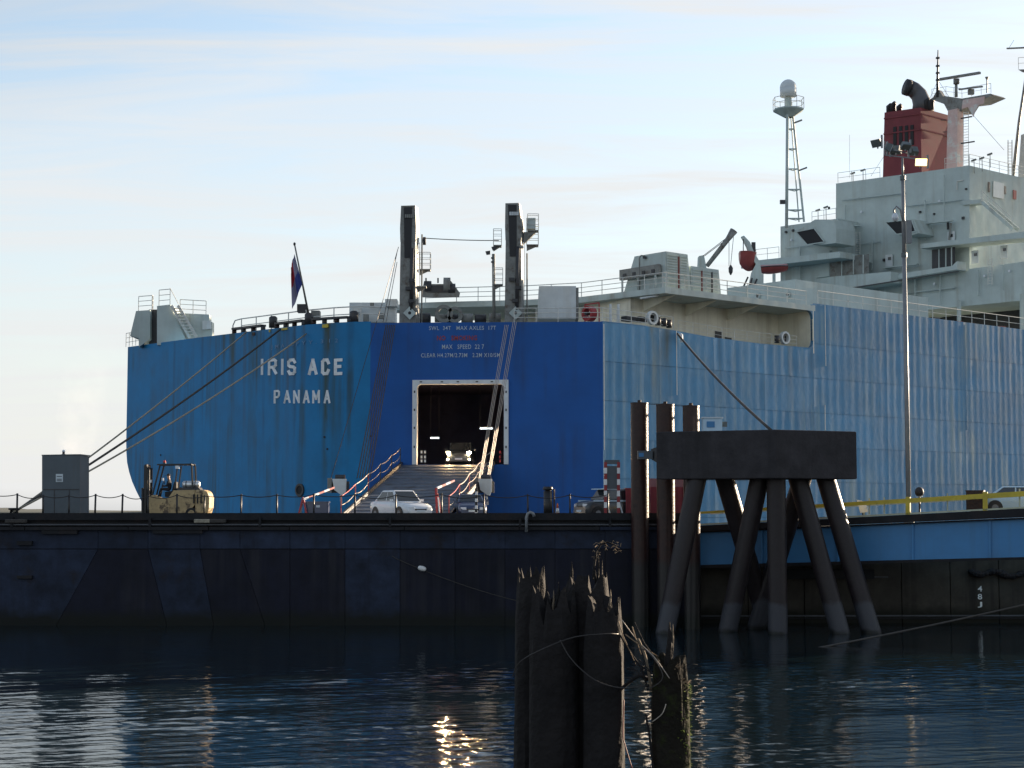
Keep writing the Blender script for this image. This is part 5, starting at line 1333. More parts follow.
# --- forklift with driver
FLY = 88.7
def fk(x, y, dy=0.0): return P(x, y, FLY) + Vector((0, dy, 0))
g0 = P(178, 519, FLY); g0.z = DECK
fork = root('forklift', g0, 'cream counterbalance forklift with black overhead guard facing the hut', 'forklift')
def fpart(name, mat, pix, dep, dy=0.0, parent=fork):
    return MB().prism([fk(x, y, dy - dep / 2) for x, y in pix], Vector((0, dep, 0))).build(name, mat, parent)
body = fpart('body', 'forklift_cream', [(150, 514), (150, 497), (156, 495), (163, 499), (171, 497.5), (176, 490.5), (197, 490), (197, 505), (190, 512), (176, 514)], 1.25)
fpart('step_plate', 'forklift_cream', [(152, 514), (152, 505), (172, 503.5), (172, 514)], 1.32)
cw = fpart('counterweight', 'forklift_cream', [(197.2, 490), (206, 490), (210, 492), (212, 498), (211.5, 508), (209.5, 514), (197.2, 514)], 1.35)
bv = cw.modifiers.new('round', 'BEVEL'); bv.width = 0.10; bv.segments = 3
for x in (195.6, 199.2, 202.8): fpart('cooling_slot', 'void_dark', [(x, 494.5), (x + 1.4, 494.5), (x + 1.4, 503.5), (x, 503.5)], 0.03, -0.685, cw)
fpart('seat', 'rubber', [(166, 497), (166, 492), (173, 491), (175, 482), (177, 482), (177, 492), (174, 497)], 0.55)
fpart('engine_cover', 'dark_steel', [(178, 490), (180, 487.5), (200, 487.5), (202, 490)], 0.9)
tk0, tk1 = fk(183.5, 484.5, -0.25), fk(201, 484.5, -0.25)
dv_ = (tk1 - tk0).normalized()
MB().tube([tk0, tk0 + dv_ * 0.06, tk1 - dv_ * 0.06, tk1], [0.11, 0.185, 0.185, 0.11], 14).build('gas_tank', 'tank_silver', fork, True)
for x in (187, 196): MB().tube([fk(x, 484.5, -0.25), fk(x + 0.9, 484.5, -0.25)], 0.195, 14).build('tank_strap', 'dark_steel', fork)
for s in (-0.5, 0.5):
    MB().tube([fk(154, 497, s), fk(162, 465.5, s)], 0.05, 6).build('guard_post', 'black_paint', fork)
    MB().tube([fk(194.5, 488, s), fk(193.5, 466, s), fk(192, 464.8, s)], 0.055, 6).build('guard_post', 'black_paint', fork)
    MB().tube([fk(176.5, 489, s), fk(179.5, 466, s)], 0.045, 6).build('guard_post', 'black_paint', fork)
    MB().bar(fk(159, 465, s), fk(193.5, 464.5, s), 0.08, 0.08).build('guard_rail', 'black_paint', fork)
for x in (160, 164.5, 169, 173.5, 178, 182.5, 187, 192): MB().bar(fk(x, 464.8, -0.5), fk(x, 464.8, 0.5), 0.06, 0.04).build('guard_bar', 'black_paint', fork)
for s in (-0.42, 0.42):
    MB().bar(fk(146.5, 516, s), fk(147.5, 465.5, s), 0.16, 0.14, up=(0, 1, 0)).build('mast_rail', 'black_paint', fork)
    MB().bar(fk(149.8, 516, s * 0.8), fk(150.2, 468, s * 0.8), 0.10, 0.12, up=(0, 1, 0)).build('mast_rail', 'black_paint', fork)
    MB().prism([fk(143.2, 497, s * 0.7), fk(144.2, 497, s * 0.7), fk(144.2, 517.5, s * 0.7), fk(127, 517.5, s * 0.7), fk(127, 516.9, s * 0.7), fk(143.2, 516.2, s * 0.7)], Vector((0, 0.12, 0))).build('fork_tine', 'black_paint', fork)
for y in (466.5, 482, 500): MB().bar(fk(147.5, y, -0.45), fk(147.5, y, 0.45), 0.12, 0.2).build('mast_crossbar', 'black_paint', fork)
MB().prism([fk(143.8, 488, -0.6), fk(145, 488, -0.6), fk(145, 512, -0.6), fk(143.8, 512, -0.6)], Vector((0, 1.2, 0))).build('fork_carriage', 'dark_steel', fork)
MB().tube([fk(148.5, 514, 0), fk(148.5, 468, 0)], 0.07, 8).build('lift_cylinder', 'mast_grey', fork)
MB().tube([fk(160.5, 497, 0), fk(163, 485, 0)], 0.03, 6).build('steering_column', 'black_paint', fork)
sw = fk(163.2, 484.5, 0); MB().tube([sw + Vector((0.06 * math.sin(a_), 0.19 * math.cos(a_), 0.17 * math.sin(a_))) for a_ in np.linspace(0, 6.28, 14)], 0.02, 5).build('steering_wheel', 'black_paint', fork)
def wheel(c, r_, wd_, parent, rim='forklift_cream', axis=Vector((0, 1, 0))):
    ty = MB().tube([c - axis * wd_ / 2, c - axis * wd_ * 0.4, c + axis * wd_ * 0.4, c + axis * wd_ / 2], [r_ * 0.88, r_, r_, r_ * 0.88], 20).build('wheel', 'rubber', parent, False)
    shade_auto(ty)
    MB().tube([c - axis * (wd_ / 2 + 0.012), c + axis * (wd_ / 2 + 0.012)], r_ * 0.55, 14).build('rim', rim, ty)
    return ty
for s in (-0.52, 0.52):
    p = fk(158.5, 510, s); p.z = DECK + 0.40; wheel(p, 0.40, 0.28, fork)
    p = fk(193.5, 511, s); p.z = DECK + 0.32; wheel(p, 0.32, 0.24, fork)
bc = fk(164.5, 463.6); bb_ = MB().tube([bc, bc + UZ * 0.06], 0.085, 10).build('beacon_base', 'black_paint', fork)
MB().tube([bc + UZ * 0.06, bc + UZ * 0.17], [0.075, 0.065], 10).build('beacon_lens', 'cap_red', bb_)
for x in (179.5,): MB().box(fk(x, 467.5, -0.56), (0.2, 0.12, 0.16)).build('work_light', 'lamp_clear', fork)
for x, y in ((153, 481.5), (165, 479.5)): MB().box(fk(x, y, -0.56), (0.1, 0.06, 0.14)).build('mirror', 'lamp_clear', fork)
def skin_person(name, joints, edges, label, mats, loc, cat='person'):
    me = bpy.data.meshes.new(name); me.from_pydata([Vector(j[0]) for j in joints], edges, [])
    o = bpy.data.objects.new(name, me); col.objects.link(o); o.location = loc
    sk = o.modifiers.new('skin', 'SKIN'); sk.use_smooth_shade = True
    me.skin_vertices or me.attributes
    for i, j in enumerate(joints):
        me.skin_vertices[0].data[i].radius = (j[1], j[2] if len(j) > 2 else j[1])
    me.skin_vertices[0].data[0].use_root = True
    ss = o.modifiers.new('smooth', 'SUBSURF'); ss.levels = ss.render_levels = 1
    dg = bpy.context.evaluated_depsgraph_get(); bpy.context.view_layer.update()
    me2 = bpy.data.meshes.new_from_object(o.evaluated_get(bpy.context.evaluated_depsgraph_get()))
    o.modifiers.clear(); o.data = me2
    for m_ in mats: me2.materials.append(M[m_])
    return tag(o, label, cat)
J = [((0, 0, 0.10), 0.16, 0.13), ((-0.01, 0, 0.32), 0.15, 0.12), ((-0.03, 0, 0.52), 0.17, 0.12), ((-0.06, 0, 0.62), 0.065), ((-0.09, 0, 0.70), 0.075), ((-0.10, 0, 0.80), 0.095), ((-0.10, 0, 0.88), 0.06),
     ((-0.04, -0.20, 0.52), 0.07), ((-0.12, -0.27, 0.28), 0.055), ((-0.34, -0.16, 0.26), 0.042), ((-0.41, -0.13, 0.28), 0.045),
     ((-0.04, 0.20, 0.52), 0.07), ((-0.12, 0.27, 0.28), 0.055), ((-0.34, 0.16, 0.26), 0.042), ((-0.41, 0.13, 0.28), 0.045),
     ((-0.06, -0.11, 0.08), 0.10), ((-0.46, -0.13, 0.12), 0.075), ((-0.56, -0.13, -0.26), 0.05), ((-0.66, -0.13, -0.31), 0.045),
     ((-0.06, 0.11, 0.08), 0.10), ((-0.46, 0.13, 0.12), 0.075), ((-0.56, 0.13, -0.26), 0.05), ((-0.66, 0.13, -0.31), 0.045)]
E = [(0, 1), (1, 2), (2, 3), (3, 4), (4, 5), (5, 6), (2, 7), (7, 8), (8, 9), (9, 10), (2, 11), (11, 12), (12, 13), (13, 14), (0, 15), (15, 16), (16, 17), (17, 18), (0, 19), (19, 20), (20, 21), (21, 22)]
seat_p = fk(170, 491, 0)
drv = skin_person('person', J, E, 'forklift driver in dark clothes seated under the guard, hands on the wheel', ['cloth_dark', 'skin'], seat_p)
for p in drv.data.polygons:
    if p.center.z > 0.63 or p.center.x < -0.385 and 0.2 < p.center.z < 0.4: p.material_index = 1
mb = MB(); mb.dome(seat_p + Vector((-0.09, 0, 0.83)), 0.105, 0.10, 12, 5, -0.1); mb.prism([seat_p + Vector((-0.16, -0.07, 0.83)), seat_p + Vector((-0.27, -0.05, 0.82)), seat_p + Vector((-0.27, 0.05, 0.82)), seat_p + Vector((-0.16, 0.07, 0.83))], Vector((0, 0, 0.015)))
ORIGIN[drv.name] = seat_p
cp_ = mb.build('cap', 'cloth_dark', drv, True)

# --- cars
def make_car(name, label, cat, loc, rz, L=4.2, W=1.70, H=1.42, paint='car_white', suv=False, lights=None, group=None):
    """local axes: +x forward, origin on the ground under the middle"""
    o = root(name, loc, label, cat, group, rz if rz else 1e-6)
    hw = W / 2; hood = 0.90 if not suv else 1.02; nose = 0.68 if not suv else 0.86; belt = 0.95 if not suv else 1.06; tail = 0.98 if not suv else 1.06
    st = [(-L / 2, .80, .42, tail - .22), (-L / 2 + .10, .92, .28, tail - .04), (-L / 2 + .45, .985, .22, tail), (-L * .30, 1, .20, belt + .01), (0, 1, .20, belt), (L * .17, 1, .20, belt - .02), (L * .24, .99, .20, hood), (L / 2 - .55, .97, .20, (hood + nose) / 2 + .05), (L / 2 - .18, .92, .22, nose + .06), (L / 2 - .03, .84, .30, nose - .06), (L / 2, .76, .40, nose - .18)]
    rows = []
    for x, w_, z0, z1 in st:
        w_ *= hw; zm = z0 + (z1 - z0) * 0.55
        half = [(w_ * .72, z0), (w_ * .96, z0 + .07), (w_, zm), (w_ * .975, z1 - .09), (w_ * .90, z1 - .02), (w_ * .6, z1 + .012), (0, z1 + .025)]
        rows.append([Vector((x, -a_, b_)) for a_, b_ in half] + [Vector((x, a_, b_)) for a_, b_ in half[-2::-1]])
    mb = MB(); mb.grid(rows); mb.add(rows[0], [tuple(range(13))]); mb.add(rows[-1], [tuple(range(12, -1, -1))])
    mb.add([r_[0] for r_ in rows] + [r_[-1] for r_ in rows], [(i, i + 1, i + 1 + len(rows), i + len(rows)) for i in range(len(rows) - 1)])
    bd = shade_auto(mb.build('body', paint, o, local=True), 40)
    # cabin
    xf, xt, xr_, xb = (L * .215, L * .06, -L * .22, -L * .40) if not suv else (L * .20, L * .09, -L * .40, -L * .465)
    wb, wt = hw * .90, hw * .72
    wt = wt if not suv else hw * .78
    bt = belt - .03
    c8 = [Vector((xb, -wb, bt)), Vector((xf, -wb, bt)), Vector((xf, wb, bt)), Vector((xb, wb, bt)), Vector((xr_, -wt, H)), Vector((xt, -wt, H)), Vector((xt, wt, H)), Vector((xr_, wt, H))]
    cb_ = MB().hexa(c8).build('cabin', paint, o, local=True)
    bvm = cb_.modifiers.new('round', 'BEVEL'); bvm.width = 0.07; bvm.segments = 3
    def bil(q, s, t): return q[0].lerp(q[1], s).lerp(q[3].lerp(q[2], s), t)
    def pane(q, s0, s1, t0, t1, nm):
        n_ = (q[1] - q[0]).cross(q[3] - q[0]).normalized(); ctr_ = sum(q, Vector()) / 4
        if n_.dot(ctr_ - Vector((ctr_.x * .3, 0, bt))) < 0: n_ = -n_
        MB().prism([bil(q, s0, t0) + n_ * .004, bil(q, s1, t0) + n_ * .004, bil(q, s1, t1) + n_ * .004, bil(q, s0, t1) + n_ * .004], n_ * .008).build(nm, 'car_glass', o, local=True)
    pane([c8[1], c8[2], c8[6], c8[5]], .07, .93, .08, .90, 'windscreen'); pane([c8[3], c8[0], c8[4], c8[7]], .08, .92, .12, .88, 'rear_window')
    for q in ([c8[0], c8[1], c8[5], c8[4]], [c8[3], c8[2], c8[6], c8[7]]):
        pane(q, .56, .93, .12, .86, 'side_window'); pane(q, .10, .52, .12, .86, 'side_window')
    for sx, sy in ((.31, -1), (.31, 1), (-.31, -1), (-.31, 1)):
        wheel(Vector((sx * L, sy * (hw - .10), .31)), .31, .2, o, 'galvanised')
        arch = MB().tube([Vector((sx * L, sy * (hw - .02), .33)), Vector((sx * L, sy * (hw + .004), .33))], .37, 18).build('wheel_arch', 'black_paint', o, local=True)
    for sy in (-1, 1):
        lz, ly, lm = (nose - .10, hw * .62, 'lamp_clear') if not lights else (lights[0], lights[1], lights[2])
        MB().prism([Vector((L / 2 - .10, sy * (ly - .15), lz - .07)), Vector((L / 2 - .16, sy * (ly + .15), lz - .06)), Vector((L / 2 - .17, sy * (ly + .15), lz + .07)), Vector((L / 2 - .10, sy * (ly - .15), lz + .08))], Vector((.13, 0, 0))).build('headlight', lm if not lights else 'lamp_clear', o, local=True)
        if lights:
            c_ = Vector((L / 2 + .035, sy * ly, lz)); MB().tube([c_, c_ + Vector((.02, 0, 0))], .095, 12).build('headlight_bulb', 'headlight', o, local=True)
            c_ = Vector((L / 2 + .035, sy * (ly + .03), lz - .45)); MB().tube([c_, c_ + Vector((.02, 0, 0))], .055, 10).build('foglight', 'foglight', o, local=True)
        MB().box(Vector((xf - .28, sy * (hw + .07), bt + .10)), (.10, .16, .12)).build('door_mirror', paint, o, local=True)
        MB().prism([Vector((-L / 2 - .01, sy * hw * .45, tail - .30)), Vector((-L / 2 - .01, sy * hw * .78, tail - .30)), Vector((-L / 2 + .06, sy * hw * .80, tail - .10)), Vector((-L / 2 + .06, sy * hw * .45, tail - .10))], Vector((.03, 0, 0))).build('tail_lamp', 'cap_red', o, local=True)
    MB().box(Vector((L / 2 - .015, 0, nose - .16)), (.06, hw * .8, .09)).build('grille', 'black_paint', o, local=True)
    MB().box(Vector((L / 2 - .03, 0, .40)), (.12, hw * 1.55, .16)).build('bumper', paint, o, local=True)
    MB().box(Vector((L / 2 + .045, 0, .45)), (.02, .5, .11)).build('number_plate', 'sign_pale', o, local=True)
    return o
cl = P(401, 519, 89.7); cl.z = DECK
make_car('hatchback_car', 'white hatchback driving off at the foot of the ramp', 'car', cl, R(-90 + 33), 4.25, 1.74, 1.56, 'car_white')
inn_p = cpt(455.3, 455) - CHN * 5.0
hdr = Vector((inn_p.x, inn_p.y, zd0 + 0.01))
make_car('sport_utility_car', 'tall dark car with glaring headlights inside the stern door', 'car', hdr, math.atan2(CHN.y, CHN.x) + 0.0, 4.5, 1.84, 1.64, 'car_green', True, (0.86, 0.70, 'headlight'))
p = P(470, 519, 92.5); p.z = DECK
make_car('dark_car', 'dark blue car half hidden behind the red ramp rail', 'car', p, R(-90 + 6), 4.1, 1.66, 1.38, 'car_navy')
p = P(608, 519, 91.5); p.z = DECK
jp = make_car('parked_jeep', 'dark parked off-road car behind the striped frame', 'car', p, R(-90 - 62), 3.6, 1.66, 1.62, 'car_green', True)
for sy in (-1, 1): MB().box(Vector((-0.1, sy * 0.835, 1.0)), (3.0, 0.03, 0.09)).build('side_stripe', 'stripe_blue', jp, local=True)
MB().box(Vector((-0.3, 0, 1.645)), (2.0, 1.2, 0.05)).build('roof_panel', 'stripe_blue', jp, local=True)

# --- odds and ends on the dock
def striped_bar(a_, b_, wd_, n_, parent, m1='paint_red', m2='paint_white'):
    a_, b_ = Vector(a_), Vector(b_)
    for i in range(n_): MB().bar(a_.lerp(b_, i / n_), a_.lerp(b_, (i + 1) / n_ - 0.002), wd_).build('stripe_band', m1 if i % 2 else m2, parent)
gy = 89.8
gt = root('height_gauge', P(612, 519, gy), 'tall red and white striped portal frame beside the jeep', 'barrier')
def gp(x, y): 
    q = P(x, y, gy); return q
for x in (605.5, 618.5):
    a_ = gp(x, 519); a_.z = DECK; striped_bar(a_, gp(x, 462), 0.16, 10, gt)
    MB().bar(a_ + Vector((0, -0.5, 0.03)), a_ + Vector((0, 0.5, 0.03)), 0.14, 0.06).build('foot_bar', 'dark_steel', gt)
MB().bar(gp(604.5, 462), gp(619.5, 462), 0.14, 0.22).build('cross_bar', 'hut_grey', gt)
MB().bar(gp(605.5, 500), gp(610.5, 515), 0.07).bar(gp(618.5, 500), gp(623, 515), 0.07).build('brace', 'sign_pale', gt)
MB().prism([gp(607, 466), gp(617, 466), gp(617, 489), gp(607, 489)], Vector((0, 0.04, 0))).build('sign_board', 'hut_grey', gt)
# red bin + skip behind the piles
def skip(x0, x1, y0, Y, dep, label, mat, lidmat=None):
    a_, b_ = P(x0, 519, Y), P(x1, 519, Y); a_.z = b_.z = DECK; zt_ = P(x0, y0, Y).z
    o = root('steel_skip', (a_ + b_) / 2, label, 'skip', 'red steel skips on the dock')
    MB().hexa([a_, b_, b_ + Vector((0, dep, 0)), a_ + Vector((0, dep, 0))] + [Vector((p.x, p.y, zt_)) for p in (a_ - Vector((.05, .05, 0)), b_ + Vector((.05, -.05, 0)), b_ + Vector((.05, dep + .05, 0)), a_ + Vector((-.05, dep + .05, 0)))]).build('skip_body', mat, o)
    n_ = max(2, int((x1 - x0) / 7))
    for i in range(n_ + 1):
        c_ = a_.lerp(b_, i / n_); MB().bar(c_ - Vector((0, .06, 0)), Vector((c_.x, c_.y - .09, zt_)), .08).build('rib', mat, o)
    if lidmat:
        MB().box(((a_.x + b_.x) / 2, a_.y + dep / 2, zt_ + 0.24), (b_.x - a_.x + .1, dep, 0.46)).build('load_cover', lidmat, o)
    return o
skip(626.5, 642, 488, 91.0, 1.6, 'small bright red steel skip left of the first pipe pile', 'skip_red')
skip(651, 692, 487, 91.6, 2.0, 'wide dark red skip with a pinkish load behind the pipe piles', 'skip_red', 'skip_pink')
# mooring bitt and cone
p = P(548, 519, 88.3); p.z = DECK
bt = root('mooring_bitt', p, 'stout black mooring bitt standing at the dock edge', 'bollard')
MB().tube([p, p + UZ * 1.5], 0.24, 12).build('bitt_post', 'black_paint', bt, True)
MB().tube([p + UZ * 1.5, p + UZ * 1.58, p + UZ * 1.74], [0.13, 0.28, 0.24], 12).build('bitt_cap', 'black_paint', bt, True)
MB().tube([p + Vector((0.33, 0, 0)), p + Vector((0.33, 0, 1.6))], 0.05, 6).build('bitt_pipe', 'rust_steel', bt)
p = P(557.5, 519, 89.0); p.z = DECK
cn = root('traffic_cone', p, 'orange and white traffic cone by the bitt, sunlit on one side', 'cone')
MB().box(p + UZ * .02, (.42, .42, .04)).build('cone_base', 'rubber', cn)
MB().tube([p + UZ * .04, p + UZ * .35], [.17, .11], 12).build('cone_lower', 'cone_orange', cn, True); MB().tube([p + UZ * .35, p + UZ * .60], [.11, .07], 12).build('cone_band', 'paint_white', cn, True); MB().tube([p + UZ * .60, p + UZ * .86], [.07, .03], 12).build('cone_tip', 'cone_orange', cn, True)
# red A-frame barrier with a striped arm, left of the ramp
by = 90.4
p = P(303, 519, by); p.z = DECK
bar_ = root('barrier_trestle', p, 'red A-frame trestle with a striped arm left of the ramp', 'barrier')
tpz = P(303, 497.5, by)
for dx_ in (-0.28, 0.28):
    MB().bar(p + Vector((dx_, -0.15, 0)), tpz, 0.09).build('trestle_leg', 'rail_red', bar_)
    MB().bar(p + Vector((dx_ * .8, 0.35, 0)), tpz, 0.08).build('trestle_leg', 'rail_white', bar_)
striped_bar(P(303, 499.5, by - .05), P(334, 487.5, by + 2.0), 0.10, 6, bar_, 'rail_red', 'paint_white')
# red end post of the ramp rail
p = P(438.5, 519, 89.4); p.z = DECK
rp2 = root('rail_gate', p, 'red and white end frame of the ramp handrail', 'barrier')
tz = P(437, 488, 89.4)
MB().bar(p - Vector((.06, 0, 0)), tz - Vector((.06, 0, 0)), .12).bar(p + Vector((.2, .1, 0)), tz + Vector((.02, .1, -.3)), .08).build('gate_post', 'rail_red', rp2)
MB().bar(p + Vector((.10, -.05, 0)), tz + Vector((.06, -.05, -.5)), .06).build('gate_strut', 'paint_white', rp2)
striped_bar(tz, P(454, 480.5, 90.6), .11, 4, rp2, 'rail_red', 'paint_white')
# chevron post right of the dark car
p = P(476, 519, 90.0); p.z = DECK
cv = root('marker_post', p, 'black and white banded marker post right of the ramp', 'post')
striped_bar(p, P(476.5, 488, 90.0), .13, 9, cv, 'paint_white', 'black_paint')
p = P(317, 519, 91.0); p.z = DECK
tb = root('tool_locker', p, 'dark blue locker on the dock under the hoist box', 'locker')
MB().box(p + UZ * .45, (1.3, .8, .9)).build('locker_body', 'car_navy', tb); MB().box(p + UZ * .93, (1.36, .86, .07)).build('locker_lid', 'car_navy', tb); MB().box(p + Vector((.1, -.42, .7)), (.2, .03, .12)).build('locker_label', 'sign_pale', tb)

# --- rope with a white float on the dock's side
mb = MB(); mb.tube([P(392, 556, FY - .02)] + sag(P(395, 558, FY - .1), P(545, 607, FY - .6), .25, 12), 0.022, 5)
thing(mb, 'float_line', 'rope_dark', 'thin dark rope slanting down the dock side', 'rope', smooth=True)
c = P(422, 568.5, FY - .3); d_ = (P(460, 580, FY - .4) - c).normalized()
mb = MB(); mb.tube([c - d_ * .22, c - d_ * .16, c, c + d_ * .16, c + d_ * .22], [.05, .12, .14, .12, .05], 10)
thing(mb, 'fender_float', 'float_white', 'small white float threaded on the slanting rope', 'float', smooth=True)

# ================================================================== QUAY AND LINK BRIDGE ON THE RIGHT
QY = 89.2
quay = root('quay_wall', (45, QY + 3, 0), 'stained concrete quay wall under the blue bridge', 'quay')
MB().box((52, QY + 3.65, 1.9), (86, 7.0, 6.4)).build('quay_core', 'quay_wall', quay)
xk = 9.6
while xk < 70:
    w_ = random.choice((2.2, 2.6, 3.0))
    MB().box((xk + w_ / 2, QY + 0.05 + random.uniform(-.03, .03), 1.95), (w_ - 0.05, 0.22, 6.2)).build('wall_panel', 'quay_wall', quay); xk += w_
for y in (617, 619.5): MB().bar(P(690, y - 1, QY - .12), P(1100, y - 1.5, QY - .12), .12, .07).build('waling', 'ledge_grey' if y < 618 else 'pontoon_top', quay)
MB().box(P(830, 574, QY - .3), (4.6, .6, .5)).build('fender_beam', 'pontoon_top', quay)
MB().bar(P(866, 577, QY - .45), P(888, 577, QY - .45), .1, .08).build('fender_rail', 'ledge_grey', quay)
mb = MB()
for i in range(16):
    c = P(972 + i * 3.4, 572 + 2.0 * math.sin(i * .7) + i * .22, QY - .2); mb.dome(c, random.uniform(.14, .3), random.uniform(.12, .22), 8, 4, -.9)
mb.build('weed_clump', 'pontoon_top', quay)
for i, ch in enumerate('48J'):
    c = P(980, 591.5 + i * 8, QY - .09); lettering('depth_mark', ch, lambda x, y, c=c: c + Vector((x, 0, y)), .30, .24, .01, 'paint_white', quay)

bA, bB = P(690, 519, 88.2), P(1110, 505, 80.2)
def bpt(x, y, off=0.0):    # point on the near face of the bridge
    d = (bB - bA); n_ = Vector((d.y, -d.x, 0)).normalized()
    if n_.y > 0: n_ = -n_
    q = on(x, y, (Vector((bA.x, bA.y, 0)), n_)); return q + n_ * off
bd_ = Vector(((bB - bA).x, (bB - bA).y, 0)).normalized(); bn = Vector((bd_.y, -bd_.x, 0)); bn = bn if bn.y < 0 else -bn
def yl(x, y860, y1024): return y860 + (y1024 - y860) * (x - 860) / 164
bridge = root('link_bridge', bpt(860, 560), 'blue girder link bridge with yellow railings on the right', 'bridge')
stf = [690, 762, 838, 913, 990, 1067, 1110]
for a_, b_ in zip(stf, stf[1:]):
    MB().prism([bpt(a_ + .4, yl(a_, 526, 519)), bpt(b_ - .4, yl(b_, 526, 519)), bpt(b_ - .4, yl(b_, 561, 557)), bpt(a_ + .4, yl(a_, 561, 557))], -bn * .04).build('web_panel', 'girder_blue', bridge)
for x in stf[1:-1]:
    MB().bar(bpt(x, yl(x, 526, 519), .03), bpt(x, yl(x, 561, 557), .03), .10, .14, up=bn).build('web_stiffener', 'girder_blue', bridge)
def strip(y0, y1, y0b, y1b, off, dep, nm, mat, x0=690, x1=1110):
    return MB().prism([bpt(x0, yl(x0, y0, y0b), off), bpt(x1, yl(x1, y0, y0b), off), bpt(x1, yl(x1, y1, y1b), off), bpt(x0, yl(x0, y1, y1b), off)], -bn * dep).build(nm, mat, bridge)
strip(561.2, 564, 557.2, 559.6, .22, .5, 'bottom_flange', 'pontoon_top')
strip(524.6, 526, 517.6, 519, .22, .5, 'top_flange', 'pontoon_top')
strip(517.2, 524.3, 508.6, 517.2, .40, 4.6, 'deck_edge', 'pontoon_top')
strip(515.4, 517, 506.8, 508.4, .38, .12, 'toe_board', 'rail_pale')
strip(501.6, 505.4, 491.2, 496.6, .36, .14, 'hand_rail', 'rail_yellow', 690, 1110)
for x in (755, 832, 909, 986, 1063):
    MB().bar(bpt(x, yl(x, 500, 489.5), .30), bpt(x, yl(x, 521, 512), .30), .22, .16, up=bn).build('rail_post', 'rail_yellow', bridge)
for x in (885, 948, 1020, 870): MB().bar(bpt(x, yl(x, 499, 488.5), .2), bpt(x, yl(x, 515, 506.5), .2), .06).build('rail_stanchion', 'rail_pale', bridge)
strip(526.2, 561, 519.2, 557, -4.2, .04, 'far_web', 'girder_blue')
strip(501.6, 505.4, 491.2, 496.6, -4.0, .1, 'far_hand_rail', 'rail_pale')
for x in (720, 850, 990, 1090): MB().bar(bpt(x, yl(x, 500, 489.5), -3.8), bpt(x, yl(x, 516, 507), -3.8), .12).build('rail_post', 'rail_pale', bridge)
# things on the bridge
def bdeck(x, off):   # top of the bridge deck at pixel column x
    return bpt(x, yl(x, 517.2, 508.6), .4) - bn * (0.4 + off)
p = bdeck(972, 1.5); bxr = root('tool_chest', p, 'rust brown steel chest behind the yellow bridge railing', 'chest')
MB().box(p + UZ * .5, (.85, .6, 1.0), bd_, bn, UZ).build('chest_body', 'rust_steel', bxr); MB().box(p + UZ * 1.03, (.9, .65, .06), bd_, bn, UZ).build('chest_lid', 'rust_steel', bxr)
p = bdeck(1018, 2.6) - UZ * 0.25; make_car('bridge_car', 'white-roofed dark car on the bridge at the frame edge', 'car', p, math.atan2(bd_.y, bd_.x), 4.1, 1.66, 1.40, 'stripe_blue')
p = bdeck(858, .8); sgn = root('notice_board', p, 'small tilted white notice board at the bridge rail', 'sign')
MB().prism([p + Vector((-.2, 0, .9)), p + Vector((.25, 0, .8)), p + Vector((.38, 0, .28)), p + Vector((-.02, 0, .22))], Vector((0, .05, 0))).build('board', 'paint_white', sgn); MB().bar(p + Vector((.1, .06, 0)), p + Vector((.1, .06, .6)), .05).build('board_leg', 'dark_steel', sgn)
p = bdeck(913, 2.2); bl = root('deck_lantern', p, 'short post with a round black lantern beside the tall lamp pole', 'lamp')
MB().tube([p, p + UZ * 1.0], .05, 7).build('lantern_post', 'dark_steel', bl); MB().dome(p + UZ * 1.15, .24, .26, 12, 6, -.9).build('lantern_head', 'soot_black', bl, True); MB().tube([p + UZ * .92, p + UZ * 1.0], .14, 8).build('lantern_collar', 'sign_pale', bl)

# --- tall floodlight pole
LY = 93.0
p0 = P(908.6, 500, LY); p0.z = 5.1
pole = root('floodlight_pole', p0, 'tall thin pole carrying a cluster of floodlights, one lit orange', 'lamp pole')
top_z = P(902, 158, LY).z
MB().tube([p0, Vector((p0.x, p0.y, p0.z + .35))], .3, 12).build('pole_base', 'galvanised', pole)
zA, zB = P(905, 255, LY).z, P(904, 178, LY).z
MB().tube([p0 + UZ * .3, Vector((p0.x, p0.y, zA))], [.14, .12], 12).build('pole_shaft', 'galvanised', pole, True)
MB().tube([Vector((p0.x, p0.y, zA)), Vector((p0.x, p0.y, zB))], [.11, .10], 12).build('pole_shaft', 'galvanised', pole, True)
MB().tube([Vector((p0.x, p0.y, zB)), Vector((p0.x, p0.y, top_z))], [.07, .06], 10).build('pole_shaft', 'galvanised', pole, True)
for z in (zA, zB): MB().tube([Vector((p0.x, p0.y, z - .12)), Vector((p0.x, p0.y, z + .12))], .16, 12).build('pole_collar', 'lamp_grey', pole)
def LP_(x, y, dy=0.0): return P(x, y, LY) + Vector((p0.x - P(901.8, 160, LY).x, dy, 0))
arm = MB().bar(LP_(884, 155), LP_(926, 160), .06).bar(LP_(884, 155), LP_(884, 141), .06).bar(LP_(892, 152, -.5), LP_(912, 152, .5), .06)
arm.build('lamp_crossarm', 'galvanised', pole)
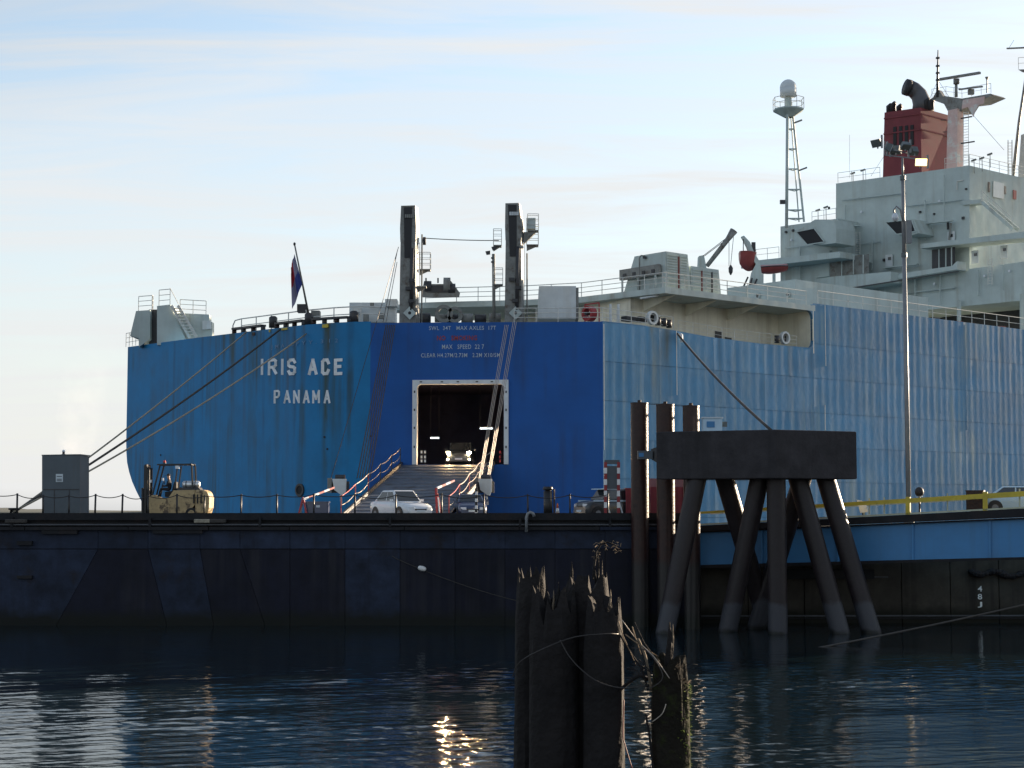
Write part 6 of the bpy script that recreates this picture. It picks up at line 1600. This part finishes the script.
def flood(x, y, w_, h_, dy, yaw, lit=False, tilt=25):
    c = LP_(x, y, dy); ax = Vector((math.cos(R(yaw)), math.sin(R(yaw)), 0)); fw = Vector((ax.y, -ax.x, 0))
    dn = (fw * math.cos(R(tilt)) - UZ * math.sin(R(tilt))).normalized(); up2 = ax.cross(dn); up2 = up2 if up2.z > 0 else -up2
    hd_ = MB().hexa([c - ax * w_ * .35 - up2 * h_ * .35 - dn * .22, c + ax * w_ * .35 - up2 * h_ * .35 - dn * .22, c + ax * w_ * .35 + up2 * h_ * .35 - dn * .22, c - ax * w_ * .35 + up2 * h_ * .35 - dn * .22,
                     c - ax * w_ / 2 - up2 * h_ / 2 + dn * .1, c + ax * w_ / 2 - up2 * h_ / 2 + dn * .1, c + ax * w_ / 2 + up2 * h_ / 2 + dn * .1, c - ax * w_ / 2 + up2 * h_ / 2 + dn * .1]).build('floodlight', 'lamp_grey', pole)
    q = [c + ax * sx * w_ * .46 + up2 * sy * h_ * .44 + dn * .102 for sx, sy in ((-1, -1), (1, -1), (1, 1), (-1, 1))]
    MB().prism(q, dn * .02).build('lamp_glass', 'lamp_lit' if lit else 'lamp_clear' if yaw > 90 else 'lamp_grey', hd_)
    MB().bar(c - dn * .15, c - dn * .1 - UZ * .35, .07).build('lamp_yoke', 'galvanised', hd_)
    MB().bar(c + ax * (w_ / 2 + .05) - UZ * .35, c + ax * (w_ / 2 + .05) + UZ * .40, .09, .12).build('lamp_bracket', 'galvanised', hd_)
flood(876, 143, .62, .45, 0, -50); flood(897, 149, .6, .5, .3, 150); flood(904, 147, .55, .45, -.2, 20, tilt=55); flood(914, 150, .55, .5, .3, 200); flood(889, 147, .35, .5, .2, 100)
flood(919.5, 162.5, .72, .46, -.1, 4, True, 15)
MB().box(LP_(908, 232), (.28, .3, 1.3)).build('control_box', 'galvanised', pole)
MB().tube([LP_(902, 222, -.1), LP_(899, 210, -.15), LP_(895, 207, -.2), LP_(892, 211, -.25), LP_(893, 216, -.25)], .05, 6).build('side_lamp_arm', 'galvanised', pole, True)
MB().dome(LP_(893.5, 218, -.25), .2, .25, 10, 5, -.8).build('side_lamp', 'lamp_clear', pole, True)

# ================================================================== PILES AND DOLPHIN
def pipe_pile(x, xr_, ytop, Y, label):
    c = P(x, 600, Y); c.z = -1.0; r_ = (xr_) * mpp(Y) / 2; zt_ = P(x, ytop, Y).z
    o = root('pipe_pile', Vector((c.x, c.y, 0)), label, 'pile', 'rusty steel pipe piles beside the dolphin')
    sh = MB().tube([c, Vector((c.x, c.y, zt_))], r_, 28).build('pile_shaft', 'rust_steel', o, False); shade_auto(sh)
    MB().tube([Vector((c.x, c.y, zt_)), Vector((c.x, c.y, zt_ + .06))], r_ * 1.03, 28).build('pile_cap', 'rust_steel', o)
    MB().tube([Vector((c.x, c.y, zt_ + .06)), Vector((c.x, c.y, zt_ + .2))], .1, 10).build('lifting_lug', 'rust_steel', o)
    return Vector((c.x, c.y, zt_ + .12))
pt1 = pipe_pile(640.5, 17.5, 404, 86.3, 'tallest rusty pipe pile, left of the concrete dolphin')
pt2 = pipe_pile(666.5, 18, 405.5, 85.4, 'middle rusty pipe pile rising behind the dolphin cap')
pt3 = pipe_pile(692.5, 16.5, 407, 84.6, 'rightmost of the three rusty pipe piles')
for a_, b_, l_ in ((pt1, pt2, 'slack wire between the left and middle pipe piles'), (pt2, pt3, 'slack wire between the middle and right pipe piles')):
    thing(MB().tube(sag(a_, b_, .1, 8), .015, 5), 'slack_wire', 'wire', l_, 'wire', 'wires between the pipe piles')
dol = root('concrete_dolphin', P(768, 632, 82.5), 'massive concrete dolphin cap on raking concrete piles', 'dolphin')
zt0, zb0 = P(776, 429.5, 80.0).z, P(776, 478.5, 80.0).z
def pl2(x, Y): 
    q = P(x, 455, Y); return Vector((q.x, q.y, 0))
k0, kl, kr = pl2(776, 80.0), pl2(656, 82.4), pl2(857, 82.0)
kb = kl + kr - k0
capo = MB().hexa([Vector((p.x, p.y, zb0)) for p in (k0, kr, kb, kl)] + [Vector((p.x, p.y, zt0)) for p in (k0, kr, kb, kl)]).build('cap_block', 'concrete', dol)
b2 = capo.modifiers.new('edge', 'BEVEL'); b2.width = .05; b2.segments = 2
for k_, (x0, y0, Y0, x1, y1, Y1) in enumerate([(697.6, 476, 82.2, 667, 624, 81.8), (724, 476, 83.0, 766, 622, 85.2), (760, 476, 82.0, 729, 625, 82.8), (776, 476, 81.2, 778, 632, 81.2),
        (797, 476, 82.2, 840, 632, 81.5), (825, 476, 82.6, 871, 631, 81.9), (803, 476, 82.9, 758, 622, 84.9)]):
    a_, b_ = P(x0, y0, Y0), P(x1, y1, Y1); b_ = a_ + (b_ - a_) * ((a_.z + 1.2) / (a_.z - b_.z))
    mb = MB(); mb.tube([b_, a_ + (a_ - b_).normalized() * .3], .47, 24); o = shade_auto(mb.build('raking_pile', 'pile_concrete', dol))
# small cabinet on the cap and lamp box on its corner
c = P(712, 431, 82.9); c.z = zt0
cab = root('signal_cabinet', c, 'pale blue cabinet on a bracket behind the dolphin cap', 'cabinet')
MB().box(c + UZ * .35, (.95, .6, .7)).build('cabinet_body', 'stripe_blue', cab); MB().box(c + UZ * .72, (1.05, .7, .06)).build('cabinet_roof', 'sign_pale', cab); MB().box(c + Vector((.62, 0, .4)), (.25, .3, .25)).build('cabinet_lamp', 'lamp_grey', cab); MB().box(c + Vector((-.1, -.31, .38)), (.4, .03, .3)).build('cabinet_panel', 'girder_blue', cab)
c = P(645, 455, 84.4); lbx = root('corner_lamp', c - UZ * .2, 'small pale lamp box bracketed to the dolphin corner', 'lamp')
MB().box(c, (.75, .35, .42)).build('lamp_housing', 'hut_grey', lbx); MB().prism([c + Vector((.3, 0, .3)), c + Vector((.75, -.3, .45)), c + Vector((.75, -.3, -.5)), c + Vector((.3, 0, -.2))], Vector((0, .12, 0))).build('lamp_bracket', 'dark_steel', lbx); MB().box(c + Vector((-.2, -.19, 0)), (.25, .03, .2)).build('lamp_glass', 'girder_blue', lbx)
# breast rope from the ship to the dolphin
rp0, rp1 = on(676, 334, SIDE) + OUT * .15, P(771, 430, 81.0); rp1.z = zt0 + .02
thing(MB().tube(sag(rp0, rp1, .25, 16), .075, 7), 'breast_rope', 'rope_dark', 'thick dark rope from the ship side to the dolphin cap', 'rope', smooth=True)
gz = on(679, 338, SIDE) + OUT * .2
thing(MB().tube([gz + UZ * .25, gz + UZ * .22 + Vector((0, -.05, 0)), gz - UZ * .25 + Vector((0.02, -.05, 0)), gz - UZ * .3], [.05, .12, .12, .05], 8), 'rope_guard', 'paint_white', 'short white chafe guard where the rope leaves the ship', 'guard', smooth=True)
w0 = on(830, 655, (Vector((0, 0, 0)), Vector((0, 0, 1))))
thing(MB().tube(sag(w0 - Vector((3.0, -2.0, .4)), P(1110, 584, 84), .15, 14), .045, 6), 'shore_cable', 'rope_dark', 'dark cable rising from the water towards the right edge', 'cable', smooth=True)

# ================================================================== OLD TIMBER STUMPS IN THE FOREGROUND
def timber(cx, half, ytop, Y, label, mat='timber', lean=0.0, spike=0.45, seed=0, flat=1.0, split=None):
    rng = random.Random(seed); m1 = mpp(Y); r_ = half * m1
    base_c = P(cx, 768, Y); base_c.z = -1.5; top = P(cx, ytop, Y).z
    o = root('timber_pile', Vector((base_c.x, base_c.y, 0)), label, 'pile', 'rotten timber piles in the foreground')
    n_ = 30; nr = 26; rows = []
    ang = [2 * math.pi * k_ / n_ for k_ in range(n_)]
    jag = [abs(noise.noise(Vector((math.cos(a_) * 2.2 + seed * 7.1, math.sin(a_) * 2.2, seed)))) * spike * 1.8 + (rng.random() ** 3) * spike * .7 for a_ in ang]
    for i in range(nr + 1):
        t = i / nr; row = []
        for k_, a_ in enumerate(ang):
            zt_ = top - jag[k_]
            z = -1.5 + (zt_ + 1.5) * (t ** .7)
            groove = 0.10 * noise.noise(Vector((math.cos(a_) * 3.5, math.sin(a_) * 3.5, z * .35 + seed * 3))) + .06 * noise.noise(Vector((math.cos(a_) * 9, math.sin(a_) * 9, z * .8 + seed)))
            rr = r_ * (1.02 - .10 * t + groove) * (1 if t < .93 else 1 - (t - .93) * 2.2)
            row.append(Vector((base_c.x + rr * math.cos(a_) + lean * (z - 3.67), base_c.y + rr * flat * math.sin(a_), z)))
        rows.append(row + row[:1])
    mb = MB(); mb.grid(rows)
    ctr_ = Vector((base_c.x + lean * (top - 3.67), base_c.y, top - spike * 1.3))
    mb.add(rows[-1][:-1] + [ctr_], [(k_, (k_ + 1) % n_, n_) for k_ in range(n_)])
    s_ = mb.build('stump', mat, o, False); shade_auto(s_, 50)
    for (dx_, y0, y1, w_, mt) in (split or []):       # upright splinters
        a_ = P(cx + dx_, y1, Y - .02); b_ = P(cx + dx_ + (y1 - y0) * .03, y0, Y - .02); w2 = w_ * m1 / 2
        mid = a_.lerp(b_, .55)
        mb = MB(); mb.tube([a_, a_.lerp(b_, .15), mid + Vector((.3 * w2, 0, 0)), b_], [w2 * .7, w2, w2 * .75, w2 * .12], 6); mb.build('splinter', mt, o)
    return o
TY = 15.0
timber(530, 17, 561, TY + .25, 'thin tall rotten pile at the left of the stump cluster', seed=3, spike=.30, lean=.01)
timber(554, 26, 578, TY - .1, 'thick dark pile second from the left in the cluster', seed=5, spike=.30, split=[(-8, 577, 600, 3, 'timber'), (-1, 590, 610, 2.5, 'timber_split'), (4, 582, 600, 2, 'timber')])
timber(588, 27, 572, TY + .1, 'broad middle pile with a splintered crown', seed=8, spike=.20, split=[(-17, 562, 585, 4, 'timber'), (9, 549, 598, 3.5, 'timber'), (5, 556, 580, 2.2, 'timber'), (13, 560, 605, 2.5, 'timber_split')])
timber(604, 21, 592, TY - .3, 'dark pile on the right of the cluster with a pale split edge', seed=13, spike=.22, split=[(13, 597, 636, 4.2, 'timber_split'), (6, 589, 606, 2.8, 'timber_split')])
timber(671, 20, 652, TY - .4, 'lone mossy broken pile right of the cluster', 'timber_moss', seed=21, spike=.16, split=[(-3, 622, 672, 9, 'timber'), (1, 624, 655, 3, 'timber_split'), (12, 652, 690, 5, 'timber')])
# moss tufts on the sunny side of the lone pile
rng = random.Random(4); mb = MB()
for i in range(420):
    y = rng.uniform(682, 775); a_ = rng.gauss(0.0, .55); c = P(671, y, TY - .4); r_ = 18.6 * mpp(TY - .4)
    c = c + Vector((r_ * math.cos(a_), r_ * math.sin(a_), 0)); d_ = Vector((math.cos(a_) + rng.gauss(0, .4), math.sin(a_), rng.gauss(.2, .5))).normalized()
    s_ = Vector((-d_.y, d_.x, rng.gauss(0, .3))).normalized() * rng.uniform(.004, .011); L_ = rng.uniform(.012, .035)
    mb.add([c - s_, c + s_, c + d_ * L_], [(0, 1, 2)])
o = mb.build('moss', 'moss', None); tag(o, 'yellow-green moss along the sunny edge of the lone pile', 'moss', kind='stuff')
# dry weed tuft on the crown
def tuft(pix, Y, label, n_=34, L0=.10, mat='dry_stalk', seed=1, arch=0.5):
    rng = random.Random(seed); mb = MB()
    for i in range(n_):
        x, y = rng.choice(pix); c = P(x + rng.gauss(0, 1.5), y + rng.gauss(0, 1.5), Y + rng.gauss(0, .04))
        d_ = Vector((rng.gauss(.15, .7), rng.gauss(0, .5), rng.uniform(.2, 1))).normalized(); L_ = rng.uniform(.4, 1.2) * L0
        mb.tube([c, c + d_ * L_ * .5, c + d_ * L_ - UZ * L_ * arch * .4], [.005, .004, .0015], 4)
    o = thing(mb, 'dry_weed', mat, label, 'weed'); o['kind'] = 'stuff'
    return o
tuft([(597, 546), (602, 543), (606, 548), (612, 545), (618, 546), (620, 549), (615, 551), (598, 552), (596, 560)], TY + .1, 'dry sunlit weed tuft arching over the middle pile', 34, .06, seed=2, arch=1.2)
thing(MB().tube([P(597, 590, TY + .05), P(594, 568, TY + .05), P(596, 552, TY + .05), P(600, 545, TY + .08), P(607, 542, TY + .1), P(618, 546, TY + .1)], [.012, .011, .01, .009, .008, .005], 6), 'bent_root', 'timber', 'bent root hooking over the crown of the middle pile', 'root', smooth=True)
tuft([(685, 684), (680, 676), (683, 690), (676, 668)], TY - .55, 'small dry weed tuft on the lone mossy pile', 26, .07, seed=5)
# wires and sticks tangled round the cluster
def tangle(pix, Ys, r_, mat, label, cat='wire', name='loose_wire'):
    pts = [P(x, y, Y) for (x, y), Y in zip(pix, Ys)]; out = []
    for i in range(len(pts) - 1):
        p_1, p0_, p1_, p2_ = pts[max(i - 1, 0)], pts[i], pts[i + 1], pts[min(i + 2, len(pts) - 1)]
        for t in (0, .25, .5, .75): out.append(.5 * ((2 * p0_) + (p1_ - p_1) * t + (2 * p_1 - 5 * p0_ + 4 * p1_ - p2_) * t * t + (3 * p0_ - p_1 - 3 * p1_ + p2_) * t ** 3))
    out.append(pts[-1]); return thing(MB().tube(out, r_, 6), name, mat, label, cat, smooth=True)
f_ = TY - .45
tangle([(513, 676), (520, 662), (545, 648), (575, 637), (605, 634), (618, 634)], [f_ + .25, f_ + .1, f_ - .05, f_ - .05, f_ - .1, f_], .0055, 'wire', 'rusty wire band looped round the front of the pile cluster')
tangle([(560, 640), (572, 660), (595, 680), (622, 688), (650, 685)], [f_ - .05, f_ - .08, f_ - .15, f_ - .15, f_], .005, 'wire', 'rusty wire drooping from the cluster to the lone pile')
tangle([(620, 635), (632, 655), (641, 668), (648, 690)], [f_, f_, f_, f_], .009, 'timber', 'dark bent stick between the cluster and the lone pile', 'stick', 'stick')
tangle([(638, 639), (645, 655), (649, 675), (651, 690)], [f_, f_ - .05, f_ - .05, f_], .012, 'timber_split', 'pale sunlit split stick leaning between the piles', 'stick', 'stick')
tangle([(622, 620), (637, 640), (655, 658), (672, 682)], [f_, f_, f_ - .1, f_ - .1], .004, 'wire_lit', 'thin bright wire running down to the lone pile')
tangle([(631, 648), (648, 652), (663, 676), (650, 688), (640, 684)], [f_, f_ - .1, f_ - .15, f_ - .1, f_], .0045, 'wire', 'curled wire loop beside the lone pile')
tangle([(646, 715), (650, 740), (654, 775)], [f_, f_ - .05, f_ - .05], .010, 'timber', 'thin pole hanging in front of the lone pile', 'stick', 'stick')
tangle([(652, 722), (662, 714), (666, 704)], [f_ - .15, f_ - .2, f_ - .2], .004, 'wire_lit', 'short curved wire sticking out before the lone pile')
tangle([(624, 700), (623, 735), (625, 745), (632, 768)], [f_, f_, f_, f_], .005, 'lever_red', 'faded red cord hanging beside the cluster', 'cord', 'hanging_cord')
tangle([(620, 690), (632, 680), (640, 676), (648, 680)], [f_, f_ - .05, f_ - .05, f_], .016, 'timber', 'dark driftwood branch wedged between the piles', 'branch', 'branch')

# more twigs caught between the cluster and the lone pile
rt = random.Random(31)
for i in range(7):
    x0, y0 = rt.uniform(618, 640), rt.uniform(615, 668); x1, y1 = x0 + rt.uniform(8, 34), y0 + rt.uniform(12, 60)
    xm, ym = (x0 + x1) / 2 + rt.uniform(-6, 8), (y0 + y1) / 2 + rt.uniform(-8, 4); Yt = f_ + rt.uniform(-.15, .1)
    thing(MB().tube([P(x0, y0, Yt), P(xm, ym, Yt - .03), P(x1, y1, Yt)], [.006, .0045, .0025], 5), 'twig', 'timber' if i % 3 else 'dry_stalk', 'thin twig caught between the cluster and the lone pile', 'twig', 'twigs caught between the piles', True)
# --- steam drifting up beyond the dock
def steam():
    m = bpy.data.materials.new('steam'); m.use_nodes = True; n, l = m.node_tree.nodes, m.node_tree.links
    n.remove(n['Principled BSDF']); out = n['Material Output']
    pv = n.new('ShaderNodeVolumePrincipled'); pv.inputs['Color'].default_value = (.97, .97, .97, 1); pv.inputs['Anisotropy'].default_value = .35
    t = n.new('ShaderNodeTexCoord'); nz = n.new('ShaderNodeTexNoise'); nz.inputs['Scale'].default_value = .13; nz.inputs['Detail'].default_value = 4
    l.new(t.outputs['Object'], nz.inputs['Vector'])
    sp = n.new('ShaderNodeSeparateXYZ'); l.new(t.outputs['Object'], sp.inputs[0])
    def mth(op, a_, b_=None, c_=None):
        x = n.new('ShaderNodeMath'); x.operation = op
        for i, v_ in enumerate((a_, b_, c_)):
            if v_ is None: continue
            if isinstance(v_, (int, float)): x.inputs[i].default_value = v_
            else: l.new(v_, x.inputs[i])
        return x.outputs[0]
    wob = mth('MULTIPLY_ADD', nz.outputs['Fac'], 16.0, -8.0)
    ax = mth('ADD', mth('SUBTRACT', sp.outputs['X'], mth('MULTIPLY', sp.outputs['Z'], .14)), wob)
    d2 = mth('ADD', mth('MULTIPLY', ax, ax), mth('MULTIPLY', sp.outputs['Y'], sp.outputs['Y']))
    rr = mth('MULTIPLY_ADD', sp.outputs['Z'], .09, 5.0)
    fall = mth('MAXIMUM', mth('SUBTRACT', 1.0, mth('DIVIDE', d2, mth('MULTIPLY', rr, rr))), 0.0)
    up = mth('MAXIMUM', mth('SUBTRACT', 1.0, mth('DIVIDE', sp.outputs['Z'], 62.0)), 0.0)
    den = mth('MULTIPLY', mth('MULTIPLY', fall, up), mth('MAXIMUM', mth('MULTIPLY_ADD', nz.outputs['Fac'], 3.2, -1.2), 0.0))
    l.new(mth('MULTIPLY', den, .045), pv.inputs['Density'])
    l.new(pv.outputs[0], out.inputs['Volume'])
    M['steam'] = m
    c = P(60, 508, 560); mb = MB()
    mb.hexa([Vector((c.x + a_, c.y + b_, z)) for z, w_ in ((1, 13), (62, 24)) for a_, b_ in ((-w_, -14), (w_ + 4, -14), (w_ + 4, 14), (-w_, 14))])
    o = thing(mb, 'steam_plume', 'steam', 'faint pale steam plume rising left of the ship', 'steam'); o['kind'] = 'stuff'
steam()
